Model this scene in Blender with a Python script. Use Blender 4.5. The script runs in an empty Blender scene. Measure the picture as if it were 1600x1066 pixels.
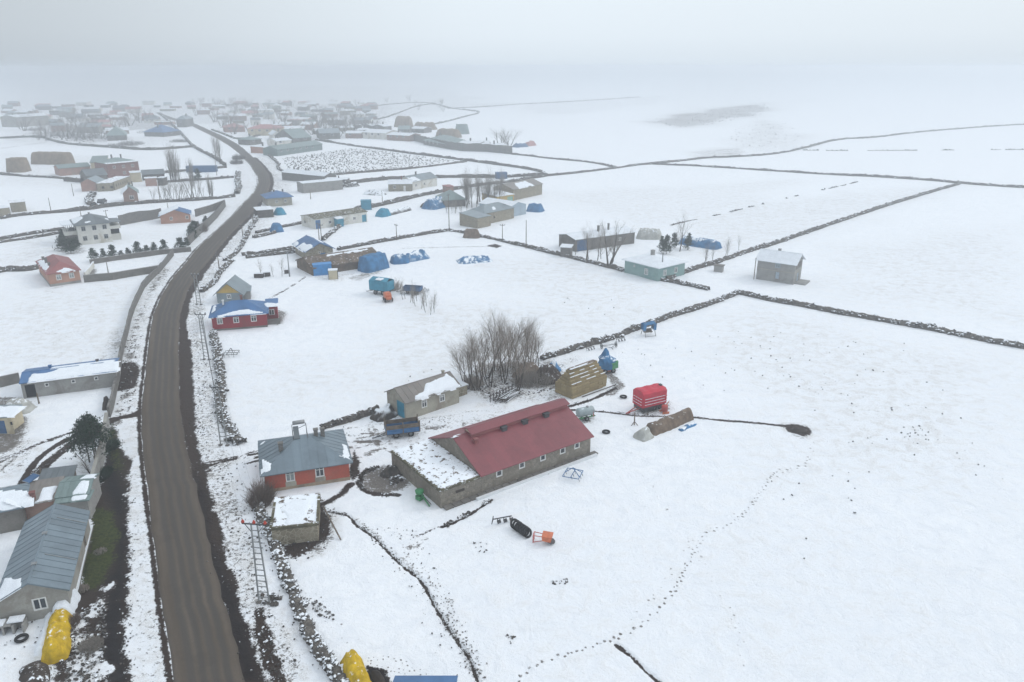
import bpy, math, random
import numpy as np
from math import sin, cos, pi, sqrt, atan2, radians, hypot
from mathutils import Vector, Matrix

SC = bpy.context.scene
COL = SC.collection
random.seed(7)
RNG = np.random.RandomState(11)

# ------------------------------------------------------------------ camera
CAM_H = 45.0
FPX, HORIZON = 1200.0, 105.0            # focal length and horizon row on a 1600 x 1066 frame
PITCH = math.atan((533 - HORIZON) / FPX)
cam_data = bpy.data.cameras.new('camera')
cam_data.sensor_width = 36.0
cam_data.lens = 36.0 * FPX / 1600.0
cam_data.clip_start = 0.5
cam_data.clip_end = 20000
cam = bpy.data.objects.new('camera', cam_data)
cam.location = (0, 0, CAM_H)
cam.rotation_euler = (pi / 2 - PITCH, 0, 0)
COL.objects.link(cam)
SC.camera = cam

# ------------------------------------------------------------------ world: overcast sky over a Nishita base
SUN_EL, SUN_AZ = radians(38), radians(70)
world = bpy.data.worlds.new('World')
SC.world = world
world.use_nodes = True
wn, wl = world.node_tree.nodes, world.node_tree.links
wn.clear()
w_out = wn.new('ShaderNodeOutputWorld')
w_bg = wn.new('ShaderNodeBackground'); w_bg.inputs['Strength'].default_value = 0.1
w_sky = wn.new('ShaderNodeTexSky'); w_sky.sky_type = 'NISHITA'; w_sky.sun_disc = False
w_sky.sun_elevation = SUN_EL; w_sky.sun_rotation = SUN_AZ
w_sky.air_density = 1.0; w_sky.dust_density = 4.0
w_tc = wn.new('ShaderNodeTexCoord')
w_sep = wn.new('ShaderNodeSeparateXYZ')
wl.new(w_tc.outputs['Generated'], w_sep.inputs[0])
w_ramp = wn.new('ShaderNodeValToRGB')     # cloud layer: elevation -> grey, brighter towards the zenith
cr = w_ramp.color_ramp
cr.elements[0].position = 0.0; cr.elements[0].color = (0.73, 0.815, 0.895, 1)
cr.elements[1].position = 1.0; cr.elements[1].color = (1.16, 1.25, 1.36, 1)
e = cr.elements.new(0.035); e.color = (0.79, 0.875, 0.95, 1)
e = cr.elements.new(0.10); e.color = (0.82, 0.905, 0.975, 1)
wl.new(w_sep.outputs['Z'], w_ramp.inputs['Fac'])
w_x = wn.new('ShaderNodeMath'); w_x.operation = 'MULTIPLY_ADD'; w_x.inputs[1].default_value = .5; w_x.inputs[2].default_value = .5
wl.new(w_sep.outputs['X'], w_x.inputs[0])
w_lr = wn.new('ShaderNodeValToRGB')      # thicker, greyer cloud to the west
c2 = w_lr.color_ramp; c2.interpolation = 'B_SPLINE'
c2.elements[0].position = .08; c2.elements[0].color = (.60,) * 3 + (1,)
c2.elements[1].position = .95; c2.elements[1].color = (.90,) * 3 + (1,)
for p_, v_ in ((.24, .665), (.42, .99), (.56, 1.0), (.75, .95)):
    q_ = c2.elements.new(p_); q_.color = (v_,) * 3 + (1,)
wl.new(w_x.outputs[0], w_lr.inputs['Fac'])
w_ten = wn.new('ShaderNodeMath'); w_ten.operation = 'MULTIPLY'; w_ten.inputs[1].default_value = 10.6
wl.new(w_lr.outputs['Color'], w_ten.inputs[0]); w_lr = w_ten
w_mul = wn.new('ShaderNodeVectorMath'); w_mul.operation = 'SCALE'
wl.new(w_ramp.outputs['Color'], w_mul.inputs[0]); wl.new(w_lr.outputs[0], w_mul.inputs['Scale'])
w_mix = wn.new('ShaderNodeMixRGB'); w_mix.inputs['Fac'].default_value = 0.94
wl.new(w_sky.outputs['Color'], w_mix.inputs['Color1']); wl.new(w_mul.outputs[0], w_mix.inputs['Color2'])
wl.new(w_mix.outputs['Color'], w_bg.inputs['Color']); wl.new(w_bg.outputs[0], w_out.inputs['Surface'])

sun_d = bpy.data.lights.new('sun', 'SUN')
sun_d.energy = 0.85; sun_d.angle = radians(20); sun_d.color = (1.0, 0.97, 0.93)
sun = bpy.data.objects.new('sun', sun_d); COL.objects.link(sun)
sdir = Vector((sin(SUN_AZ) * cos(SUN_EL), cos(SUN_AZ) * cos(SUN_EL), sin(SUN_EL)))
sun.rotation_euler = sdir.to_track_quat('Z', 'Y').to_euler()

vs = SC.view_settings
SC.display_settings.display_device = 'sRGB'
vs.view_transform = 'Standard'; vs.look = 'None'; vs.exposure = 0.0; vs.gamma = 1.0
vs.use_curve_mapping = False
cy = SC.cycles
cy.use_denoising = True
cy.max_bounces = 5; cy.diffuse_bounces = 2; cy.glossy_bounces = 2; cy.transmission_bounces = 2
cy.volume_bounces = 2; cy.transparent_max_bounces = 4
cy.use_adaptive_sampling = True; cy.adaptive_threshold = 0.02

# ------------------------------------------------------------------ measuring helpers
def G(px, py, z=0.0):
    """ground point (x, y in metres) seen at a pixel of the photograph"""
    X = (px - 800) / FPX; Y = (533 - py) / FPX
    dy = cos(PITCH) + Y * sin(PITCH); dz = -sin(PITCH) + Y * cos(PITCH)
    t = (z - CAM_H) / dz
    return (X * t, dy * t)
def GL(pts, z=0.0): return [G(p[0], p[1], z) for p in pts]
def vnoise(x, y, seed=0):
    """smooth lattice noise in 0..1 for numpy arrays"""
    x = np.asarray(x, float); y = np.asarray(y, float)
    xi = np.floor(x).astype(np.int64); yi = np.floor(y).astype(np.int64)
    xf = x - xi; yf = y - yi
    def h(a, b):
        n = (a * 374761393 + b * 668265263 + seed * 974711) & 0xffffffff
        n = ((n ^ (n >> 13)) * 1274126177) & 0xffffffff
        return ((n ^ (n >> 16)) & 0xffff) / 65535.0
    u = xf * xf * (3 - 2 * xf); v = yf * yf * (3 - 2 * yf)
    return (h(xi, yi) * (1 - u) + h(xi + 1, yi) * u) * (1 - v) + (h(xi, yi + 1) * (1 - u) + h(xi + 1, yi + 1) * u) * v
def fnoise(x, y, seed=0, oct=3):
    s = 0; a = 1; t = 0
    for k in range(oct):
        s = s + a * vnoise(np.asarray(x) * 2 ** k, np.asarray(y) * 2 ** k, seed + k * 17); t += a; a *= 0.5
    return s / t
def resample(pts, step):
    out = [pts[0]]
    for a, b in zip(pts[:-1], pts[1:]):
        d = hypot(b[0] - a[0], b[1] - a[1]); n = max(1, int(math.ceil(d / step)))
        for k in range(1, n + 1):
            out.append((a[0] + (b[0] - a[0]) * k / n, a[1] + (b[1] - a[1]) * k / n))
    return out
def smooth_line(pts, it=2):
    for _ in range(it):
        q = [pts[0]]
        for a, b in zip(pts[:-1], pts[1:]):
            q.append((a[0] * .75 + b[0] * .25, a[1] * .75 + b[1] * .25)); q.append((a[0] * .25 + b[0] * .75, a[1] * .25 + b[1] * .75))
        q.append(pts[-1]); pts = q
    return pts

# ------------------------------------------------------------------ mesh helpers
class MB:
    def __init__(s): s.v = []; s.f = []
    def add(s, vs, fs):
        n = len(s.v); s.v.extend(vs); s.f.extend([tuple(i + n for i in f) for f in fs]); return s
    def box(s, x0, y0, z0, x1, y1, z1):
        return s.add([(x0,y0,z0),(x1,y0,z0),(x1,y1,z0),(x0,y1,z0),(x0,y0,z1),(x1,y0,z1),(x1,y1,z1),(x0,y1,z1)],
                     [(0,3,2,1),(4,5,6,7),(0,1,5,4),(1,2,6,5),(2,3,7,6),(3,0,4,7)])
    def bar(s, a, b, w, h=None, n=4, r1=None):
        """prism from a to b; n sides, radius w/2 (tapering to r1)"""
        a = Vector(a); b = Vector(b); d = b - a
        if d.length < 1e-6: return s
        d.normalize(); up = Vector((0,0,1)) if abs(d.z) < .95 else Vector((1,0,0))
        x = d.cross(up).normalized(); y = x.cross(d).normalized()
        r = w / 2; h = h if h is not None else w; ry = h / 2; k = 1 if r1 is None else r1 / max(r, 1e-6)
        off = pi / n; sc = 1 / cos(pi / n) if n == 4 else 1
        vs = []
        for p, q in ((a, 1), (b, k)):
            for i in range(n):
                t = off + 2 * pi * i / n
                vs.append(tuple(p + x * (cos(t) * r * q * sc) + y * (sin(t) * ry * q * sc)))
        fs = [(i, (i+1) % n, n + (i+1) % n, n + i) for i in range(n)]
        fs.append(tuple(range(n - 1, -1, -1))); fs.append(tuple(range(n, 2 * n)))
        return s.add(vs, fs)
    def slab(s, poly, t):
        """planar polygon (3D points, counter-clockwise seen from above) thickened downwards by t"""
        n = len(poly); lo = [(p[0], p[1], p[2] - t) for p in poly]
        return s.add(list(poly) + lo, [tuple(range(n)), tuple(range(2*n-1, n-1, -1))] + [(i, n+i, n+(i+1) % n, (i+1) % n) for i in range(n)])
    def ring(s, c, ax, R, r, n=18, m=8, flat=1.0):
        """torus round axis ax"""
        c = Vector(c); ax = Vector(ax).normalized(); up = Vector((0,0,1)) if abs(ax.z) < .9 else Vector((1,0,0))
        x = ax.cross(up).normalized(); y = ax.cross(x)
        vs = []
        for i in range(n):
            t = 2*pi*i/n; rad = x*cos(t) + y*sin(t)
            for j in range(m):
                q = 2*pi*j/m; vs.append(tuple(c + rad*(R + r*cos(q)) + ax*(r*flat*sin(q))))
        fs = [(i*m+j, ((i+1) % n)*m+j, ((i+1) % n)*m+(j+1) % m, i*m+(j+1) % m) for i in range(n) for j in range(m)]
        return s.add(vs, fs)
    def lathe(s, c, ax, prof, n=16):
        """profile [(along, radius)] round an axis"""
        c = Vector(c); ax = Vector(ax).normalized(); up = Vector((0,0,1)) if abs(ax.z) < .9 else Vector((1,0,0))
        x = ax.cross(up).normalized(); y = ax.cross(x); vs = []
        for a, r in prof:
            for i in range(n):
                t = 2*pi*i/n; vs.append(tuple(c + ax*a + x*(r*cos(t)) + y*(r*sin(t))))
        fs = [(k*n+i, k*n+(i+1) % n, (k+1)*n+(i+1) % n, (k+1)*n+i) for k in range(len(prof)-1) for i in range(n)]
        fs.append(tuple(range(n-1, -1, -1))); fs.append(tuple((len(prof)-1)*n+i for i in range(n)))
        return s.add(vs, fs)
    def mesh(s, name, mat, smooth=False):
        me = bpy.data.meshes.new(name); me.from_pydata(s.v, [], s.f); me.update()
        if mat: me.materials.append(mat)
        if smooth:
            me.polygons.foreach_set('use_smooth', [True] * len(me.polygons))
        return me
    def build(s, name, mat, parent=None, smooth=False, loc=None, rz=None):
        return link(name, s.mesh(name, mat, smooth), parent, loc, rz)
def link(name, me, parent=None, loc=None, rz=None):
    o = bpy.data.objects.new(name, me); COL.objects.link(o)
    if parent: o.parent = parent
    if loc: o.location = loc
    if rz is not None: o.rotation_euler = (0, 0, rz)
    return o
def np_mesh(name, V, F, mat, smooth=False):
    """V (n,3), F (m,k) numpy arrays"""
    me = bpy.data.meshes.new(name); n, (m, k) = len(V), F.shape
    me.vertices.add(n); me.vertices.foreach_set('co', V.astype(np.float32).ravel())
    me.loops.add(m * k); me.loops.foreach_set('vertex_index', F.astype(np.int32).ravel())
    me.polygons.add(m); me.polygons.foreach_set('loop_start', np.arange(0, m * k, k, dtype=np.int32))
    try: me.polygons.foreach_set('loop_total', np.full(m, k, dtype=np.int32))
    except Exception: pass
    me.polygons.foreach_set('use_smooth', np.full(m, smooth))
    me.update(calc_edges=True)
    if mat: me.materials.append(mat)
    return me
def thing(name, label, cat, loc=(0,0,0), rz=0, group=None):
    o = bpy.data.objects.new(name, None); COL.objects.link(o)
    o.location = loc; o.rotation_euler = (0, 0, rz); o.empty_display_size = .3
    o['label'] = label; o['category'] = cat
    if group: o['group'] = group
    return o
def tag(o, label=None, cat=None, group=None, kind=None):
    if label: o['label'] = label
    if cat: o['category'] = cat
    if group: o['group'] = group
    if kind: o['kind'] = kind
    return o
KIDS = {}
def copy_thing(root, loc, rz=None, label=None, scale=None):
    r = root.copy(); COL.objects.link(r); r.location = loc
    if rz is not None: r.rotation_euler = (0, 0, rz)
    if label: r['label'] = label
    if scale: r.scale = (scale,) * 3 if not isinstance(scale, tuple) else scale
    key = root.name
    if key not in KIDS: KIDS[key] = [(c, list(c.children)) for c in root.children]
    for ch, subs in KIDS[key]:
        c = ch.copy(); COL.objects.link(c); c.parent = r
        for g in subs:
            d = g.copy(); COL.objects.link(d); d.parent = c
    return r

# ------------------------------------------------------------------ materials
def new_mat(name):
    m = bpy.data.materials.new(name); m.use_nodes = True
    nt = m.node_tree; nt.nodes.clear()
    out = nt.nodes.new('ShaderNodeOutputMaterial'); b = nt.nodes.new('ShaderNodeBsdfPrincipled')
    nt.links.new(b.outputs[0], out.inputs['Surface']); b.inputs['Specular IOR Level'].default_value = .5 if 'glass' in name or 'metal' in name or 'sheet' in name else .15
    return m, nt, b
def N(nt, t, **kw):
    n = nt.nodes.new(t)
    for k, v in kw.items():
        if k in n.inputs: n.inputs[k].default_value = v
        else: setattr(n, k, v)
    return n
def noise(nt, vec, scale, detail=4, rough=.55, dist=0.0):
    n = N(nt, 'ShaderNodeTexNoise', Scale=scale, Detail=detail, Roughness=rough, Distortion=dist)
    nt.links.new(vec, n.inputs['Vector']); return n.outputs['Fac']
def ramp(nt, fac, lo, hi, a=0.0, b=1.0):
    n = N(nt, 'ShaderNodeMapRange'); n.interpolation_type = 'SMOOTHSTEP'
    n.inputs['From Min'].default_value = lo; n.inputs['From Max'].default_value = hi
    n.inputs['To Min'].default_value = a; n.inputs['To Max'].default_value = b
    nt.links.new(fac, n.inputs['Value']); return n.outputs['Result']
def math_(nt, op, a, b=None):
    n = N(nt, 'ShaderNodeMath', operation=op)
    for i, x in enumerate((a, b)):
        if x is None: continue
        if isinstance(x, (int, float)): n.inputs[i].default_value = x
        else: nt.links.new(x, n.inputs[i])
    return n.outputs[0]
def mixc(nt, fac, a, b):
    n = N(nt, 'ShaderNodeMixRGB')
    for k, x in (('Fac', fac), ('Color1', a), ('Color2', b)):
        if isinstance(x, (int, float)): n.inputs[k].default_value = x
        elif isinstance(x, tuple): n.inputs[k].default_value = (*x, 1) if len(x) == 3 else x
        else: nt.links.new(x, n.inputs[k])
    return n.outputs['Color']
def bump(nt, b, h, strength=.4, dist=.05):
    n = N(nt, 'ShaderNodeBump', Strength=strength, Distance=dist)
    nt.links.new(h, n.inputs['Height']); nt.links.new(n.outputs[0], b.inputs['Normal'])
def objvec(nt, scale=None):
    t = N(nt, 'ShaderNodeTexCoord'); v = t.outputs['Object']
    if scale:
        m = N(nt, 'ShaderNodeMapping'); m.inputs['Scale'].default_value = scale
        nt.links.new(v, m.inputs['Vector']); v = m.outputs[0]
    return v
def geovec(nt): return N(nt, 'ShaderNodeNewGeometry').outputs['Position']
SNOW = (0.80, 0.835, 0.87)
def snow_on_top(nt, col, vec, amount, scale=2.0, lo=.55, hi=.8):
    """snow lying on faces that look up, broken by noise"""
    g = N(nt, 'ShaderNodeNewGeometry'); s = N(nt, 'ShaderNodeSeparateXYZ'); nt.links.new(g.outputs['Normal'], s.inputs[0])
    up = ramp(nt, s.outputs['Z'], lo, hi)
    n = noise(nt, vec, scale, 5, .65)
    k = math_(nt, 'MULTIPLY', up, ramp(nt, n, .62 - amount * .3, .70 - amount * .3))
    return mixc(nt, k, col, SNOW)
def M_plain(name, col, rough=.8, var=.25, scale=1.2, stain=None, bmp=.15, metal=0, snow=0, stretch=None, snow_scale=2.0, world_space=False):
    """weathered surface: base colour broken by two noises, optional stains and lying snow"""
    m, nt, b = new_mat(name)
    v = geovec(nt) if world_space else objvec(nt, stretch)
    n1 = noise(nt, v, scale, 6, .6); n2 = noise(nt, v, scale * 9, 3, .6)
    dk = tuple(c * (1 - var) for c in col); lt = tuple(min(1, c * (1 + var)) for c in col)
    c = mixc(nt, ramp(nt, n1, .3, .7), dk, lt)
    c = mixc(nt, ramp(nt, n2, .35, .75, 0, .35), c, tuple(x * .6 for x in col))
    if stain:
        n3 = noise(nt, v, scale * .6, 8, .7, .6)
        c = mixc(nt, ramp(nt, n3, .52, .66, 0, .8), c, stain)
    if snow: c = snow_on_top(nt, c, geovec(nt), snow, snow_scale)
    nt.links.new(c, b.inputs['Base Color']); b.inputs['Roughness'].default_value = rough; b.inputs['Metallic'].default_value = metal
    if bmp: bump(nt, b, n2, bmp, .04)
    return m
def M_masonry(name, c1, c2, mortar, scale=2.6, snow=0, stain=None):
    """rubble stone: voronoi stones with recessed joints"""
    m, nt, b = new_mat(name); v = objvec(nt)
    vo = N(nt, 'ShaderNodeTexVoronoi', Scale=scale, feature='F1'); ve = N(nt, 'ShaderNodeTexVoronoi', Scale=scale, feature='DISTANCE_TO_EDGE')
    nt.links.new(v, vo.inputs['Vector']); nt.links.new(v, ve.inputs['Vector'])
    sp = N(nt, 'ShaderNodeSeparateColor'); nt.links.new(vo.outputs['Color'], sp.inputs[0])
    c = mixc(nt, sp.outputs[0], c1, c2)
    e = ramp(nt, ve.outputs['Distance'], .02, .10)
    c = mixc(nt, e, mortar, c)
    n1 = noise(nt, v, .5, 6, .7, .5)
    c = mixc(nt, ramp(nt, n1, .45, .65, 0, .7), c, stain or tuple(x * .8 for x in mortar))
    n2 = noise(nt, v, 12, 3); c = mixc(nt, ramp(nt, n2, .3, .7, 0, .3), c, tuple(x * .5 for x in c1))
    if snow: c = snow_on_top(nt, c, geovec(nt), snow)
    nt.links.new(c, b.inputs['Base Color']); b.inputs['Roughness'].default_value = .9
    h = math_(nt, 'ADD', e, math_(nt, 'MULTIPLY', n2, .6)); bump(nt, b, h, .7, .05)
    return m
def M_block(name, c1, c2, mortar, w=.4, h=.2, snow=0):
    """block work; needs x/z object axes, works on walls facing any way"""
    m, nt, b = new_mat(name)
    t = N(nt, 'ShaderNodeTexCoord'); s = N(nt, 'ShaderNodeSeparateXYZ'); nt.links.new(t.outputs['Object'], s.inputs[0])
    xy = math_(nt, 'ADD', s.outputs['X'], s.outputs['Y'])
    cb = N(nt, 'ShaderNodeCombineXYZ'); nt.links.new(xy, cb.inputs[0]); nt.links.new(s.outputs['Z'], cb.inputs[1])
    br = N(nt, 'ShaderNodeTexBrick', Scale=1.0)
    br.inputs['Color1'].default_value = (*c1, 1); br.inputs['Color2'].default_value = (*c2, 1); br.inputs['Mortar'].default_value = (*mortar, 1)
    br.inputs['Brick Width'].default_value = w; br.inputs['Row Height'].default_value = h; br.inputs['Mortar Size'].default_value = .018
    nt.links.new(cb.outputs[0], br.inputs['Vector'])
    v = t.outputs['Object']; n1 = noise(nt, v, .7, 7, .7, .4); n2 = noise(nt, v, 14, 3)
    c = mixc(nt, ramp(nt, n1, .45, .68, 0, .6), br.outputs['Color'], tuple(x * .55 for x in c1))
    c = mixc(nt, ramp(nt, n2, .3, .75, 0, .3), c, c2)
    if snow: c = snow_on_top(nt, c, geovec(nt), snow)
    nt.links.new(c, b.inputs['Base Color']); b.inputs['Roughness'].default_value = .9
    bump(nt, b, br.outputs['Fac'], -.4, .02)
    return m
def M_sheet(name, col, rough=.45, rust=None, var=.12, metal=.0, snow=0):
    """painted or galvanised roof sheets: each sheet a little different, streaks of dirt"""
    m, nt, b = new_mat(name)
    v = objvec(nt); oi = N(nt, 'ShaderNodeObjectInfo')
    n1 = noise(nt, v, .35, 6, .65, .3); n2 = noise(nt, v, 3.5, 5, .7)
    c = mixc(nt, oi.outputs['Random'], tuple(x * (1 - var) for x in col), tuple(min(1, x * (1 + var)) for x in col))
    c = mixc(nt, ramp(nt, n1, .38, .66, 0, .55), c, tuple(x * .62 for x in col))
    c = mixc(nt, ramp(nt, n2, .5, .8, 0, .25), c, tuple(min(1, x * 1.5 + .03) for x in col))
    if rust: c = mixc(nt, ramp(nt, noise(nt, v, 1.3, 7, .72, .8), .60, .68, 0, .75), c, rust)
    if snow: c = snow_on_top(nt, c, geovec(nt), snow)
    nt.links.new(c, b.inputs['Base Color']); b.inputs['Roughness'].default_value = rough; b.inputs['Metallic'].default_value = metal
    bump(nt, b, n2, .12, .03)
    return m
# ------------------------------------------------------------------ road geometry (edges read off the photograph, projected to the ground)
ROAD_L = [(384,1500),(332,1300),(288,1130),(272,1066),(262,1000),(255,950),(250,905),(244,857),(235,800),(227,740),(222,700),(219,659),(220,620),(223,600),(229,547),(235.5,497),(249,463.6),(268,433),(291,408),(304,390),(327,370),(362,338),(380,317.5),(400,300),(404,287),(403,276),(396,266),(391,256),(375,241.6),(354.6,226),(329,213.7),(306,201),(297,195.5),(280,191.5),(262,186),(250,181),(244,176)]
ROAD_R = [(530,1500),(459,1300),(400,1130),(378,1066),(350,950),(335,900),(322,850),(312,800),(298,740),(289,695),(282,657),(280,620),(280,600),(278.8,547),(281,491.6),(291,458.7),(309,428),(327,408),(344,386),(360,367),(388,340),(402,321),(416,301),(422,287),(420,273),(411,260),(400,251),(380,231.5),(354.6,213.7),(329,203.6),(311,196),(300,190.5),(283,187.5),(266,182.5),(254,178),(247,174)]
def road_sections():
    """centre line points with half widths and normals, evenly spaced"""
    L = resample(GL(ROAD_L), 1.0); R = resample(GL(ROAD_R), 1.0)
    def at(P, t):
        d = [0]
        for a, b in zip(P[:-1], P[1:]): d.append(d[-1] + hypot(b[0]-a[0], b[1]-a[1]))
        return d
    out = []
    Ra = np.array(R)
    k0 = 0
    for i in range(0, len(L), 2):
        l = np.array(L[i]); lo = max(0, k0 - 5)
        seg = Ra[lo:lo + 80]; j = int(np.argmin(((seg - l) ** 2).sum(1))) + lo
        k0 = max(k0, j); out.append((l, Ra[j]))
    C = np.array([(a + b) / 2 for a, b in out]); W = np.array([np.linalg.norm(a - b) / 2 for a, b in out])
    for _ in range(6):
        C[1:-1] = (C[:-2] + C[1:-1] * 2 + C[2:]) / 4; W[1:-1] = (W[:-2] + W[1:-1] * 2 + W[2:]) / 4
    far = C[:, 1] > 300
    W = np.where(far, np.clip(W, 2.6, 3.4), np.clip(W, 2.6, 4.2))
    T = np.gradient(C, axis=0); T /= np.linalg.norm(T, axis=1)[:, None]
    Nn = np.stack([T[:, 1], -T[:, 0]], 1)     # to the right of travel
    return C, W, Nn
RC, RW, RN = road_sections()

# ------------------------------------------------------------------ snow covered ground, one polar sheet fine in front of the viewer
def ground_grid():
    ys = np.concatenate([np.arange(1120, 420, -1.35), np.arange(420, 165, -1.1), np.arange(165, 118, -1.0)])
    r = [8, 16, 24, 32, 38] + [G(800, y)[1] for y in ys if G(800, y)[1] > 41] + [3400, 4200, 5500]
    az = np.concatenate([np.arange(-39, 39, .085), np.arange(39, 321, 4.0)])
    a = np.radians(az); r = np.array(r)
    X = np.outer(r, np.sin(a)); Y = np.outer(r, np.cos(a))
    nr, na = X.shape
    idx = np.arange(nr * na).reshape(nr, na); nx = np.roll(idx, -1, 1)
    F = np.stack([idx[:-1], nx[:-1], nx[1:], idx[1:]], -1).reshape(-1, 4)[:, ::-1]
    # centre cap as quads from the first ring to a small ring
    X = X.ravel(); Y = Y.ravel()
    c0 = len(X); X = np.append(X, 0); Y = np.append(Y, 0)
    cap = np.array([(c0, i, (i + 1) % na, (i + 1) % na) for i in range(na)])
    return X, Y, F, cap[:, :3][:, ::-1]
GX, GY, GF, GCAP = ground_grid()
NV = len(GX)
ATT = {k: np.zeros(NV, np.float32) for k in ('soil', 'track_and_shade', 'turf', 'fleck', 'black')}
GZ = (fnoise(GX / 7, GY / 7, 3, 3) - .5) * .22 + (fnoise(GX / 1.3, GY / 1.3, 5, 2) - .5) * .05
GZ -= .04

def seg_dist(pts, width):
    P = np.array(pts, float); m = width
    sel = np.where((GX > P[:, 0].min() - m) & (GX < P[:, 0].max() + m) & (GY > P[:, 1].min() - m) & (GY < P[:, 1].max() + m))[0]
    x = GX[sel]; y = GY[sel]; best = np.full(len(sel), 1e9)
    for a, b in zip(P[:-1], P[1:]):
        d = b - a; L = max(1e-9, d @ d)
        t = np.clip(((x - a[0]) * d[0] + (y - a[1]) * d[1]) / L, 0, 1)
        best = np.minimum(best, np.hypot(x - a[0] - t * d[0], y - a[1] - t * d[1]))
    return sel, best
def line(ch, px, w, k=1.0, soft=.35, sm=1, wob=0.0, world=False, dash=0, dig=0):
    """paint a band of half width w metres along a polyline"""
    pts = px if world else GL(px)
    if sm: pts = smooth_line(pts, sm)
    sel, d = seg_dist(pts, w + soft + wob + .3)
    if wob: d = d + (fnoise(GX[sel] / (w * 2 + .5), GY[sel] / (w * 2 + .5), 9, 2) - .5) * wob * 2
    soft = soft * (1.5 if ch in ('soil', 'black') else 1.2); v = k * np.clip((w + soft * .8 - d) / max(soft, .01) , 0, 1)
    if dash: v = v * np.clip((fnoise(GX[sel] / dash, GY[sel] / dash, 21, 2) - .38) * 6, 0, 1)
    ATT[ch][sel] = np.maximum(ATT[ch][sel], v)
    if dig: GZ[sel] -= dig * np.clip((w + soft - d) / (w + soft), 0, 1)
def poly(ch, px, k=1.0, soft=1.0, wob=1.0, wn=2.5, world=False, mode='max'):
    P = np.array(px if world else GL(px), float)
    m = soft + wob + .5
    sel = np.where((GX > P[:, 0].min() - m) & (GX < P[:, 0].max() + m) & (GY > P[:, 1].min() - m) & (GY < P[:, 1].max() + m))[0]
    x = GX[sel]; y = GY[sel]; ins = np.zeros(len(sel), bool); best = np.full(len(sel), 1e9)
    n = len(P)
    for i in range(n):
        a = P[i]; b = P[(i + 1) % n]
        c = ((a[1] > y) != (b[1] > y)) & (x < (b[0] - a[0]) * (y - a[1]) / (b[1] - a[1] + 1e-12) + a[0])
        ins ^= c
        d = b - a; L = max(1e-9, d @ d); t = np.clip(((x - a[0]) * d[0] + (y - a[1]) * d[1]) / L, 0, 1)
        best = np.minimum(best, np.hypot(x - a[0] - t * d[0], y - a[1] - t * d[1]))
    s = np.where(ins, best, -best) + (fnoise(x / wn, y / wn, 31, 3) - .5) * 2 * wob
    soft = soft * 1.4; v = k * np.clip(s / max(soft, .01) + .5, 0, 1)
    if mode == 'max': ATT[ch][sel] = np.maximum(ATT[ch][sel], v)
    else: ATT[ch][sel] = ATT[ch][sel] * (1 - np.clip(s / max(soft, .01) + .5, 0, 1))
def spots(ch, pts, r, k=1.0, world=False):
    for p in pts:
        x, y = p[:2] if world else G(*p[:2]); rr = p[2] if len(p) > 2 else r
        sel = np.where((np.abs(GX - x) < rr * 2) & (np.abs(GY - y) < rr * 2))[0]
        v = k * np.clip(1.5 - np.hypot(GX[sel] - x, GY[sel] - y) / rr, 0, 1)
        ATT[ch][sel] = np.maximum(ATT[ch][sel], v)

# mud verge east of the road and the thin dark seam west of it
def offs(f, i0=0, i1=None):
    i1 = i1 or len(RC); return [tuple(RC[i] + RN[i] * f(i)) for i in range(i0, i1, 2)]
near = [i for i in range(len(RC)) if RC[i][1] < 420]
line('soil', offs(lambda i: RW[i] + .5, 0, near[-1]), .55, .95, .5, 0, .35, world=True)
line('soil', offs(lambda i: -RW[i] - .05, 0, near[-1]), .12, .9, .3, 0, .12, world=True)
poly('soil', [(520,1450),(455,1290),(378,1090),(352,955),(335,900),(322,850),(312,800),(298,740),(290,695),(281,650),(279,600),(279,540),(280,500),(300,440),(325,408),(336,402),(322,424),(307,450),(293,480),(286,505),(283,519),(290,528),(297.6,532),(300,560),(302,590),(303.5,620),(306,660),(303,690),(311,752),(320,770),(327,819),(327,837),(342,867),(362,907),(376,955),(401,1020),(420,1090),(500,1290),(580,1450)], 1.0, .7, .35, 1.2)
poly('black', [(372,1066),(335,905),(320,850),(313,800),(304,740),(311,752),(320,775),(328,837),(345,880),(368,930),(395,1000),(412,1066)], .8, .9, .4)
line('soil', [(404,955),(412,1000),(425,1040),(436,1066),(450,1100)], .35, 1, .35, 1, .3)
poly('fleck', [(360,890),(392,940),(425,1020),(450,1100),(380,1100)], .95, 2.5, 1)
poly('fleck', [(300,530),(345,560),(345,680),(310,740),(345,880),(330,800),(303,700)], .72, 2, 1)
line('fleck', offs(lambda i: RW[i] + 2.4, 0, near[-1]), 1.4, .78, 1.6, 0, .8, world=True)
line('fleck', offs(lambda i: -RW[i] - 1.2, 0, near[-1]), 1.0, .62, 1.6, 0, .6, world=True)
line('fleck', offs(lambda i: -RW[i] - 4.5, int(len(near) * .5), near[-1]), 2.0, .55, 2.5, 0, 1.5, world=True)
line('fleck', offs(lambda i: RW[i] + 5, int(len(near) * .5), near[-1]), 2.5, .7, 3, 0, 1.5, world=True)
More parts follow.
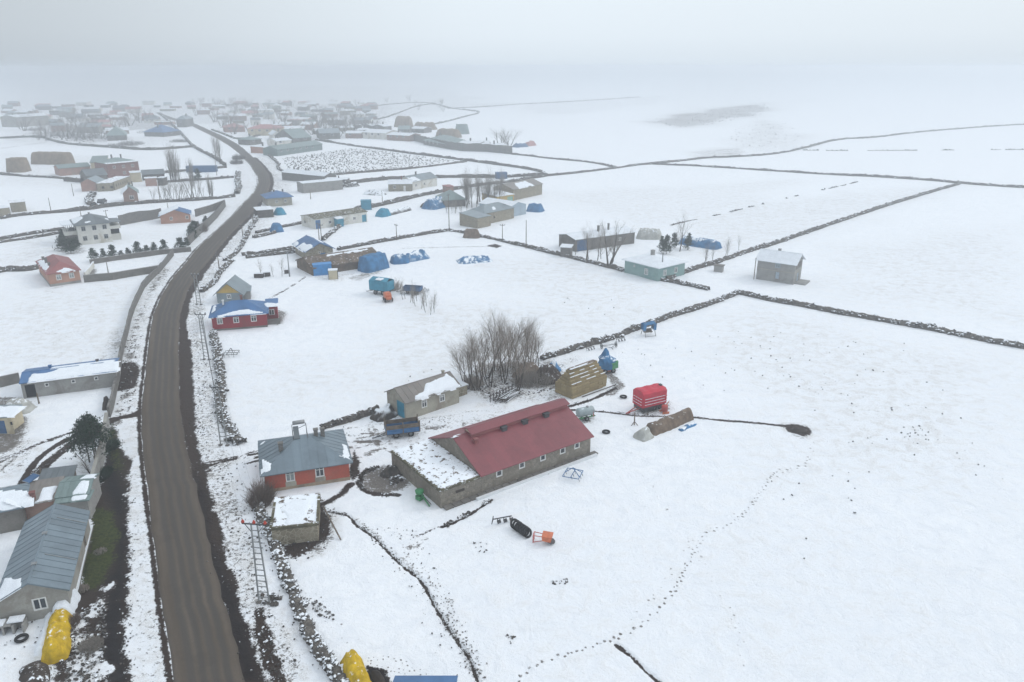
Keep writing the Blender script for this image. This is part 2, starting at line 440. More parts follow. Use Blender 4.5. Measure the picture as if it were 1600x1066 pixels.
# west verge: black ditch, ground plants and tufts
poly('soil', [(150,1110),(200,1110),(197,1066),(195,1000),(200,937),(202,875),(200,800),(199,770),(202,752),(193,747),(205,732),(206,721),(190,700),(186,686),(181,669),(172,668),(166,710),(156,745),(145,800),(136,850),(130,900),(112,945),(95,1000),(80,1060)], 1.0, .8, .5, 1.5)
poly('black', [(160,1110),(197,1110),(194,1000),(199,937),(201,875),(199,800),(199,772),(188,742),(186,700),(176,675),(168,720),(160,760),(178,810),(178,870),(160,930),(150,1000),(150,1066)], .9, 1, .6)
poly('turf', [(147,790),(178,800),(180,830),(178,872),(165,895),(148,918),(128,925),(128,900),(136,860),(143,825)], 1.0, .9, .6)
poly('turf', [(170,660),(184,690),(196,730),(184,742),(176,715),(168,700)], .6, 1.2, .8)
for p in ([(110,1010),(150,985),(160,1066),(110,1090)], [(98,960),(128,955),(128,1000),(104,1010)], [(120,1030),(158,1030),(156,1100),(120,1100)], [(158,915),(172,918),(168,950),(155,960)]):
    poly('soil', p, 1, 1.4, 1.2, 1.0, mode='cut'); poly('black', p, 1, 1.4, 1.2, 1.0, mode='cut'); poly('fleck', p, .93, 1, .5)
poly('fleck', [(60,1000),(130,940),(140,1100),(20,1100)], .85, 2, 1)
# long wall's earth foot, far verge bushes
line('track_and_shade', [(262,420),(240,446),(222,482),(212,520),(204,560),(200,600),(192,640),(186,660)], .4, .8, 1.0, 1, .7, dash=1.0)
line('soil', [(196,572),(200,590),(194,604)], 1.3, .9, .8, 1, .6)
line('fleck', [(262,420),(240,446),(222,482),(212,520),(204,560),(205,600),(200,640)], 1.4, .72, 1.5, 1, 1)
line('fleck', [(190,520),(180,560),(186,590)], 2.2, .75, 2.5, 1, 1)
# stock yard on the left
for L_, w_, k_ in (([(222,645),(190,652),(165,664),(130,676),(95,690),(60,715),(40,740),(28,770)], .35, .95),
                   ([(222,640),(185,655),(160,668),(118,681),(80,697),(52,722),(38,745)], .16, .8), ([(170,662),(120,672),(70,690),(20,712),(0,722)], .14, .7),
                   ([(165,668),(120,688),(90,710),(55,742)], .38, 1.0), ([(215,648),(175,655)], .5, .9), ([(150,668),(90,680),(30,705),(-20,725)], .12, .6),
                   ([(110,690),(70,720),(45,745)], .14, .75), ([(0,735),(40,700),(100,682)], .10, .55)):
    line('soil', L_, w_, k_, .22, 2, .12, dash=0)
poly('track_and_shade', [(18,640),(48,655),(45,675),(30,690),(10,705),(-20,715),(-20,680),(14,668)], 1.0, .9, .7)
poly('track_and_shade', [(24,618),(55,626),(48,640),(24,650),(-10,640),(-10,618)], .8, .9, .8)
poly('fleck', [(-20,690),(40,680),(80,690),(40,740),(-20,750)], .75, 1.5, 1)
# drive from road to the orange house
for L_, w_ in (([(300,736),(330,727),(365,717),(402,708)], .16), ([(302,744),(335,733),(370,722),(404,713)], .18), ([(312,725),(350,718),(402,704)], .08), ([(306,753),(340,736),(404,719)], .09)):
    line('soil', L_, w_, .95, .22, 1, .1, dash=2.2)
poly('soil', [(296,700),(312,722),(325,727),(318,745),(310,752),(300,745)], .9, .8, .7)
poly('fleck', [(300,600),(330,560),(345,640),(350,690),(380,720),(330,780),(300,740)], .8, 1.5, 1)
# farmyard between the houses
for L_, w_ in (([(523,681),(545,680),(575,676),(606,678)], .18), ([(520,686),(550,689),(590,690)], .3), ([(540,698),(560,700),(590,694)], .2), ([(552,716),(580,708),(612,706)], .35),
               ([(552,722),(560,740),(545,762),(520,780),(492,792)], .35), ([(600,700),(570,706),(550,716)], .12), ([(530,690),(575,682),(640,668)], .1)):
    line('track_and_shade', L_, w_, 1.0, .3, 2, .25, dash=1.6)
line('soil', [(548,756),(535,770),(515,783),(492,790),(480,800)], .28, .95, .3, 2, .15)
poly('track_and_shade', [(560,742),(575,733),(600,727),(622,733),(630,745),(640,752),(632,764),(610,772),(580,773),(562,763)], .98, .8, .5)
line('soil', [(622,773),(585,773),(566,765),(560,750),(570,736),(590,729)], .22, .9, .3, 2, .2)
poly('soil', [(553,700),(562,722),(560,742),(548,757),(546,730)], .8, .5, .4)
poly('soil', [(482,778),(500,775),(512,795),(518,815),(510,840),(490,862),(460,872),(440,866),(436,850),(470,845),(498,838),(492,800)], .95, .8, .5)
poly('fleck', [(485,775),(530,790),(530,830),(505,868),(470,880),(520,780)], .9, .8, .6)
for L_ in ([(560,640),(600,650),(650,655),(700,650),(745,640),(790,645)], [(600,680),(660,668),(730,655),(800,650)], [(525,672),(570,665),(610,660)], [(580,660),(590,680),(620,700)], [(670,660),(720,672),(790,662)],[(610,690),(570,672),(590,648),(620,660)]):
    line('track_and_shade', L_, .1, .52, .35, 2, .2)
poly('track_and_shade', [(560,690),(620,668),(700,650),(790,640),(860,640),(700,668),(600,700)], .42, 4, 2)
line('track_and_shade', [(640,672),(675,672),(690,668),(720,662)], .5, .9, .6, 2, .4, dash=1.2)
# stream / ditch crossing the near field
line('soil', [(508,797),(530,800),(548,806),(556,820),(580,835),(597,850),(612,868),(630,885),(650,898),(663,912),(672,930),(680,948),(695,970),(706,990),(722,1010),(735,1030),(745,1060),(760,1100)], .03, 1, .17, 1, .14, dig=.2)
line('track_and_shade', [(556,812),(585,832),(605,852),(640,884),(660,902)], .12, .5, .3, 1, .2)
line('track_and_shade', [(668,835),(652,835),(640,846),(636,880),(660,915),(690,950),(720,1000),(745,1060)], .10, .6, .25, 2, .5, dash=1.0)
line('soil', [(768,780),(750,792),(728,806),(705,817),(690,822)], .09, 1, .2, 1, .14, dig=.15)
line('soil', [(690,822),(672,828),(655,836)], .05, .7, .25, 1, .1)
line('soil', [(962,1006),(985,1022),(1005,1043),(1030,1064)], .07, 1, .2, 1, .1, dig=.2)
line('track_and_shade', [(640,858),(655,852),(668,840)], .1, .5, .3, 1, .1)
# trail of muck from the barn to the heap
line('soil', [(860,640),(905,640),(935,642),(975,647),(1000,650),(1045,651)], .14, 1, .18, 1, .06)
line('soil', [(1045,651),(1082,651),(1120,656),(1165,659),(1205,663),(1235,667)], .17, 1, .2, 1, .08)
line('soil', [(866,640),(893,634),(925,624),(950,612),(962,606)], .2, 1, .22, 2, .1)
line('track_and_shade', [(950,585),(965,598),(966,606),(955,615)], .7, .8, .5, 1, .4)
poly('soil', [(1222,664),(1246,663),(1264,668),(1268,676),(1255,681),(1235,675)], 1, .5, .4)
poly('fleck', [(1215,660),(1262,660),(1275,672),(1262,690),(1225,678)], .8, .8, .4)
line('soil', [(1058,655),(1082,651)], .2, 1, .2)
line('soil', [(412,470),(430,461),(452,450),(478,432)], .12, .9, .2, 1, .1, dash=3)
line('track_and_shade', [(630,388),(690,386),(740,385),(768,385)], .3, .7, .6, 1, .2)
poly('soil', [(762,384),(774,381),(784,385),(776,388)], .9, 1, .6)
# bare ground round buildings, trees and heaps; under trailers it also paints contact shadow
for p_, k_ in (([(728,585),(760,570),(800,562),(850,560),(882,572),(880,600),(850,610),(800,606),(760,622),(728,606)], .62),
               ([(850,590),(880,585),(882,608),(855,612)], .95), ([(560,428),(600,415),(600,425),(560,440),(535,432)], .6), ([(488,430),(560,425),(530,440),(500,440)], .4),
               ([(944,572),(968,570),(962,585),(944,584)], .95), ([(990,640),(1044,628),(1046,640),(1012,652)], .8), ([(898,650),(932,648),(928,662),(905,662)], .6),
               ([(597,460),(612,462),(618,472),(600,473)], .8), ([(634,452),(660,452),(660,462),(640,462)], .6), ([(72,462),(66,452),(80,446),(132,440),(90,452)], .3),
               ([(100,362),(125,372),(122,390),(98,388),(90,375)], .85), ([(92,378),(125,385),(140,392),(120,398),(95,395)], .6), ([(135,426),(150,416),(152,432),(134,438)], .9),
               ([(430,480),(445,486),(446,498),(432,508)], .9), ([(610,668),(650,660),(685,668),(660,688),(615,688)], .35), ([(404,760),(418,775),(436,785),(430,800),(405,790)], .8)):
    poly('track_and_shade', p_, k_, 1.2, .9, 2)
# road side tufts around the far stretch and gardens
poly('fleck', [(700,590),(900,560),(900,625),(760,640)], .8, 3, 2)
# speckled stubble fields
poly('fleck', [(436,247),(542,232),(577,232),(653,243),(720,251),(628,264),(527,272),(446,264)], .42, 6, 3, 12)
poly('fleck', [(990,190),(1050,178),(1110,168),(1200,160),(1210,175),(1110,196),(1060,200)], 1.0, 25, 15, 40)
poly('track_and_shade', [(1000,191),(1060,178),(1130,168),(1260,152),(1330,150),(1250,166),(1180,182),(1110,197),(1060,200)], .24, 30, 15, 12)
poly('track_and_shade', [(800,162),(880,156),(1050,148),(1060,160),(930,176),(850,180),(800,178)], .36, 40, 25, 60)
poly('fleck', [(1180,185),(1230,195),(1235,225),(1190,235),(1150,222)], .7, 12, 8, 12)
poly('fleck', [(1130,218),(1200,205),(1280,210),(1250,235),(1170,240)], .6, 14, 8, 14)
poly('fleck', [(1080,235),(1170,228),(1160,245),(1080,250)], .8, 8, 6, 10)
for y0, k_ in ((171, .2), (247, .12)):
    pass
# thin ploughed texture and grass showing through, large fields right
for p_, k_ in (([(0,450),(200,450),(190,560),(0,590)], .50), ([(130,390),(270,370),(300,340),(260,350),(180,385)], .4), ([(0,370),(100,360),(100,410),(0,420)], .55), ([(0,540),(85,555),(60,575),(0,580)], .6),
               ([(1060,330),(1330,300),(1500,290),(1200,384),(1100,400)], .50), ([(840,300),(1250,280),(1180,330),(1000,360)], .42), ([(1290,385),(1600,350),(1600,500),(1300,470)], .42),
               ([(1170,480),(1560,560),(1560,700),(1330,690),(1080,560)], .42), ([(600,470),(1100,470),(900,560),(560,600)], .42), ([(1200,600),(1560,640),(1560,800),(1200,760)], .40),
               ([(760,800),(1300,760),(1600,900),(1600,1100),(800,1100)], .20), ([(560,560),(700,600),(420,640),(370,560)], .36), ([(880,400),(1100,460),(880,500),(700,400)], .4),
               ([(0,240),(200,245),(240,300),(0,290)], .5), ([(0,200),(190,215),(290,210),(230,232),(0,225)], .62)):
    poly('fleck', p_, k_, 12, 8, 14)
poly('track_and_shade', [(60,195),(160,190),(170,222),(120,226),(60,212)], .6, 12, 10, 12)
poly('track_and_shade', [(0,160),(250,160),(620,160),(560,205),(430,225),(330,196),(240,200),(160,196),(0,190)], .42, 30, 30, 22)
poly('track_and_shade', [(0,130),(700,135),(820,165),(620,185),(0,170)], .42, 60, 50, 60)
poly('track_and_shade', [(430,160),(620,165),(600,205),(470,230),(430,215)], .50, 12, 12, 15)
poly('track_and_shade', [(215,180),(285,192),(262,200),(196,205),(160,220),(150,200)], .62, 8, 6, 10)
line('track_and_shade', [(0,232),(30,228),(60,224),(80,220)], 1.5, .5, 4, 1, 2)
# footprints: chains of small hollows
def steps(px, n_off=.25, gap=.75, k=.8, r=.11, seed=1):
    rs = random.Random(seed); pts = resample(smooth_line(GL(px), 2), gap); out = []
    for i, p in enumerate(pts[:-1]):
        q = pts[i + 1]; dx, dy = q[0] - p[0], q[1] - p[1]; l = hypot(dx, dy) or 1; s = (1 if i % 2 else -1) * n_off
        out.append((p[0] - dy / l * s + rs.gauss(0, .06), p[1] + dx / l * s + rs.gauss(0, .06), r * rs.uniform(.7, 1.25)))
    spots('track_and_shade', out, r, k, True)
steps([(1270,690),(1265,720),(1250,732),(1215,733),(1196,755),(1180,780),(1165,800),(1140,820),(1110,828),(1088,850),(1075,880),(1060,910),(1040,940),(1015,965),(990,985),(940,1005),(880,1022),(830,1040),(805,1066),(790,1100)], .12, .8, .95, .13, 2)
steps([(1262,735),(1225,735),(1190,770),(1160,800),(1120,818),(1085,845),(1060,870),(1045,900),(1020,935),(985,970)], .15, .9, .55, .11, 3)
steps([(1000,740),(1035,780),(1060,820),(1090,860),(1110,900),(1140,950),(1158,1000),(1165,1066)], .18, .9, .48, .12, 4)
steps([(985,700),(1000,735),(1020,760)], .15, .9, .4, .1, 5)
steps([(880,640),(930,660),(990,680)], .12, 1.0, .4, .1, 8)
steps([(618,825),(632,860),(650,890),(668,905),(690,935),(706,935),(700,960),(720,985),(742,1030),(757,1066)], .15, .6, .85, .09, 6)
steps([(638,835),(648,862),(672,900),(706,928),(690,950),(712,990),(738,1010),(758,1040)], .12, .6, .7, .08, 7)
steps([(575,1030),(600,1025),(640,1036),(665,1055)], .15, .4, .9, .07, 9); steps([(575,1040),(610,1045),(640,1050)], .2, .4, .9, .07, 10)
steps([(480,920),(500,945),(520,975),(560,1010)], .4, .6, .7, .09, 11)
poly('soil', [(574,1040),(598,1044),(614,1066),(604,1110),(578,1110)], 1, .4, .3); poly('black', [(574,1040),(598,1044),(614,1066),(604,1110),(578,1110)], 1, .4, .3)
# flatten the ground under and beside the road
_d = np.full(NV, 1e9)
selr, dr = seg_dist([tuple(c) for c in RC[::2]], 14)
GZ[selr] = GZ[selr] * np.clip((dr - 4.5) / 6, 0, 1) - .02
GZ = np.where(np.hypot(GX, GY) > 1500, -.05, GZ)

# many loose dark clods and tufts
gme = np_mesh('ground', np.stack([GX, GY, GZ], 1), GF, None, True)
bm_cap = np_mesh('ground_cap', np.stack([GX, GY, GZ], 1)[[0]], np.zeros((0, 3), int), None) if False else None
for k, a in ATT.items():
    at = gme.attributes.new(k, 'FLOAT', 'POINT'); at.data.foreach_set('value', a)
def ground_material():
    m, nt, b = new_mat('snow_field')
    v = geovec(nt)
    A = lambda n: N(nt, 'ShaderNodeAttribute', attribute_name=n).outputs['Fac']
    soil, track_and_shade, turf, fleck, black = [A(k) for k in ('soil', 'track_and_shade', 'turf', 'fleck', 'black')]
    nb = noise(nt, v, .05, 5, .6); nm = noise(nt, v, .55, 6, .68, .5); nf = noise(nt, v, 3.2, 6, .72, .3); nff = noise(nt, v, 11, 4, .7)
    snow = mixc(nt, ramp(nt, nm, .3, .75), (.785, .81, .84), (.89, .905, .92))
    # masks with ragged edges
    rag = math_(nt, 'MULTIPLY', math_(nt, 'SUBTRACT', math_(nt, 'ADD', math_(nt, 'MULTIPLY', nm, 1.3), math_(nt, 'MULTIPLY', nf, 2.4)), 1.85), 1.0)
    def mask(a, lo=.36, hi=.56, amp=1.0):
        s = math_(nt, 'ADD', a, math_(nt, 'MULTIPLY', rag, amp)); s = ramp(nt, s, lo, hi)
        return math_(nt, 'MULTIPLY', s, ramp(nt, a, .01, .12))
    ms = mask(soil, .34, .60, .75); mt = mask(track_and_shade, .30, .95, 1.1); mg = mask(turf)
    # flecks: small bits poking through, density from the attribute plus large patches everywhere
    patch = ramp(nt, nb, .48, .66, 0, .16)
    dens = math_(nt, 'ADD', fleck, math_(nt, 'ADD', patch, .22))
    vo = N(nt, 'ShaderNodeTexNoise', Scale=2.4, Detail=5.0, Roughness=.78, Distortion=.6); nt.links.new(v, vo.inputs['Vector'])
    thr = math_(nt, 'SUBTRACT', .835, math_(nt, 'MULTIPLY', dens, .30))
    fl = ramp(nt, math_(nt, 'SUBTRACT', vo.outputs['Fac'], thr), 0.0, .06)
    fl = math_(nt, 'MULTIPLY', fl, .85)
    big = noise(nt, v, .42, 4, .7, .4)      # clumps large enough to read from far off
    fl2 = ramp(nt, math_(nt, 'SUBTRACT', big, math_(nt, 'SUBTRACT', .84, math_(nt, 'MULTIPLY', fleck, .30))), 0, .03, 0, .62)
    fl = math_(nt, 'MAXIMUM', fl, math_(nt, 'MULTIPLY', fl2, ramp(nt, fleck, .3, .9)))
    # faint grass veil
    veil = math_(nt, 'MULTIPLY', ramp(nt, math_(nt, 'ADD', nm, math_(nt, 'MULTIPLY', fleck, .12)), .47, .70), math_(nt, 'MINIMUM', math_(nt, 'ADD', math_(nt, 'MULTIPLY', fleck, 1.3), .10), .62))
    veil = math_(nt, 'MULTIPLY', veil, ramp(nt, nff, .35, .6))
    mp = N(nt, 'ShaderNodeMapping'); mp.inputs['Rotation'].default_value = (0, 0, .5); mp.inputs['Scale'].default_value = (.22, .9, 1); nt.links.new(v, mp.inputs['Vector'])
    st = noise(nt, mp.outputs[0], .55, 6, .7, .8)
    stv = math_(nt, 'MULTIPLY', ramp(nt, st, .50, .66), math_(nt, 'MINIMUM', math_(nt, 'ADD', math_(nt, 'MULTIPLY', fleck, .62), .03), .4))
    veil = math_(nt, 'MAXIMUM', veil, math_(nt, 'MULTIPLY', stv, ramp(nt, nf, .35, .6)))
    brown = mixc(nt, nf, (.020, .013, .011), (.058, .040, .030)); 
    mid = mixc(nt, ramp(nt, nf, .3, .7), (.085, .075, .065), (.20, .18, .16))
    c = mixc(nt, veil, snow, (.44, .42, .39))
    c = mixc(nt, fl, c, mixc(nt, nff, (.04, .036, .032), (.14, .12, .09)))
    c = mixc(nt, mt, c, mid)
    c = mixc(nt, ms, c, mixc(nt, black, brown, (.010, .008, .009)))
    g = mixc(nt, ramp(nt, nf, .35, .65), (.020, .028, .006), (.060, .070, .018))
    c = mixc(nt, mg, c, g)
    nt.links.new(c, b.inputs['Base Color']); b.inputs['Roughness'].default_value = .75
    b.inputs['Specular IOR Level'].default_value = .08
    h = math_(nt, 'ADD', math_(nt, 'MULTIPLY', nm, .8), math_(nt, 'MULTIPLY', nf, .35))
    h = math_(nt, 'SUBTRACT', h, math_(nt, 'MULTIPLY', math_(nt, 'ADD', ms, mt), .25))
    bump(nt, b, h, .8, .4)
    return m
M_GROUND = ground_material()
gme.materials.append(M_GROUND)
ground = link('ground', gme); ground['kind'] = 'structure'
# close the small hole under the viewer
cap = MB(); na_ = len(GCAP); ringv = [(float(GX[i]), float(GY[i]), float(GZ[i])) for i in range(na_)]
cap.v = ringv + [(0, 0, -.05)]; cap.f = [(na_, (i + 1) % na_, i) for i in range(na_)]
tag(cap.build('ground_patch', M_GROUND), kind='structure')

# ------------------------------------------------------------------ road sheet
def road_material():
    m, nt, b = new_mat('asphalt')
    uv = N(nt, 'ShaderNodeUVMap', uv_map='UVMap'); s = N(nt, 'ShaderNodeSeparateXYZ'); nt.links.new(uv.outputs[0], s.inputs[0])
    v = geovec(nt)
    st = N(nt, 'ShaderNodeCombineXYZ'); nt.links.new(math_(nt, 'MULTIPLY', s.outputs['X'], 6), st.inputs[0]); nt.links.new(math_(nt, 'MULTIPLY', s.outputs['Y'], .05), st.inputs[1])
    streak = noise(nt, st.outputs[0], 1.0, 5, .6, 0); fine = noise(nt, v, 6, 5, .7); blot = noise(nt, v, .35, 5, .6)
    u = math_(nt, 'ADD', s.outputs['X'], math_(nt, 'MULTIPLY', math_(nt, 'SUBTRACT', blot, .5), .03))
    def band(c, w):
        d = math_(nt, 'ABSOLUTE', math_(nt, 'SUBTRACT', u, c)); return ramp(nt, d, w, w * .2)
    wheel = math_(nt, 'MAXIMUM', math_(nt, 'MAXIMUM', band(.28, .09), band(.44, .08)), math_(nt, 'MAXIMUM', band(.60, .09), band(.77, .08)))
    c = mixc(nt, ramp(nt, streak, .3, .7), (.085, .067, .050), (.125, .102, .079))
    c = mixc(nt, math_(nt, 'MULTIPLY', wheel, .75), c, (.064, .059, .054))
    c = mixc(nt, ramp(nt, u, .88, 1.0, 0, .8), c, (.055, .045, .038))
    c = mixc(nt, ramp(nt, u, .10, .0, 0, .75), c, (.045, .045, .05))
    c = mixc(nt, ramp(nt, fine, .35, .75, 0, .3), c, (.055, .046, .038))
    c = mixc(nt, ramp(nt, blot, .52, .66, 0, .22), c, (.045, .038, .032))
    nt.links.new(c, b.inputs['Base Color']); b.inputs['Roughness'].default_value = .8
    bump(nt, b, fine, .25, .02)
    return m
def build_road():
    K = 14; n = len(RC); V = []; UV = []
    L = np.concatenate([[0], np.cumsum(np.linalg.norm(np.diff(RC, axis=0), axis=1))])
    for i in range(n):
        wl_ = RW[i] + (fnoise(L[i] / 1.5, 0.3, 4, 3) - .5) * .55; wr = RW[i] + .2 + (fnoise(L[i] / 1.5, 7.7, 8, 3) - .5) * .6
        for j in range(K + 1):
            t = j / K; x = -wl_ + (wl_ + wr) * t
            p = RC[i] + RN[i] * x
            z = .03 + .05 * (1 - (2 * t - 1) ** 2)
            if j in (0, K): z = -.12
            V.append((p[0], p[1], z)); UV.append((t, L[i]))
    F = np.array([(i*(K+1)+j, i*(K+1)+j+1, (i+1)*(K+1)+j+1, (i+1)*(K+1)+j) for i in range(n-1) for j in range(K)])
    me = np_mesh('road', np.array(V), F, road_material(), True)
    uvl = me.uv_layers.new(name='UVMap'); UV = np.array(UV, np.float32)
    uvl.data.foreach_set('uv', UV[F.ravel()].ravel())
    tag(link('road', me), kind='structure')
build_road()
# ------------------------------------------------------------------ material library
M = {}
M['snow'] = M_plain('snow_cap', (.80, .835, .87), .7, .03, 1.0, None, .1)
M['stone_dark'] = M_masonry('field_stone', (.08, .072, .064), (.20, .18, .155), (.10, .09, .08), 2.6, stain=(.09, .08, .065))
M['stone_wall_grey'] = M_masonry('barn_stone', (.20, .18, .15), (.33, .295, .24), (.23, .21, .175), 2.4, stain=(.19, .165, .13))
M['stone_lime'] = M_masonry('limed_stone', (.19, .165, .12), (.33, .29, .215), (.44, .40, .31), 2.2, stain=(.31, .27, .20))
M['rubble'] = M_plain('rubble_stone', (.060, .052, .046), .95, .4, 1.7, (.10, .09, .075), .3, snow=.85, snow_scale=1.1)
M['rubble_bare'] = M_plain('rubble_bare', (.062, .055, .048), .95, .4, 1.7, (.12, .10, .085), .3, snow=.35, snow_scale=1.1)
M['plaster_grey'] = M_plain('grey_render', (.31, .30, .27), .9, .12, .5, (.22, .20, .17), .15)
M['plaster_warm'] = M_plain('stained_render', (.36, .34, .28), .9, .14, .5, (.24, .21, .17), .15)
M['plaster_white'] = M_plain('whitewash', (.66, .65, .60), .9, .1, .5, (.42, .38, .30), .12)
M['plaster_cream'] = M_plain('cream_render', (.55, .48, .34), .9, .1, .5, (.38, .32, .22), .12)
M['concrete'] = M_plain('concrete', (.30, .295, .28), .9, .14, .6, (.20, .19, .17), .2)
M['concrete_dark'] = M_plain('wet_concrete', (.17, .16, .145), .9, .2, .5, (.10, .09, .08), .2)
M['orange'] = M_plain('orange_paint', (.43, .105, .07), .85, .12, .5, (.36, .13, .09), .12)
M['plinth'] = M_plain('plinth', (.36, .28, .20), .9, .15, .7, (.2, .17, .13), .12)
M['red_wall'] = M_plain('red_paint', (.28, .035, .045), .85, .12, .5, (.20, .05, .05), .12)
M['teal_wall'] = M_plain('teal_paint', (.24, .36, .345), .85, .08, .4, (.17, .29, .28), .1)
M['pink_wall'] = M_plain('salmon_paint', (.42, .23, .165), .85, .12, .5, (.38, .22, .16), .12)
M['pink_old'] = M_plain('old_salmon', (.36, .22, .18), .9, .15, .5, (.28, .22, .18), .12)
M['yellow_wall'] = M_plain('ochre_paint', (.50, .35, .11), .85, .12, .5, (.40, .3, .14), .12)
M['blue_wall'] = M_plain('pale_blue_paint', (.36, .44, .50), .85, .08, .5, (.30, .36, .40), .1)
M['green_wall'] = M_plain('pale_green_paint', (.22, .42, .34), .85, .08, .5, (.25, .36, .30), .1)
M['block'] = M_block('concrete_block', (.26, .25, .235), (.33, .32, .30), (.19, .18, .17))
M['block_dark'] = M_block('old_block', (.15, .145, .135), (.21, .20, .185), (.10, .095, .09))
M['brick'] = M_block('brick_red', (.20, .075, .07), (.25, .10, .09), (.25, .2, .17), .3, .12)
M['brick_dull'] = M_block('brick_dull', (.26, .15, .12), (.31, .19, .15), (.25, .2, .17), .3, .12)
M['roof_red'] = M_sheet('red_roof_sheet', (.205, .042, .050), .5, (.15, .055, .05), .07)
M['roof_red_old'] = M_sheet('old_red_roof_sheet', (.26, .08, .075), .6)
M['roof_grey'] = M_sheet('galvanised_sheet', (.20, .245, .265), .38, (.20, .13, .09), .08, .15)
M['roof_grey_blue'] = M_sheet('weathered_zinc_sheet', (.150, .195, .225), .35, None, .10, .15)
M['roof_grey_dark'] = M_sheet('dark_sheet', (.12, .14, .15), .5, None, .1)
M['roof_green'] = M_sheet('grey_green_sheet', (.17, .23, .22), .5, None, .1)
M['roof_rusty'] = M_sheet('rusty_sheet', (.20, .18, .16), .6, (.24, .12, .075), .15)
M['roof_blue'] = M_sheet('blue_roof_sheet', (.035, .13, .30), .45, None, .08)
M['roof_pink'] = M_sheet('pale_red_roof', (.40, .20, .19), .6)
M['sod'] = M_plain('sod_roof', (.13, .12, .075), 1.0, .35, .8, (.08, .065, .045), .5, snow=.2)
M['sod_snow'] = M_plain('snowy_sod_roof', (.12, .09, .065), 1.0, .35, .8, (.07, .05, .04), .5, snow=.80, snow_scale=1.3)
M['sod_bare'] = M_plain('earth_roof', (.14, .105, .075), 1.0, .3, .6, (.09, .07, .055), .5, snow=.12)
M['snow_roof'] = M_plain('snow_roof', (.74, .775, .81), .8, .06, .8, None, .1)
M['wood'] = M_plain('weathered_wood', (.16, .13, .10), .85, .3, 2, (.09, .075, .06), .2)
M['wood_dark'] = M_plain('dark_wood', (.055, .045, .038), .9, .3, 2, None, .2)
M['white'] = M_plain('white_paint', (.74, .74, .72), .6, .05, 2, None, .05)
M['glass'] = M_plain('window_glass', (.045, .055, .065), .12, .3, .8, None, 0)
M['glass_curtain'] = M_plain('curtained_glass', (.26, .30, .30), .2, .25, 1.2, None, 0)
M['inside_shade'] = M_plain('opening_shade', (.018, .020, .024), .9, .2, 1, None, 0)  # near black colour painted for the unlit inside of openings
M['blue_paint'] = M_plain('blue_paint', (.05, .15, .31), .5, .15, 1, (.03, .10, .25), .05)
M['teal_paint'] = M_plain('teal_metal', (.015, .22, .33), .5, .15, 1, (.02, .16, .24), .05)
M['bright_blue'] = M_plain('bright_blue_metal', (.02, .22, .52), .5, .15, 1, (.02, .14, .34), .05)
M['steel_blue'] = M_plain('steel_blue', (.05, .12, .24), .5, .2, 1, None, .05)
M['tarp_blue'] = M_plain('blue_tarpaulin', (.04, .16, .32), .65, .3, .8, (.03, .10, .22), .35)
M['tarp_blue_snow'] = M_plain('blue_tarpaulin_snow', (.04, .16, .32), .65, .3, .8, (.03, .10, .22), .35, snow=.5, snow_scale=.8)
M['tarp_teal'] = M_plain('teal_tarpaulin', (.02, .22, .34), .55, .25, .8, None, .35)
M['tarp_grey'] = M_plain('grey_tarpaulin', (.40, .40, .37), .7, .2, .8, (.30, .29, .26), .3, snow=.3)
M['tarp_yellow'] = M_plain('yellow_tarpaulin', (.56, .37, .012), .8, .25, 1.6, (.40, .25, .015), .6, snow=.2)
M['tarp_red'] = M_plain('red_tarpaulin', (.52, .035, .06), .55, .12, .7, (.38, .03, .05), .2)
M['red_metal'] = M_plain('red_metal', (.42, .05, .035), .5, .2, 2, (.3, .06, .04), .05)
M['orange_metal'] = M_plain('orange_metal', (.55, .14, .05), .5, .2, 2, (.35, .08, .04), .05)
M['green_metal'] = M_plain('green_metal', (.02, .19, .06), .5, .25, 2, (.03, .10, .04), .05)
M['dark_metal'] = M_plain('dark_metal', (.045, .05, .055), .55, .3, 3, (.09, .05, .035), .1)
M['galv'] = M_plain('galvanised', (.28, .29, .29), .45, .15, 2, None, .05, metal=.3)
M['tank'] = M_plain('tank_metal', (.30, .36, .37), .4, .15, 1, (.2, .22, .22), .05, snow=.15)
M['rubber'] = M_plain('rubber', (.018, .018, .019), .8, .3, 4, None, .2)
M['straw'] = M_sheet('straw', (.30, .235, .125), 1.0, (.20, .15, .085), .18)
M['straw_old'] = M_plain('old_straw', (.17, .125, .09), 1.0, .3, 1.2, (.11, .08, .06), .5, snow=.12)
M['straw_far'] = M_plain('stacked_straw', (.22, .17, .12), 1.0, .25, .6, (.16, .12, .09), .5)
M['earth'] = M_plain('earth', (.055, .042, .034), 1.0, .35, 1.0, (.10, .075, .055), .6, snow=.25)
M['dung'] = M_plain('dung_heap', (.045, .036, .030), 1.0, .35, 1.5, None, .6)
M['bark'] = M_plain('bark', (.085, .072, .060), .95, .25, 3, None, .3)
M['twig'] = M_plain('twigs', (.29, .25, .21), .95, .2, 3, None, 0)
M['twig_grey'] = M_plain('grey_twigs', (.27, .245, .215), .95, .2, 3, None, 0)
M['twig_red'] = M_plain('reddish_twigs', (.15, .115, .095), .95, .2, 3, None, 0)
M['needles'] = M_plain('needles', (.022, .042, .024), .9, .4, .8, None, 0, world_space=True)
M['needles_pale'] = M_plain('dusty_needles', (.045, .075, .055), .9, .4, .8, (.05, .06, .03), 0, world_space=True)
M['porcelain'] = M_plain('insulator_red', (.42, .06, .04), .4, .1, 2, None, 0)
M['kerb'] = M_plain('white_kerb', (.70, .72, .74), .8, .05, 2, None, .05)

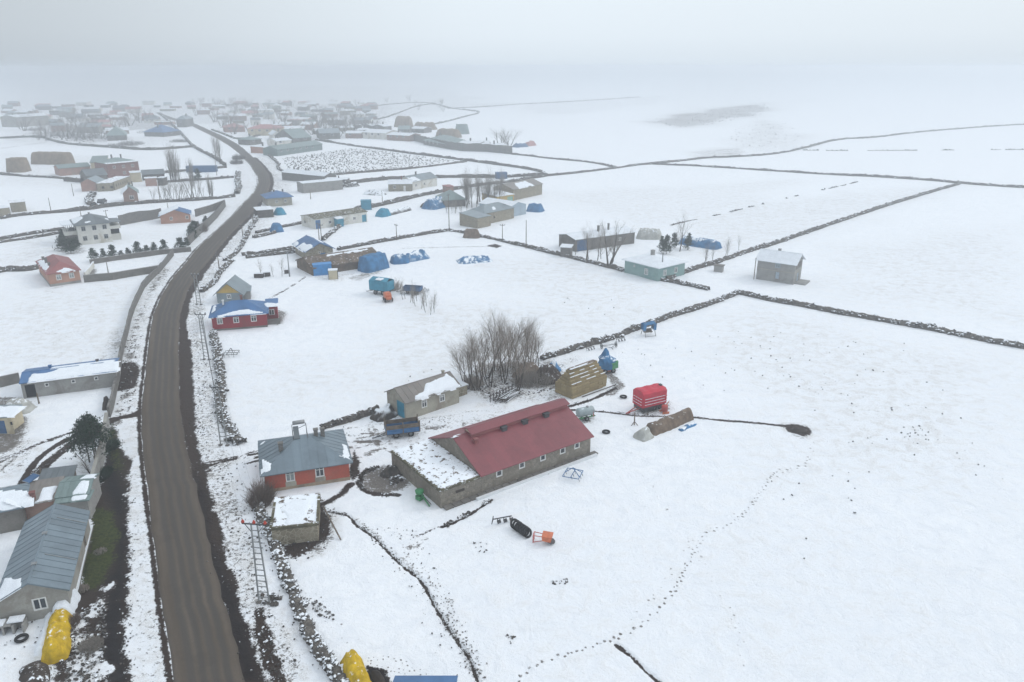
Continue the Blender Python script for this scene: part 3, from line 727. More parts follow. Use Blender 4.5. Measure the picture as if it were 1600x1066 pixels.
# ------------------------------------------------------------------ building generator
def frame(A, B, away=True):
    """local frame of a wall seen from the front: origin A, u along A->B, v pointing back"""
    A = np.array(A, float); B = np.array(B, float); u = B - A; L = float(np.hypot(*u)); u = u / L
    return A, u, L, atan2(u[1], u[0])
def wall_with_openings(mb, L, h, place, ops, z0=-.35, rec=.14):
    """place(s, z, d) maps (along wall, height, depth inwards) to xyz; ops = [(s0, z0, s1, z1)]"""
    xs = sorted({0.0, L} | {o[0] for o in ops} | {o[2] for o in ops}); zs = sorted({z0, h} | {o[1] for o in ops} | {o[3] for o in ops})
    for a, b in zip(xs[:-1], xs[1:]):
        for c, d in zip(zs[:-1], zs[1:]):
            mx, mz = (a + b) / 2, (c + d) / 2
            if any(o[0] < mx < o[2] and o[1] < mz < o[3] for o in ops): continue
            mb.add([place(a, c, 0), place(b, c, 0), place(b, d, 0), place(a, d, 0)], [(0, 1, 2, 3)])
    for a, c, b, d in ops:
        p = [(a, c), (b, c), (b, d), (a, d)]
        for i in range(4):
            q, r = p[i], p[(i + 1) % 4]
            mb.add([place(q[0], q[1], 0), place(r[0], r[1], 0), place(r[0], r[1], rec), place(q[0], q[1], rec)], [(3, 2, 1, 0)])
def snow_patch(mb, P, poly, thick=.09, step=.22, wob=.3, seed=0):
    """lump of snow lying on a surface; P(s, t) -> (point, unit normal) in metres, poly in the same metres"""
    poly = np.array(poly, float); x0, y0 = poly.min(0) - .3; x1, y1 = poly.max(0) + .3
    nx = max(2, int((x1 - x0) / step)); ny = max(2, int((y1 - y0) / step))
    xs = np.linspace(x0, x1, nx + 1); ys = np.linspace(y0, y1, ny + 1)
    XX, YY = np.meshgrid(xs, ys, indexing='ij'); x = XX.ravel(); y = YY.ravel()
    ins = np.zeros(len(x), bool); best = np.full(len(x), 1e9); n = len(poly)
    for i in range(n):
        a, b = poly[i], poly[(i + 1) % n]
        c = ((a[1] > y) != (b[1] > y)) & (x < (b[0] - a[0]) * (y - a[1]) / (b[1] - a[1] + 1e-12) + a[0]); ins ^= c
        d = b - a; LL = max(1e-9, d @ d); t = np.clip(((x - a[0]) * d[0] + (y - a[1]) * d[1]) / LL, 0, 1)
        best = np.minimum(best, np.hypot(x - a[0] - t * d[0], y - a[1] - t * d[1]))
    sd = np.where(ins, best, -best) + (fnoise(x / 1.1, y / 1.1, seed + 50, 3) - .62) * wob * 2
    H = thick * np.clip(sd / .18, 0, 1) ** .6 * (1 + .35 * (fnoise(x / .8, y / .8, seed + 3, 2) - .5))
    keep = sd.reshape(nx + 1, ny + 1) > -step * 1.6
    vid = {}; vs = []; fs = []
    for i in range(nx):
        for j in range(ny):
            if keep[i, j] and keep[i+1, j] and keep[i+1, j+1] and keep[i, j+1]:
                q = []
                for (a, b) in ((i, j), (i+1, j), (i+1, j+1), (i, j+1)):
                    k = a * (ny + 1) + b
                    if k not in vid:
                        p, nn = P(x[k], y[k]); hh = H[k] if sd[k] > 0 else max(-.07, sd[k] * .5 - .01)
                        vid[k] = len(vs); vs.append((p[0] + nn[0]*hh, p[1] + nn[1]*hh, p[2] + nn[2]*hh))
                    q.append(vid[k])
                fs.append(tuple(q))
    mb.add(vs, fs)

def roof_planes(L, D, h, kind, rise, ov, ovg):
    """list of (eave_a, eave_b, top_b, top_a) in local xyz; eave line first"""
    k = rise / (D / 2) if kind in ('gx', 'hip') else (rise / (L / 2) if kind == 'gy' else rise / D)
    if kind == 'gx':
        e = h - k * ov; m = D / 2
        return [[(-ovg, -ov, e), (L+ovg, -ov, e), (L+ovg, m, h+rise), (-ovg, m, h+rise)],
                [(L+ovg, D+ov, e), (-ovg, D+ov, e), (-ovg, m, h+rise), (L+ovg, m, h+rise)]]
    if kind == 'gy':
        e = h - k * ov; m = L / 2
        return [[(-ov, D+ovg, e), (-ov, -ovg, e), (m, -ovg, h+rise), (m, D+ovg, h+rise)],
                [(L+ov, -ovg, e), (L+ov, D+ovg, e), (m, D+ovg, h+rise), (m, -ovg, h+rise)]]
    if kind == 'hip':
        e = h - k * ov; m = D / 2; t = h + rise
        if L >= D:
            a, b = D / 2, L - D / 2
            return [[(-ov, -ov, e), (L+ov, -ov, e), (b, m, t), (a, m, t)], [(L+ov, -ov, e), (L+ov, D+ov, e), (b, m, t), (b, m, t)],
                    [(L+ov, D+ov, e), (-ov, D+ov, e), (a, m, t), (b, m, t)], [(-ov, D+ov, e), (-ov, -ov, e), (a, m, t), (a, m, t)]]
        a, b, mm = L / 2, D - L / 2, L / 2; e = h - rise / (L / 2) * ov
        return [[(-ov, -ov, e), (L+ov, -ov, e), (mm, a, t), (mm, a, t)], [(L+ov, -ov, e), (L+ov, D+ov, e), (mm, b, t), (mm, a, t)],
                [(L+ov, D+ov, e), (-ov, D+ov, e), (mm, b, t), (mm, b, t)], [(-ov, D+ov, e), (-ov, -ov, e), (mm, a, t), (mm, b, t)]]
    if kind == 'sb':      # rises towards the back
        return [[(-ovg, -ov, h - k*ov), (L+ovg, -ov, h - k*ov), (L+ovg, D+ov, h+rise+k*ov), (-ovg, D+ov, h+rise+k*ov)]]
    if kind == 'sf':      # rises towards the front
        return [[(L+ovg, D+ov, h - k*ov), (-ovg, D+ov, h - k*ov), (-ovg, -ov, h+rise+k*ov), (L+ovg, -ov, h+rise+k*ov)]]
    return [[(-ovg, -ov, h), (L+ovg, -ov, h), (L+ovg, D+ov, h+.02), (-ovg, D+ov, h+.02)]]

OBST = []
def building(name, label, cat, A, B, D, h, wall='plaster_grey', roof='roof_grey', kind='gx', rise=1.2, ov=.3, ovg=.25, ops=(), chim=(), snow=(), group=None,
             sheets=0, ribs=False, roof_t=.10, pl=None, frames='white', panes='glass', gable=None, recess=.14):
    A, u, L, ang = frame(A, B)
    t = thing(name, label, cat, (A[0], A[1], 0), ang, group)
    OBST.append((A, u, L, D))
    place = {'F': lambda s, z, d: (s, d, z), 'R': lambda s, z, d: (L - d, s, z), 'B': lambda s, z, d: (L - s, D - d, z), 'L': lambda s, z, d: (d, D - s, z)}
    length = {'F': L, 'B': L, 'L': D, 'R': D}
    hs = {'F': h, 'B': h, 'L': h, 'R': h}
    if kind == 'sb': hs['B'] = h + rise
    if kind == 'sf': hs['F'] = h + rise
    wb = MB()
    for sd in 'FRBL':
        o = [(c - w/2, z, c + w/2, z + hh) for (s, c, z, w, hh, k) in ops if s == sd]
        wall_with_openings(wb, length[sd], hs[sd], place[sd], o)
    if kind == 'gx':
        for x in (0, L): wb.add([(x, 0, h), (x, D, h), (x, D/2, h + rise)], [(0, 1, 2) if x else (2, 1, 0)])
    if kind == 'gy':
        for y in (0, D): wb.add([(0, y, h), (L, y, h), (L/2, y, h + rise)], [(0, 1, 2) if not y else (2, 1, 0)])
    if kind in ('sb', 'sf'):
        hi = D if kind == 'sb' else 0
        for x in (0, L): wb.add([(x, 0, h), (x, D, h), (x, hi, h + rise)], [(0, 1, 2)])
    wb.build('wall', M[wall], t)
    if pl:
        p = MB(); q = .03; ph = pl[1]
        p.box(-q, -q, -.3, L+q, 0-.002, ph); p.box(-q, D+.002, -.3, L+q, D+q, ph); p.box(-q, 0, -.3, -.002, D, ph); p.box(L+.002, 0, -.3, L+q, D, ph)
        p.build('plinth', M[pl[0]], t)
    if gable:
        g = MB()
        if kind == 'gy': g.add([(0, -.02, h), (L, -.02, h), (L/2, -.02, h + rise)], [(0, 1, 2)])
        else:
            g.add([(L+.02, 0, h), (L+.02, D, h), (L+.02, D/2, h + rise)], [(0, 1, 2)]); g.add([(-.02, 0, h), (-.02, D, h), (-.02, D/2, h + rise)], [(2, 1, 0)])
        g.build('gable', M[gable], t)
    # windows and doors
    for (s, c, z, w, hh, k) in ops:
        P = place[s]
        def bx(mb, s0, z0, s1, z1, d0, d1):
            a, b = P(s0, z0, d0), P(s1, z1, d1)
            mb.box(min(a[0], b[0]), min(a[1], b[1]), z0, max(a[0], b[0]), max(a[1], b[1]), z1)
        if k[0] in 'wW':      # window: frame with a mullion and transom, pane behind
            f = MB(); fw = .09 if w > .7 else .07; s0, s1 = c - w/2, c + w/2
            pr = -.03
            bx(f, s0 - .02, z - .02, s1 + .02, z + fw, pr, .08); bx(f, s0 - .02, z + hh - fw, s1 + .02, z + hh + .02, pr, .08)
            bx(f, s0 - .02, z + fw, s0 + fw, z + hh - fw, pr, .08); bx(f, s1 - fw, z + fw, s1 + .02, z + hh - fw, pr, .08)
            if w > .7 and k[0] == 'w': bx(f, c - fw*.5, z + fw, c + fw*.5, z + hh - fw, pr + .02, .07)
            if 'T' in k:
                bx(f, s0 + fw, z + hh*.68, c - fw*.5, z + hh*.68 + .07, 0, .07); bx(f, c + fw*.5, z + hh*.68, s1 - fw, z + hh*.68 + .07, 0, .07)
            fo = f.build('window', M['white' if frames == 'white' else frames], t)
            g = MB(); bx(g, s0 + fw*.8, z + fw*.8, s1 - fw*.8, z + hh - fw*.8, .085, .12); g.build('pane', M[panes if 'C' not in k else 'glass_curtain'], fo)
            if 'S' in k:     # painted surround running down to the plinth
                q = MB(); bx(q, s0 - .12, .25, s1 + .12, z - .03, -.025, -.003); q.build('window_apron', M['plaster_warm'], fo); q = MB(); bx(q, s0 - .12, z + hh + .025, s1 + .12, z + hh + .25, -.06, -.003); q.build('lintel', M['plaster_warm'], fo)
        elif k[0] == 'd':    # door leaf in its frame; colour key after the colon
            mk = k.split(':')[1] if ':' in k else 'teal_paint'
            d = MB(); s0, s1 = c - w/2, c + w/2
            bx(d, s0 + .03, z, s1 - .03, z + hh - .03, .06, .11)
            if w > 1.6: bx(d, c - .03, z, c + .03, z + hh - .04, .04, .058)
            for q in range(1, 3): bx(d, s0 + .05, z + hh*q/3 - .03, s1 - .05, z + hh*q/3 + .03, .045, .058)
            do = d.build('door', M[mk], t)
            hd = MB(); bx(hd, s1 - .25, z + hh*.45, s1 - .2, z + hh*.45 + .2, .01, .055); hd.build('handle', M['dark_metal'], do)
        elif k[0] == 'o':    # open doorway, its unlit inside painted on a near black panel
            d = MB(); bx(d, c - w/2, z, c + w/2, z + hh, recess - .01, recess + .03); d.build('doorway', M['inside_shade'], t)
    # roof
    pls = roof_planes(L, D, h, kind, rise, ov, ovg)
    rb = MB()
    for q in pls:
        p = []
        for v_ in q:
            if not p or v_ != p[-1]: p.append(v_)
        rb.slab([(a, b, c + roof_t) for a, b, c in p], roof_t * .98)
    if kind in ('gx',): rb.bar((-ovg - .01, D/2, h+rise+roof_t), (L+ovg+.01, D/2, h+rise+roof_t), .16, .07)
    if kind == 'gy': rb.bar((L/2, -ovg - .01, h+rise+roof_t), (L/2, D+ovg+.01, h+rise+roof_t), .16, .07)
    ro = rb.build('roof', M[roof], t)
    def planefn(i, lift=0.0):
        q = [Vector(p) + Vector((0, 0, roof_t + lift)) for p in pls[i]]
        ex = (q[1] - q[0]).normalized(); n = ex.cross(q[3] - q[0] if (q[3] - q[0]).length > .01 else q[2] - q[0]).normalized(); ey = n.cross(ex)
        if n.z < 0: n = -n; ey = -ey
        return lambda s, tt: (q[0] + ex * s + ey * tt, n)
    if sheets:
        for i, q in enumerate(pls):
            P = planefn(i); q4 = [Vector(p) for p in q]
            Le = (q4[1] - q4[0]).length; ex = (q4[1] - q4[0]).normalized(); n0 = P(0, 0)[1]; ey = n0.cross(ex)
            a3 = (q4[3] - q4[0]); b2 = (q4[2] - q4[0]); sA = a3.dot(ex); sB = b2.dot(ex); Hh = max(a3.dot(ey), b2.dot(ey))
            nsh = max(2, int(round(Le / sheets)))
            def top(s):       # height of the plane at distance s along the eave
                if s < sA - 1e-6: return Hh * s / sA if sA > 0 else Hh
                if s > sB + 1e-6: return Hh * (Le - s) / (Le - sB) if Le > sB else Hh
                return Hh
            for k in range(nsh):
                s0, s1 = Le * k / nsh + .004, Le * (k + 1) / nsh - .004
                t0, t1 = top(s0), top(s1); mid = []
                for cut in (sA, sB):
                    if s0 < cut < s1: mid.append((cut, top(cut)))
                lift = .012 + .006 * random.random(); e0 = -.04 * random.random()
                pts = [(s0, e0), (s1, e0)] + [(s1, t1)] + mid[::-1] + [(s0, t0)]
                pts = [p for j, p in enumerate(pts) if j == 0 or abs(p[0]-pts[j-1][0]) + abs(p[1]-pts[j-1][1]) > .01]
                V3 = [P(s, tt)[0] + n0 * lift for s, tt in pts]; lo = [P(s, tt)[0] + n0 * .004 for s, tt in pts]; m_ = len(V3)
                mb = MB(); mb.add([tuple(v) for v in V3] + [tuple(v) for v in lo], [tuple(range(m_))] + [(j, m_+j, m_+(j+1) % m_, (j+1) % m_) for j in range(m_)])
                # standing seam
                if t0 > .3 and 'red' not in roof: mb.bar(tuple(P(s0 + .02, e0 + .02)[0] + n0 * (lift + .02)), tuple(P(s0 + .02, t0 - .02)[0] + n0 * (lift + .008)), .03, .03)
                mb.build('roof_sheet', M[roof], ro)
    for c in chim:   # (x, y, base z, height, width, material)
        x, y, z, hh, w = c[:5]; mk = c[5] if len(c) > 5 else 'block_dark'
        cb = MB(); cb.box(x - w/2, y - w/2, z, x + w/2, y + w/2, z + hh); cb.box(x - w/2 - .06, y - w/2 - .06, z + hh - .12, x + w/2 + .06, y + w/2 + .06, z + hh - .02)
        cb.build('chimney', M[mk], ro)
    for k, sp in enumerate(snow):   # (plane index, polygon in metres along eave / up the slope, thickness)
        sb = MB(); snow_patch(sb, planefn(sp[0], .03 if sheets else .0), sp[1], sp[2] if len(sp) > 2 else .1, sp[3] if len(sp) > 3 else .22, sp[4] if len(sp) > 4 else .3, seed=k + int(L * 10))
        sb.build('snow_patch', M['snow'], ro, True)
    return t, ro, planefn, L

# ------------------------------------------------------------------ dry stone walls
def ico():
    p = (1 + 5 ** .5) / 2
    v = np.array([(-1,p,0),(1,p,0),(-1,-p,0),(1,-p,0),(0,-1,p),(0,1,p),(0,-1,-p),(0,1,-p),(p,0,-1),(p,0,1),(-p,0,-1),(-p,0,1)], float)
    v /= np.linalg.norm(v[0])
    f = np.array([(0,11,5),(0,5,1),(0,1,7),(0,7,10),(0,10,11),(1,5,9),(5,11,4),(11,10,2),(10,7,6),(7,1,8),(3,9,4),(3,4,2),(3,2,6),(3,6,8),(3,8,9),(4,9,5),(2,4,11),(6,2,10),(8,6,7),(9,8,1)])
    return v, f
ICO_V, ICO_F = ico()
def stones_mesh(name, C, S, mat, seed=0, flat=.7):
    """C (n,3) centres, S (n,) radii: one mesh of rough boulders"""
    rs = np.random.RandomState(seed); n = len(C)
    a = rs.rand(n) * 6.28; sc = np.stack([rs.uniform(.75, 1.3, n), rs.uniform(.75, 1.3, n), rs.uniform(flat * .8, flat * 1.2, n)], 1) * S[:, None]
    V = ICO_V[None] * (1 + rs.uniform(-.22, .22, (n, 12, 1))); V = V * sc[:, None, :]
    ca, sa = np.cos(a)[:, None], np.sin(a)[:, None]
    X = V[..., 0] * ca - V[..., 1] * sa; Y = V[..., 0] * sa + V[..., 1] * ca
    tl = rs.uniform(-.4, .4, (n, 1)); Z = V[..., 2] + X * tl
    W = np.stack([X, Y, Z], -1) + C[:, None, :]
    F = ICO_F[None] + (np.arange(n) * 12)[:, None, None]
    return np_mesh(name, W.reshape(-1, 3), F.reshape(-1, 3), M[mat] if isinstance(mat, str) else mat)
def stone_wall(label, px, w=.9, h=.9, dens=5.0, size=.24, seed=1, name='stone_wall', mat='rubble', core='stone_dark', group=None, world=False, gap=0, cat='stone wall'):
    pts = resample(smooth_line(px if world else GL(px), 1), .5 if dens > 2 else 1.5); P = np.array(pts); n = len(P)
    T = np.gradient(P, axis=0); T /= (np.linalg.norm(T, axis=1)[:, None] + 1e-9); Nn = np.stack([T[:, 1], -T[:, 0]], 1)
    rs = np.random.RandomState(seed)
    prof = [(-.5, 0), (-.42, .55), (-.25, .85), (.25, .85), (.42, .55), (.5, 0)]
    V = []; wob = rs.uniform(-.12, .12, n); hv = 1 + (fnoise(np.arange(n) / 4., seed * .7 + np.zeros(n), seed, 3) - .5) * .9
    keep = fnoise(np.arange(n) / 3., np.zeros(n) + seed, seed + 5, 2) > gap if gap else np.ones(n, bool)
    for i in range(n):
        for a, b in prof:
            q = P[i] + Nn[i] * (a * w * (1 + rs.uniform(-.15, .15)) + wob[i]); V.append((q[0], q[1], max(-.1, b * h * (.35 if gap else 1) * hv[i] * (1 + rs.uniform(-.1, .1))) if b else -.15))
    F = [(i*6+j, i*6+j+1, (i+1)*6+j+1, (i+1)*6+j) for i in range(n-1) if keep[i] and keep[i+1] for j in range(5)]
    t = thing(name, label, cat, (P[0][0], P[0][1], 0), 0, group)
    V = np.array(V) - np.array([P[0][0], P[0][1], 0])
    link('core', np_mesh('core', V, np.array(F).reshape(-1, 4), M[core]), t)
    Ltot = n * .5 if dens > 2 else n * 1.5; m = max(8, int(Ltot * dens)); ii = rs.uniform(0, n - 1.001, m); i0 = ii.astype(int); fr = (ii - i0)[:, None]
    if gap: ok = keep[i0] & keep[np.minimum(i0 + 1, n - 1)]; ii = ii[ok]; i0 = i0[ok]; fr = fr[ok]; m = len(ii)
    base = P[i0] * (1 - fr) + P[np.minimum(i0 + 1, n - 1)] * fr
    s = rs.uniform(-.55, .55, m); z = h * hv[i0] * (1 - np.abs(s) ** 2.2 * 2.2) * rs.uniform(.35, 1.0, m); z = np.clip(z, .02, None)
    C = np.concatenate([base + Nn[i0] * (s * w + wob[i0])[:, None], z[:, None]], 1) - np.array([P[0][0], P[0][1], 0])
    so = link('stones', stones_mesh('stones', C, rs.uniform(.6, 1.35, m) * size, mat, seed), t); so['kind'] = 'stuff'
    return t
def solid_wall(label, px, h=1.8, th=.3, mat='concrete', cap=True, name='garden_wall', cat='wall', snow=False, posts=0, hvar=0.0, group=None, world=False):
    """plain masonry wall with an irregular top and a coping"""
    pts = px if world else GL(px); pts = resample(pts, 2.0); P = np.array(pts); n = len(P)
    T = np.gradient(P, axis=0); T /= np.linalg.norm(T, axis=1)[:, None]; Nn = np.stack([T[:, 1], -T[:, 0]], 1)
    o = P[0].copy(); t = thing(name, label, cat, (o[0], o[1], 0), 0, group); P = P - o
    b = MB(); c = MB(); hh = [h + (random.random() - .5) * hvar for _ in range(n)]
    for i in range(n - 1):
        q = [P[i] - Nn[i]*th/2, P[i+1] - Nn[i+1]*th/2, P[i+1] + Nn[i+1]*th/2, P[i] + Nn[i]*th/2]; z = [hh[i], hh[i+1], hh[i+1], hh[i]]
        b.add([(p[0], p[1], -.3) for p in q] + [(p[0], p[1], zz) for p, zz in zip(q, z)], [(4,5,6,7),(0,1,5,4),(2,3,7,6),(1,2,6,5),(3,0,4,7)])
        if cap:
            k = th/2 + .05; q = [P[i] - Nn[i]*k, P[i+1] - Nn[i+1]*k, P[i+1] + Nn[i+1]*k, P[i] + Nn[i]*k]
            c.add([(p[0], p[1], zz + .003) for p, zz in zip(q, z)] + [(p[0], p[1], zz + .09) for p, zz in zip(q, z)], [(4,5,6,7),(0,1,5,4),(2,3,7,6),(1,2,6,5),(3,0,4,7),(3,2,1,0)])
    b.build('wall_body', M[mat], t)
    if cap: c.build('coping', M['snow' if snow else ('concrete' if mat != 'concrete' else 'plaster_grey')], t)
    return t

# ------------------------------------------------------------------ heaps and covered stacks
def mound(name, label, cat, A, B, width, h, mat, k=1.6, p=1.0, rough=.12, nseg=.45, ends=1.0, seed=0, group=None, flat=.0, part=None, kind=None):
    """elongated heap from A to B; k sharpness of the flanks, p ridge power"""
    A = np.array(A, float); B = np.array(B, float); u = B - A; L = float(np.hypot(*u)); u /= L; v = np.array([-u[1], u[0]])
    HL = L / 2 + width * .28; nx = max(6, int(2 * HL / nseg)); ny = max(6, int(width / nseg)); V = []
    for i in range(nx + 1):
        s = -1 + 2 * i / nx
        for j in range(ny + 1):
            t = -1 + 2 * j / ny
            x = s * HL; y = t * width / 2
            es = max(0, 1 - abs(s)) * HL / (width * .5 * max(.2, ends))
            y *= (1 - (1 - min(1, es)) ** 2 * .35)
            f = min(1, (1 - abs(t)) * k) ** p; g = min(1, es * k) ** p
            z = h * min(f, g) if flat else h * f * g
            nn = float(fnoise(x * 1.1 + seed, y * 1.1, seed, 3)) - .5 + (float(fnoise(x * 4, y * 4, seed + 2, 2)) - .5) * .35; z = z * (1 + nn * rough * 3) + nn * rough * .5
            x += (float(vnoise(x * 2, y * 2, seed + 8)) - .5) * .25; y += (float(vnoise(x * 2, y * 2, seed + 9)) - .5) * .25
            edge = i in (0, nx) or j in (0, ny)
            V.append((x, y, -.2 if edge else max(z, 0.0)))
    F = [(i*(ny+1)+j, (i+1)*(ny+1)+j, (i+1)*(ny+1)+j+1, i*(ny+1)+j+1) for i in range(nx) for j in range(ny)]
    mb = MB(); mb.add(V, F); c = (A + B) / 2
    o = mb.build(name, M[mat], None, True, (c[0], c[1], 0), atan2(u[1], u[0]))
    return tag(o, label, cat, group, kind)
def LX(A, B, px, py, z):
    """local coordinates (along wall, depth) of a photograph pixel at height z"""
    A = np.array(A); B = np.array(B); u = (B - A) / np.linalg.norm(B - A); q = np.array(G(px, py, z)) - A
    return float(q @ u), float(q @ np.array([-u[1], u[0]]))
def lp(fr, x, y):
    """world xy of a local point of a frame (A, B)"""
    A = np.array(fr[0], float); B = np.array(fr[1], float); u = (B - A) / np.linalg.norm(B - A); v = np.array([-u[1], u[0]])
    q = A + u * x + v * y; return (float(q[0]), float(q[1]))
def annex(t, x0, y0, x1, y1, h, wall, roof, rise=0, lean='y+', ov=.2, name='annex', z0=-.3, snow=False):
    """lower wing of a house: its own walls and a flat or lean-to roof, parts of the same house"""
    b = MB(); b.box(x0, y0, z0, x1, y1, h); b.build(name + '_wall', M[wall], t)
    a, c = (x0 - ov, y0 - ov), (x1 + ov, y1 + ov)
    z = {'y+': (0, 0, 1, 1), 'y-': (1, 1, 0, 0), 'x+': (0, 1, 1, 0), 'x-': (1, 0, 0, 1)}[lean]
    r = MB(); r.slab([(a[0], a[1], h + .1 + z[0]*rise), (c[0], a[1], h + .1 + z[1]*rise), (c[0], c[1], h + .1 + z[2]*rise), (a[0], c[1], h + .1 + z[3]*rise)], .095)
    if rise > .2:
        w = MB()
        if lean[0] == 'y':
            yh = y1 if lean[1] == '+' else y0
            for x in (x0, x1): w.add([(x, y0, h), (x, y1, h), (x, yh, h + rise)], [(0, 1, 2)])
            w.add([(x0, yh, h), (x1, yh, h), (x1, yh, h + rise), (x0, yh, h + rise)], [(0, 1, 2, 3)])
        w.build(name + '_gable', M[wall], t) if w.v else None
    return r.build(name + '_roof', M[roof], t)

# ================= the long stone barn
bA, bB = G(689, 794), G(922, 708)
bx = lambda x, y=0: lp((bA, bB), x, y)
wx = [LX(bA, bB, px, py, 1.85)[0] - 5.25 for px, py in ((786, 742), (820.7, 728.5), (854, 717), (885, 706), (906, 697))]
barn, barn_roof, bP, bL = building('stone_barn', 'long stone barn with red metal roof and a snowy earth roofed near end', 'barn', bx(5.25), bx(21.45), 10.9, 2.4,
    wall='stone_wall_grey', roof='roof_red', kind='gx', rise=2.3, ov=.35, ovg=.25, sheets=1.0,
    ops=[('F', x, 1.32, .78, .76, 'W') for x in wx] + [('R', 5.4, 0, 2.2, 2.3, 'd:wood')],
    chim=[(1.9, 3.9, 3.6, 1.1, .45, 'roof_red_old')])
def barn_extra():
    t = barn; x0 = -5.25
    b = MB(); b.box(x0, .02, -.3, -.02, 11.3, 2.15); b.build('earth_roof_wing', M['stone_wall_grey'], t)
    # low dark vent slot in the front wall of the wing
    s = MB(); s.box(-3.3, -.03, 1.15, -2.2, .019, 1.45); s.build('vent_slot', M['wood_dark'], t)
    # irregular sod roof: heightfield with ragged border
    nx, ny = 30, 60; V = []
    for i in range(nx + 1):
        for j in range(ny + 1):
            x = x0 - .12 + (5.2 + .08) * i / nx; y = -.12 + 11.5 * j / ny
            e = min(i, j, ny - j) ; z = 2.17 + .16 * min(1, e / 3) + float(fnoise(x * 1.7, y * 1.7, 5, 3) - .5) * .22
            V.append((x + random.uniform(-.04, .04), y + random.uniform(-.04, .04), z if e else 2.1))
    m = MB(); m.add(V, [(i*(ny+1)+j, (i+1)*(ny+1)+j, (i+1)*(ny+1)+j+1, i*(ny+1)+j+1) for i in range(nx) for j in range(ny)])
    m.build('earth_roof', M['sod_snow'], t, True)
    k = MB()
    for i in range(60):   # turf and stones along the rim
        y = 11.2 * i / 60
        k.box(x0 - .14, y, 2.0, x0 + .16, y + .15, 2.2 + random.random() * .12)
    for i in range(28):
        x = x0 + 5.1 * i / 28; k.box(x, -.12, 2.02, x + .15, .16, 2.2 + random.random() * .1)
    k.build('turf_edge', M['sod'], t)
    # raised ridge with ventilators
    L = bL; yc = 5.45; zr = 4.7
    r = MB(); r.box(1.9, yc - .8, 4.2, L + .1, yc + .8, zr + .25); r.build('ridge_monitor', M['roof_red_old'], t)
    a = MB()
    for s in (-1, 1):
        q = [(1.7, yc + s*1.05, zr + .22), (L + .3, yc + s*1.05, zr + .22), (L + .3, yc, zr + .62), (1.7, yc, zr + .62)]
        a.slab([(x, y, z + .06) for x, y, z in (q if s < 0 else [q[1], q[0], q[3], q[2]])], .06)
    a.build('monitor_roof', M['roof_red'], t)
    c = MB(); c.add([(1.88, yc - .8, zr + .2), (1.88, yc + .8, zr + .2), (1.88, yc, zr + .5)], [(0, 1, 2)]); c.build('monitor_gable', M['plaster_cream'], t)
    for x in (6.2, 9.3, 12.6):
        v = MB(); v.box(x - .35, yc - 1.35, 4.25, x + .35, yc - .82, 4.75); v.box(x - .42, yc - 1.45, 4.76, x + .42, yc - .82, 4.82); v.build('ventilator', M['dark_metal'], t)
    # white kerb of snow melt along the foot of the wall
    f = MB(); f.box(-1.2, -1.05, -.1, L + .3, -.72, .2); f.build('foot_kerb', M['kerb'], t)
    j = MB()
    for x in np.arange(-5, L, 1.1): j.box(x, -.715, -.05, x + 1.0, -.004, .09 + random.random() * .03)
    j.build('foot_paving', M['concrete_dark'], t)
    q = MB(); snow_patch(q, bP(1, .03), [(L - 1.2, 5.5), (L + .3, 5.6), (L + .3, 6.3), (L - .8, 6.3)], .08); q.build('snow_patch', M['snow'], barn_roof, True)
barn_extra()

# ================= grey shed with the blue door
sA, sB = G(635, 656.6), G(717.5, 629)
shed, *_ = building('shed', 'grey rendered shed with a teal metal door and half its roof under snow', 'shed', sA, sB, 4.7, 2.65, wall='plaster_warm', roof='roof_rusty', kind='gx', rise=1.25, ov=.3, ovg=.25, sheets=.95,
    ops=[('F', 3.0, 1.0, .85, 1.05, 'wT'), ('F', 6.0, 1.0, .85, 1.05, 'wT'), ('L', 3.35, 0, 1.9, 2.3, 'd:teal_paint')],
    snow=[(0, [(1.4, .0), (9.3, .0), (9.3, 1.6), (8.6, 2.6), (6.5, 2.5), (4.6, 2.2), (3.6, 1.2), (1.9, .9)], .16, .2, .35)],
    chim=[(8.1, 2.6, 3.7, .65, .3, 'plaster_warm')])
t2 = annex(shed, 8.95, 1.6, 11.6, 4.9, 1.5, 'stone_lime', 'snow_roof', 0, ov=.15)

# ================= house with the hipped grey roof and orange walls
oA, oB = G(416, 770), G(547, 749)
ohouse, ohr, oP, oL = building('orange_house', 'single storey house with orange walls and a hipped grey metal roof beside the road', 'house', oA, oB, 8.3, 2.45, wall='orange', roof='roof_grey_blue', kind='hip', rise=1.9, ov=.45,
    sheets=.95, pl=('plinth', .35),
    ops=[('F', 2.75, .95, .95, 1.25, 'wTSC'), ('F', 6.0, .95, .95, 1.25, 'wTS'), ('R', 3, .95, .9, 1.2, 'wT'), ('L', 4, 0, 1.0, 2.1, 'd:white')],
    chim=[(2.1, 2.9, 3.2, 1.35, .5, 'block_dark'), (6.2, 4.5, 3.9, 1.0, .45, 'block_dark'), (7.0, 4.9, 3.5, 1.2, .45, 'block_dark')],
    snow=[(0, [(.2, .6), (1.1, .4), (1.3, 1.6), (.5, 2.3)], .05), (3, [(1.0, .3), (1.6, .2), (1.7, .8), (1.1, 1.0)], .05), (1, [(.3, .1), (4.2, .1), (4.6, .8), (2.2, .9), (.9, 1.2)], .08), (0, [(.1, .05), (.7, .05), (.5, .5)], .06)])
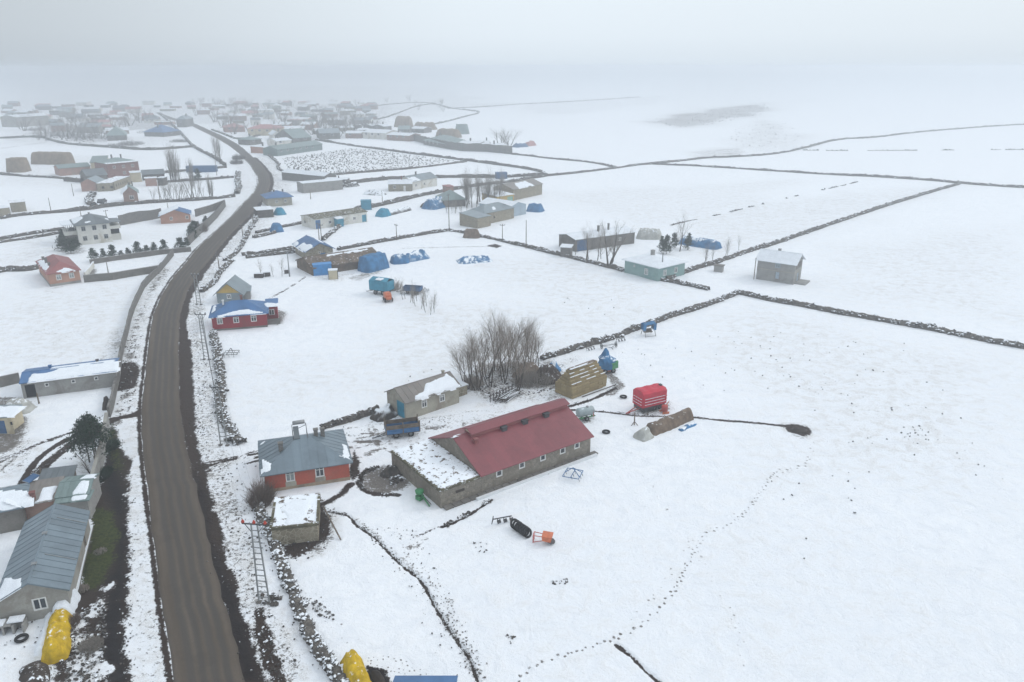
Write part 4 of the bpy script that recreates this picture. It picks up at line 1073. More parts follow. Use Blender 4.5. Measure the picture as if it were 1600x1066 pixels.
def heater():
    p = lp((oA, oB), 4.4, 4.5)
    t = thing('solar_water_heater', 'rusty water heater frame with tank on top of the grey hipped roof', 'water heater', (p[0], p[1], 4.25), radians(20))
    f = MB()
    for x in (-.8, .8):
        f.bar((x, .5, 0), (x, .5, 1.3), .06); f.bar((x, -.9, .0), (x, .5, 1.1), .06); f.bar((x, -.9, 0), (x, .5, 0), .06)
    f.bar((-.8, .5, 1.3), (.8, .5, 1.3), .06); f.bar((-.8, .5, .5), (.8, .5, 1.1), .05); f.build('frame', M['dark_metal'], t)
    k = MB(); k.lathe((-.7, .55, 1.5), (1, 0, 0), [(0, .12), (.05, .24), (1.35, .24), (1.4, .12)], 14); k.build('tank', M['galv'], t, True)
    c = MB(); c.slab([(-.72, -.85, .12), (-.1, -.85, .12), (-.1, .4, 1.12), (-.72, .4, 1.12)], .08); c.build('collector', M['roof_grey_dark'], t)
heater()

# ================= limed stone hut by the road
hA, hB = G(427, 853), G(498, 845)
hut, _, hP, hL = building('stone_hut', 'small limewashed stone hut with a snow patched earth roof beside the lattice pole', 'hut', hA, hB, 5.6, 1.85, wall='stone_lime', roof='sod_snow', kind='sb', rise=.12, ov=.12, ovg=.15, roof_t=.2,
    ops=[('R', 2.5, 0, .9, 1.6, 'o')])
def hut_extra():
    b = MB()
    for i in range(34):
        x = hL * i / 34; b.box(x, -.14, 1.82, x + .12, .12, 2.08 + random.random() * .1)
    for i in range(42):
        y = 5.6 * i / 42; b.box(-.16, y, 1.85, .1, y + .12, 2.12 + random.random() * .1); b.box(hL - .1, y, 1.85, hL + .16, y + .12, 2.12 + random.random() * .1)
    b.build('turf_edge', M['sod'], hut)
    p = MB(); snow_patch(p, hP(0, .0), [(1.0, .6), (3.6, .4), (3.7, 2.4), (4.0, 4.9), (2.6, 5.2), (.9, 4.8), (.5, 2.9), (1.4, 1.9)], .07, .12, .8, 4); p.build('snow_patch', M['snow'], hut, True)
    q = MB(); q.bar((4.9, 3.4, 1.9), (6.6, -.4, .1), .12); q.build('leaning_beam', M['wood'], hut)
hut_extra()

# ================= west side compound
gA, gB = G(104, 920, 2.45), G(136, 801, 2.45)
gbarn, gr_, gP, gL = building('grey_barn', 'long grey metal roofed barn in the near left corner, white window in its end', 'barn', gA, gB, 5.3, 2.45, wall='plaster_grey', roof='roof_grey_blue', kind='gx', rise=1.35, ov=.25, ovg=.3, sheets=.95,
    ops=[('L', 3.1, .9, 1.05, 1.15, 'w'), ('F', 9.5, 0, .9, 1.9, 'd:wood')],
    chim=[(2.6, 2.65, 3.8, .22, .3, 'galv'), (7.6, 2.65, 3.8, .22, .3, 'galv')],
    snow=[(1, [(9.6, .2), (13.3, .2), (13.3, 2.6), (11.8, 2.2)], .1), (1, [(12.6, 1.0), (13.1, .9), (13.1, 1.6)], .1)])
def gb_lines():
    P = gP(0, .05)
    for s in (4.6, 11.0):
        b = MB(); b.bar(tuple(P(s, .05)[0]), tuple(P(s, 2.7)[0]), .07); b.build('cover_strip', M['galv'], gr_)
gb_lines()
cA = G(88, 786, 2.3); cB = G(136, 781, 2.3)
building('lean_to_shed', 'flat lean-to with snow strips against the far end of the near grey barn', 'shed', cA, cB, 1.7, 2.2, wall='concrete', roof='roof_green', kind='sb', rise=.15, ov=.1, snow=[(0, [(1.8, .2), (3.1, .1), (3.1, 1.7), (1.2, 1.6)], .07, .15)], sheets=.7)
dA = G(88, 778, 2.4); dB = G(138, 772, 2.4)
building('shed', 'shed with green grey sheets and a heart of snow beside the concrete yard wall', 'shed', dA, dB, 4.3, 2.4, wall='concrete', roof='roof_green', kind='gx', rise=.55, ov=.15, ovg=.15, sheets=.6,
    snow=[(0, [(1.6, .1), (3.0, .1), (3.1, 2.2), (2.2, 2.1)], .08, .16), (1, [(-.0, .2), (1.3, .3), (1.6, 2.0), (.0, 2.2)], .08, .16)])
eA = G(-60, 810, 2.5); eB = G(34, 792, 2.5)
building('house', 'brown walled house at the left edge with a snow covered roof behind the grey barn', 'house', eA, eB, 5.2, 2.45, wall='concrete_dark', roof='roof_grey_blue', kind='hip', rise=1.1, ov=.2, sheets=.9,
    snow=[(0, [(.1, .1), (6.4, .05), (6.0, 1.6), (4.6, 2.6), (.1, 2.6)], .12), (1, [(.1, .1), (2.0, .1), (2.2, 1.6), (.8, 1.6)], .1)],
    chim=[(6.1, 1.2, 2.5, .9, .45, 'brick')])
fA = G(37, 788, 2.3); fB = G(86, 780, 2.3)
building('shed', 'low shed of patched rusty sheets between the left house and the green grey shed', 'shed', fA, fB, 4.6, 2.15, wall='brick_dull', roof='roof_rusty', kind='sb', rise=.25, ov=.1, sheets=.55,
    snow=[(0, [(1.3, .1), (2.9, .2), (3.0, 2.8), (1.6, 2.9), (1.4, 1.4)], .09, .16)])
kA = G(62, 752, 2.0); kB = G(110, 746, 2.0)
building('shed', 'low plank shed roof at the back of the patched shed row', 'shed', kA, kB, 2.2, 1.9, wall='wood', roof='roof_grey_dark', kind='sb', rise=.3, ov=.15, sheets=.6)
def shutter():
    p = G(50, 752, 2.3)
    t = thing('scrap_sheet', 'loose blue metal panel lying tilted on the patched shed roofs', 'panel', (p[0], p[1], 2.5), radians(-30))
    b = MB(); b.slab([(-.6, -.7, .0), (.7, -.7, .1), (.7, .6, .45), (-.6, .6, .35)], .06); b.build('sheet', M['steel_blue'], t)
    f = MB(); f.bar((-.6, -.7, .02), (.7, -.7, .12), .05); f.bar((-.6, .6, .37), (.7, .6, .47), .05); f.build('rim', M['galv'], t)
shutter()
nA = G(-40, 655); nB = G(19, 656)
building('outbuilding', 'cream outbuilding at the left edge with a blue door and a snowy roof', 'outbuilding', G(-45, 679), G(14, 678), 3.6, 2.3, wall='plaster_cream', roof='roof_grey', kind='sb', rise=.1, ov=.1, ops=[('F', 4.1, 0, 1.0, 1.9, 'd:steel_blue'), ('F', 5.4, 1.2, .35, .5, 'o')],
    snow=[(0, [(2, .1), (6, .1), (6, 3.4), (2, 3.4)], .1)])
blA, blB = G(31.6, 599, 2.35), G(181, 580, 2.35)
building('stable', 'long low grey stable with a bright blue roof edge round a sheet of snow', 'stable', blA, blB, 5.8, 2.3, wall='concrete', roof='roof_blue', kind='gx', rise=.55, ov=.15, ovg=.15, sheets=1.2,
    ops=[('F', 1.05, 0, 1.3, 1.95, 'o'), ('F', 3.2, 1.35, .5, .5, 'w'), ('F', 6.6, 1.35, .5, .5, 'w'), ('F', 9.6, 1.35, .5, .5, 'w')],
    snow=[(0, [(1.1, .06), (12.8, .06), (12.8, 2.9), (5.0, 2.95), (4.2, 2.3), (3.0, 2.0), (1.3, 2.3)], .12, .25, .2), (1, [(.5, 1.9), (9, 1.8), (9, 3.1), (.5, 3.1)], .1, .3, .2)],
    chim=[(3.3, 4.2, 2.7, .45, .35, 'blue_paint'), (9.6, 4.2, 2.7, .45, .35, 'dark_metal')])

# ================= dark red house with the blue roof
rA, rB = G(333, 517), G(418, 510)
rh, rhr, rP, rL = building('red_house', 'dark red house with a blue roof and a strip of snow along the eave', 'house', rA, rB, 6.8, 2.75, wall='red_wall', roof='roof_blue', kind='hip', rise=1.6, ov=.45, sheets=1.0,
    pl=('concrete_dark', .25), ops=[('F', 1.35, 1.15, .95, 1.1, 'wTC'), ('F', 4.15, 1.15, .95, 1.1, 'wT'), ('F', 7.2, 1.15, .95, 1.1, 'wT')],
    chim=[(2.0, 3.0, 3.9, .9, .3, 'white'), (5.2, 3.6, 4.1, 1.2, .4, 'brick')],
    snow=[(0, [(.9, .1), (9.9, .15), (7.0, 1.3), (5.2, 1.5), (3.2, .8)], .12, .25, .25), (3, [(.3, .3), (6, .3), (5.0, 1.2), (1.2, 1.0)], .1), (2, [(6.5, .2), (9.6, .2), (9.5, .9), (7, .8)], .1)])
w_ = annex(rh, rL + .02, 3.4, rL + 1.9, 6.7, 2.7, 'red_wall', 'roof_blue', .5, 'y+', .25)
def rh_x():
    w = MB(); w.box(rL + .35, 3.33, 1.1, rL + 1.35, 3.395, 2.2); fo = w.build('window', M['white'], rh)
    g = MB(); g.box(rL + .45, 3.31, 1.2, rL + .82, 3.329, 2.1); g.box(rL + .9, 3.31, 1.2, rL + 1.25, 3.329, 2.1); g.build('pane', M['glass'], fo)
    s = MB(); snow_patch(s, lambda a, b: (Vector((rL - .5 + a, 3.2 + b, 2.87 + .5 * b / 3.6)), Vector((0, 0, 1))), [(.2, .1), (2.6, .1), (2.6, 1.2), (.2, 1.6)], .1); s.build('snow_patch', M['snow'], rhr, True)
    p = MB(); p.box(rL + .05, 1.1, -.2, rL + 2.3, 3.3, .35); p.box(rL + .05, 1.1, .36, rL + 2.3, 1.25, 1.0); p.box(rL + 2.15, 1.26, .36, rL + 2.3, 3.3, 1.0); p.build('porch', M['concrete_dark'], rh)
rh_x()
# grey roofed cottage behind the red house
qA, qB = G(353, 468.5), G(377, 470)
ch_, chr_, *_ = building('cottage', 'grey sided cottage with a yellow gable just behind the dark red house', 'cottage', G(340, 474), G(377, 473), 6.5, 2.1, wall='roof_grey', roof='roof_grey', kind='gy', rise=1.9, ov=.7, ovg=.3, sheets=1.0, gable='yellow_wall',
    ops=[('F', 2.4, .9, .8, .9, 'w')])
building('shed', 'small grey roofed lean-to right of the yellow gabled cottage', 'shed', G(378, 468), G(392, 467), 2.4, 1.7, wall='concrete', roof='roof_grey', kind='sb', rise=.3)

# ================= white two storey house and its neighbours
wA, wB = G(125, 383), G(176, 377.5)
wh, whr, wP, wL = building('white_house', 'white two storey house with a dark hipped roof and side balconies', 'house', wA, wB, 9.5, 5.5, wall='plaster_white', roof='roof_grey_dark', kind='hip', rise=1.7, ov=.7, sheets=1.4,
    ops=[('F', 1.5, 3.6, 1.0, 1.2, 'wT'), ('F', 4.1, 3.6, 1.0, 1.2, 'wT'), ('F', 6.6, 3.6, 1.0, 1.2, 'wT'), ('F', 1.5, 1.0, 1.0, 1.2, 'wT'), ('F', 4.1, 1.0, 1.0, 1.2, 'wT'), ('F', 6.6, 1.0, 1.0, 1.2, 'wT'), ('L', 5, 0, 1, 2, 'o')],
    frames='galv', chim=[(4.0, 6.5, 6.5, .9, .4)],
    snow=[(0, [(3.0, 1.0), (4.6, 1.2), (4.2, 1.9), (2.8, 1.6)], .1), (1, [(2.5, .5), (6, .2), (5, 1.4), (3, 1.3)], .1), (3, [(1, .3), (9, .3), (7, 3.0), (3, 3)], .12)])
def wh_x():
    b = MB(); b.box(-3.0, 2.4, 2.4, -.02, 9, 3.4); b.build('balcony', M['plaster_white'], wh)
    c = MB(); c.box(-3.3, 2.1, 5.2, -.75, 9.3, 5.35); c.build('balcony_roof', M['snow_roof'], wh)
    d = MB(); d.box(-2.8, 2.6, -.3, -.03, 9, 2.38); d.build('ground_floor_wall', M['concrete_dark'], wh)
    e = MB()
    for k in range(7): e.box(-2.95 + k * .48, 2.42, 3.42, -2.83 + k * .48, 2.54, 5.18)
    e.build('balcony_posts', M['galv'], wh)
    f = MB(); f.box(wL + .02, 2.5, -.3, wL + 2.6, 8, 1.6); f.build('side_wing', M['plaster_white'], wh)
    g = MB(); g.box(wL + .02, 2.3, 3.0, wL + 2.8, 8, 3.9); g.build('side_balcony', M['plaster_white'], wh)
    h = MB(); h.box(wL + .1, 2.6, 1.62, wL + 2.4, 7.8, 2.98); h.build('recess_shade', M['inside_shade'], wh)  # dark box stands in for the shade inside the balcony recess
    s = MB(); s.slab([(wL + .4, 1.9, 5.05), (wL + 3.1, 1.9, 4.9), (wL + 3.1, 8.6, 4.9), (wL + .4, 8.6, 5.05)], .12); s.build('side_roof', M['roof_grey_dark'], wh)
wh_x()
pA, pB = G(79, 448), G(127, 441)
ph, phr, *_ = building('pink_house', 'salmon painted house with an old red roof by the yard wall', 'house', pA, pB, 14.5, 2.95, wall='pink_wall', roof='roof_red_old', kind='hip', rise=1.6, ov=.4, sheets=1.2, pl=('concrete', .5),
    ops=[('F', 1.9, 1.2, .95, 1.15, 'wTC'), ('F', 4.4, 1.2, .95, 1.15, 'wTC'), ('R', 4, 1.2, .9, 1.1, 'w'), ('R', 9, 1.2, .9, 1.1, 'w')],
    chim=[(1.0, 8, 3.2, 1.6, .5), (1.1, 5, 3.3, 1.0, .45), (.9, 11.5, 3.2, 1.2, .45)],
    snow=[(0, [(1.2, .1), (5.6, .1), (3.7, 1.6)], .12), (3, [(1, .2), (13.5, .2), (11, 1.6), (3, 1.8)], .12)])
building('house', 'salmon house with a snow roof and one bright blue slope near the road', 'house', G(252, 350), G(298, 347), 7.5, 2.4, wall='pink_wall', roof='roof_blue', kind='gy', rise=1.6, ov=.5, sheets=1.6,
    ops=[('F', 3.0, .9, .8, 1.0, 'w'), ('F', 7.5, 1.0, .8, 1.0, 'w')], snow=[(0, [(.1, .1), (8, .1), (8, 6.0), (.1, 6.0)], .14, .4, .3), (1, [(.1, .1), (1.2, .1), (.9, .8)], .1)])
# ================= stone house with blue roof and the earth barn beside it
bsA, bsB = G(480.5, 408), G(521, 403)
building('stone_house', 'brown stone house with a blue door and a blue roof half covered in snow', 'house', bsA, bsB, 10.2, 2.5, wall='stone_lime', roof='roof_blue', kind='gy', rise=1.6, ov=.6, ovg=.5, sheets=1.2,
    ops=[('F', 4.0, 0.1, 1.3, 1.5, 'd:blue_paint'), ('F', 3.2, 2.45 - .9, .5, .5, 'w'), ('L', 3, 1, .7, .7, 'w')],
    snow=[(0, [(4.4, .0), (11.1, .0), (11.1, 2.4), (8.0, 2.8), (6.6, 1.9), (4.4, 2.1)], .14, .3, .3), (0, [(.2, .0), (3.6, .0), (3.0, 1.1), (.3, 1.5)], .12, .3), (1, [(4, 1.6), (9.6, 1.4), (9.6, 2.8), (5, 2.9)], .12, .3)])
eaA, eaB = G(489, 431), G(596, 414)
building('earth_barn', 'half buried brown earth barn between the stone house and the blue tarpaulin stack', 'barn', eaA, eaB, 9.5, 1.7, wall='sod_bare', roof='sod_bare', kind='gx', rise=1.5, ov=.35, ovg=.2, roof_t=.25,
    snow=[(0, [(5.5, 4.2), (16.2, 4.3), (16.2, 5.15), (6.0, 5.2)], .12, .35, .5), (1, [(.5, .3), (9, .3), (12, 4.9), (.5, 4.9)], .14, .5, .4), (0, [(7.6, 2.2), (8.9, 2.3), (8.6, 2.7)], .08, .3)])
# ================= right hand side
tA, tB = G(975.5, 425.7), G(1028, 439.6)
building('teal_house', 'teal painted house with a snow covered roof and white windows at the stone wall corner', 'house', tA, tB, 9.1, 3.1, wall='teal_wall', roof='snow_roof', kind='hip', rise=.9, ov=.6, roof_t=.2,
    ops=[('F', 3.0, 1.9, .35, .45, 'w'), ('F', 6.6, .8, 1.0, 1.4, 'wTC'), ('R', 2.2, .95, 1.05, 1.3, 'wTC'), ('R', 6.0, .95, 1.05, 1.3, 'wT')],
    chim=[(3.6, 5.4, 3.7, 1.5, .7, 'concrete'), (8.6, 3.0, 3.2, 2.6, .18, 'galv')])
coA, coB = G(1181, 436), G(1239, 444.7)
ch2, *_ = building('concrete_house', 'unfinished two storey concrete house standing alone with blue windows', 'house', coA, coB, 5.7, 4.7, wall='concrete', roof='snow_roof', kind='gx', rise=1.55, ov=.6, ovg=.5, roof_t=.14,
    ops=[('F', 4.6, .75, .8, 1.5, 'd:blue_wall'), ('F', 4.5, 3.2, 1.0, 1.0, 'wC'), ('R', 3.1, .1, 1.1, 1.9, 'd:blue_wall')], frames='blue_wall',
    chim=[(3.6, 3.4, 5.6, 1.2, .55, 'concrete')])
def co_x():
    b = MB(); b.box(-.04, -.04, 2.45, 8.27, -.003, 2.6); b.box(8.235, -.04, 2.45, 8.28, 5.74, 2.6); b.build('floor_band', M['plaster_warm'], ch2)
    c = MB(); c.box(8.3, 1.0, -.1, 10.6, 4.8, .22); c.build('porch_slab', M['concrete'], ch2)
    d = MB(); d.box(8.24, .7, 3.1, 8.26, 5.1, 4.5); d.build('loggia_shade', M['concrete_dark'], ch2)  # flat dark panel paints the shade of the recessed loggia
    e = MB()
    for x, y in ((-.3, -.5),): e.bar((x, y, -.1), (x, y, 4.9), .14)
    e.build('corner_post', M['wood'], ch2)
co_x()
building('barn', 'low barn with a grey blue sheet metal front behind the big bare tree', 'barn', G(898.5, 393.5), G(991, 380.5), 7.5, 3.2, wall='concrete_dark', roof='snow_roof', kind='gx', rise=.7, ov=.4,
    ops=[('F', 2.2, .0, 3.2, 2.8, 'd:steel_blue'), ('F', 14.5, 1.3, .8, .9, 'w')], chim=[(9.5, 3.0, 3.5, 1.9, .5), (13.0, 3.2, 3.5, 2.1, .4)])
building('privy', 'small brick privy by the stone wall left of the bare trees', 'outhouse', G(875.5, 401), G(891, 402), 2.6, 2.4, wall='block_dark', roof='snow_roof', kind='sb', rise=.2, ov=.2)
building('water_tank_house', 'small pale block pump house alone on the snow right of the teal house', 'pump house', G(1115, 424), G(1128, 425.5), 1.6, 1.35, wall='concrete', roof='concrete_dark', kind='flat', ov=.1)

# ================= middle distance, right of the road
building('house', 'cream walled house with a plain blue roof beside the road bend', 'house', G(419, 323), G(457, 320), 8.5, 3.0, wall='plaster_warm', roof='roof_blue', kind='hip', rise=1.6, ov=.6, sheets=1.6, ops=[('F', 3, 1, .9, 1, 'w'), ('F', 6, 1, .9, 1, 'w')], chim=[(3.2, 4, 4.2, .8, .5), (6.2, 4, 4.2, .8, .5)])
building('stone_hut', 'low snow topped stone hut just below the far blue roofed house', 'hut', G(403, 341), G(428, 339), 6, 2.4, wall='stone_dark', roof='snow_roof', kind='sb', rise=.1, ov=.1)
lh, *_ = building('whitewashed_stable', 'long whitewashed stable with an earth roof and blue doors', 'stable', G(493, 358.5), G(574, 346), 8, 3.0, wall='plaster_white', roof='sod', kind='gx', rise=.7, ov=.2,
    ops=[('F', 1.0, 0, 1.7, 2.6, 'd:blue_paint'), ('F', 5.0, 1.0, 1.0, 1.0, 'w'), ('F', 9.0, 0, 1.6, 2.3, 'd:teal_paint'), ('F', 13.5, 1.0, 1, 1, 'w'), ('F', 17, 0, 1.6, 2.2, 'd:teal_paint'), ('L', 2, 1, .8, .8, 'o')])
def lh_x():
    b = MB(); b.slab([(6.2, -2.0, 2.5), (8.6, -2.0, 2.5), (8.6, -.02, 2.95), (6.2, -.02, 2.95)], .1); b.build('canopy', M['snow_roof'], lh)
    c = MB(); c.box(6.4, -1.8, -.1, 8.5, -.03, 2.3); c.build('porch_cabin', M['teal_paint'], lh)
lh_x()
building('block_barn', 'long windowless grey block barn with snow along its roof', 'barn', G(474.5, 302), G(536, 296), 6, 3.6, wall='block', roof='snow_roof', kind='gx', rise=.3, ov=.1)
building('walled_barn', 'curving grey barn with three chimneys at the foot of the speckled field', 'barn', G(441, 281), G(507, 288), 7, 3.2, wall='block_dark', roof='snow_roof', kind='gx', rise=1.0, ov=.2, chim=[(4, 3.5, 3.8, 1.3, .4), (6.5, 3.5, 3.8, 1.5, .4), (11, 3.5, 3.8, 1.5, .4)])
building('annex_barn', 'low grey barn joined to the curving barn on its right', 'barn', G(508, 291), G(542, 291), 6, 2.6, wall='block_dark', roof='snow_roof', kind='flat', ov=.1, chim=[(5, 3, 2.6, 1.2, .4)])
building('white_cottage', 'white cottage with a grey roof and two chimneys by the upper field wall', 'cottage', G(645, 297), G(683, 290), 7, 3.4, wall='plaster_white', roof='roof_grey', kind='gx', rise=1.6, ov=.4, ops=[('F', 2, 1, 1, 1.1, 'w'), ('F', 7, 1, 1, 1.1, 'w')], chim=[(6, 3.5, 4.6, 1.6, .5)], snow=[(0, [(.1, .1), (4.5, .1), (4.3, 3), (.1, 3)], .12, .4)])
building('cottage', 'small brown and white cottage joined to the left of the white cottage', 'cottage', G(607, 299), G(644, 298.5), 7, 2.8, wall='stone_lime', roof='snow_roof', kind='gx', rise=1.1, ov=.4, ops=[('F', 2.4, 1, 1, 1.1, 'w'), ('F', 6.2, 0, .9, 2, 'd:white')], chim=[(5, 3.5, 3.8, 1.5, .5, 'brick')])
ls, *_ = building('stone_farmhouse', 'long bare stone farmhouse with a grey and snowy roof beside the leafless grove', 'farmhouse', G(757, 351), G(803, 341), 7, 3.4, wall='stone_lime', roof='roof_grey', kind='hip', rise=1.7, ov=.3, ops=[('F', 4.5, 1.2, .7, .7, 'o')], snow=[(1, [(.3, .1), (6, .1), (4.5, 3), (2.5, 2.8)], .12, .4), (0, [(5, 1.0), (7, 1.2), (6.6, 2.4), (5.3, 2.2)], .1, .4)])
annex(ls, -5.8, -2.6, -.02, 4.8, 3.0, 'stone_lime', 'roof_grey', .8, 'y+', .2)
building('blue_walled_barn', 'barn with pale blue walls and a snow roof behind the stone farmhouse', 'barn', G(796, 340), G(822, 334.5), 13, 3.2, wall='blue_wall', roof='snow_roof', kind='gy', rise=1.2, ov=.3)
building('yellow_house', 'yellow and green walled house with a snow roof behind the blue walled barn', 'house', G(777, 322), G(803, 318), 8, 3.2, wall='yellow_wall', roof='snow_roof', kind='sb', rise=.4, ov=.3, ops=[('F', 6, .6, 2.6, 2, 'd:green_wall')])
building('stone_barn', 'stone barn with brown patches in its snow roof at the edge of the open field', 'barn', G(802, 313.5), G(847, 303.5), 9, 3.9, wall='stone_lime', roof='roof_rusty', kind='gx', rise=1.5, ov=.3, snow=[(0, [(3.5, .1), (13, .1), (13, 4.2), (6, 4.2), (4.5, 2.5)], .14, .4, .6)])
building('round_roof_barn', 'barn with a grey green curved roof left of the leafless grove', 'barn', G(693, 324), G(727, 322), 9, 2.6, wall='concrete_dark', roof='roof_green', kind='hip', rise=2.4, ov=.5)
annex_b, *_ = building('chimney_hut', 'small brown hut by the field wall above the curved roof barn', 'hut', G(699, 305), G(709, 304), 3.5, 3.0, wall='brick_dull', roof='roof_red_old', kind='sb', rise=.2, ov=.2)
# ================= middle distance, left of the road
building('red_brick_block', 'two storey red brick building with a white roof edge among the farm sheds', 'house', G(170, 278), G(219, 273), 12, 6.0, wall='brick', roof='roof_green', kind='hip', rise=1.5, ov=.5,
    ops=[('F', 3, 3.6, 1.2, 1.2, 'w'), ('F', 7, 3.6, 1.2, 1.2, 'w'), ('F', 11, 3.6, 1.2, 1.2, 'w'), ('F', 7, .9, 1.2, 1.2, 'w'), ('F', 11, .9, 1.2, 1.2, 'w')], chim=[(6, 8, 6.4, 2.4, .5), (10, 8, 6.4, 2.2, .5)], snow=[(0, [(.3, .1), (14.5, .1), (14.5, 1.1), (.3, 1.1)], .15, .5)])
building('cream_hall', 'cream walled hall with a green grey roof joined to the red brick building', 'hall', G(144, 272), G(168, 271), 12, 5.0, wall='plaster_cream', roof='roof_green', kind='sb', rise=1.5, ov=.4)
building('green_roofed_barn', 'long low barn with a pale green roof left of the cream hall', 'barn', G(94, 275), G(143, 271), 8, 3.2, wall='pink_old', roof='roof_green', kind='gx', rise=1.2, ov=.3)
building('grey_barn', 'dark grey roofed barn in front of the red brick building', 'barn', G(137, 286), G(169, 283), 8, 2.8, wall='concrete_dark', roof='roof_grey_dark', kind='gx', rise=2.2, ov=.3)
building('pink_barn', 'old pink walled barn with a grey roof at the corner of the farm sheds', 'barn', G(128, 299), G(152, 298.5), 9, 3.2, wall='pink_old', roof='roof_grey', kind='gy', rise=1.5, ov=.4)
building('ruined_barn', 'long roofless pale stone barn with snow inside its walls', 'ruin', G(153, 299.5), G(176, 298.5), 12, 3.0, wall='stone_lime', roof='sod_snow', kind='flat', ov=-.3, roof_t=.05, ops=[('F', 2, 1, .9, .9, 'o'), ('F', 5, 1, .9, .9, 'o')])
building('ruined_barn', 'pale wall with a row of window holes right of the roofless barn', 'ruin', G(180, 297), G(206, 287), 6, 3.0, wall='stone_lime', roof='sod_snow', kind='flat', ov=-.3, roof_t=.05, ops=[('F', 2 + 2.2*k, 1, .9, 1, 'o') for k in range(6)])
building('yellow_shed', 'pale yellow shed with a snow roof behind the ruined barns', 'shed', G(206, 285), G(222, 284), 6, 3.8, wall='plaster_cream', roof='snow_roof', kind='flat', ov=.3)
building('brown_shed', 'brown and grey shed with snow on top right of the yellow shed', 'shed', G(228, 291), G(246, 290), 4, 3.0, wall='pink_old', roof='snow_roof', kind='flat', ov=.2)
building('stone_shed', 'dark stone shed end next to the brown and grey shed', 'shed', G(247, 290), G(256, 290), 4, 3.0, wall='stone_dark', roof='snow_roof', kind='flat', ov=.2)
building('grey_shed', 'grey roofed shed between the yellow shed and the garden trees', 'shed', G(224, 282), G(258, 280), 7, 2.4, wall='stone_dark', roof='roof_grey_dark', kind='gx', rise=1.4, ov=.3)
building('brick_house', 'dull red brick house with a green grey roof alone in its snowy yard', 'house', G(194.5, 318), G(217, 316.5), 9, 3.6, wall='brick_dull', roof='roof_green', kind='gy', rise=2.0, ov=.6, ops=[('F', 2.6, 1.2, 1.4, 1.4, 'wT')], chim=[(2.4, 5, 5, 1.5, .5), (3.4, 7, 5, 1.6, .4)], snow=[(0, [(.2, .1), (9.5, .1), (9.5, 2.8), (.2, 3.3)], .15, .4)])
building('stone_pen', 'low pale stone outbuilding with a dark yard at the left edge', 'outbuilding', G(19, 332), G(42, 330), 6, 3.0, wall='stone_lime', roof='sod_snow', kind='flat', ov=.1)
building('stone_pen', 'tumbled stone outbuilding touching the left edge of the view', 'outbuilding', G(-8, 338), G(17, 335), 6, 2.2, wall='stone_lime', roof='snow_roof', kind='flat', ov=.1)
# ================= dry stone field walls
def W(label, px, w=.9, h=.9, dens=5.0, size=.24, seed=1, **k):
    f = .72 if dens < 3 else .86
    return stone_wall(label, px, w * f, h * f, dens * 1.15, size * (.85 if dens < 3 else 1), seed, **k)
W('dark dry stone wall running from the bare trees up to the field corner', [(846,562),(880,552),(901,545),(952,531),(1002.5,512),(1053,493),(1091,482.6),(1129,468.7),(1154,458.6)], 1.1, 1.1, 6, .26, 1)
W('snow dusted dry stone wall from the field corner to the right edge', [(1154,458.6),(1175,463),(1200,469),(1250.6,477.6),(1301,487.7),(1377,501.6),(1453,514),(1529,531),(1600,543.5),(1720,566),(1900,599),(2080,632)], 1.5, 1.0, 7, .27, 2)
W('dry stone wall between the small privy and the teal house', [(800,381),(838,390),(896,404),(952,418),(975,424)], 1.3, 1.0, 5, .28, 3)
W('short dry stone wall end pointing right below the teal house', [(1034,438),(1050,441),(1068,444.7),(1090,449),(1107.6,453.5)], 1.2, .9, 6, .28, 4)
W('long dry stone wall climbing right from behind the teal house', [(1040,437),(1068,427),(1093.7,418),(1129,408),(1167,394),(1200,385),(1296,351.6),(1382,322.5),(1453,301),(1499,288)], 1.5, 1.3, 2.6, .36, 5)
W('dry stone wall rising from the saplings to the tall wooden pole', [(527,391.5),(570,383),(620,374),(660,367),(701,360.5)], 1.1, 1.0, 4, .28, 6)
W('dry stone wall falling from the tall pole past the round earth heap', [(701,360.5),(726.6,364),(747,369),(780,376),(800,381)], 1.0, .8, 4, .28, 7)
W('double stone wall left of the blue roofed stone house, upper line', [(378,399),(400,396.6),(430,393),(461,389)], 1.0, .9, 4, .28, 8)
W('double stone wall left of the blue roofed stone house, lower line', [(384,403),(400,401.5),(430,398),(461,394)], 1.0, .8, 4, .28, 9)
W('far dry stone wall crossing the open fields to the right edge', [(1015,256.7),(1104,260.5),(1200,267),(1276,272),(1377,277),(1453,282),(1504,287),(1554.5,291),(1600,293.5),(1720,300)], 1.8, 1.3, 1.2, .5, 10)
W('far field wall behind the stone barn at the edge of the open field', [(853,275.5),(901,270.7),(933,267),(964.6,263),(990,259),(1015,256.7)], 1.6, 1.2, 1.2, .45, 11)
W('field wall running up past the curved roof barn', [(577,325),(620,316),(653,307.4),(691,300),(742,291),(800,284.6),(853,275.5)], 1.6, 1.6, 1.4, .45, 12)
W('faint far wall winding up the right hand slope', [(1015,256.7),(1053,253),(1066,251.6),(1104,247),(1150,245.5),(1200,242.6),(1245.6,235),(1309,217.5),(1362,216),(1428,207.4),(1516.6,200),(1600,194.7),(1720,189)], 2.0, 1.4, .6, .6, 13)
W('broken line of stones across the far right slope', [(1248,235),(1300,235.5),(1400,235.5),(1500,234.5),(1600,234),(1720,233)], 1.4, .7, .7, .5, 14, gap=.42)
W('broken row of stones through the middle of the open field', [(1048,352),(1080,344.5),(1111.6,338),(1150,329),(1175,322.6),(1200,317.6),(1228,310),(1301,293.5),(1349.5,282)], 1.0, .45, 1.2, .3, 15, gap=.5)
W('far wall from the leafless round trees to the field junction', [(799,241),(830,244.5),(868,249),(926.6,254),(964.6,263)], 1.6, 1.2, .9, .5, 16)
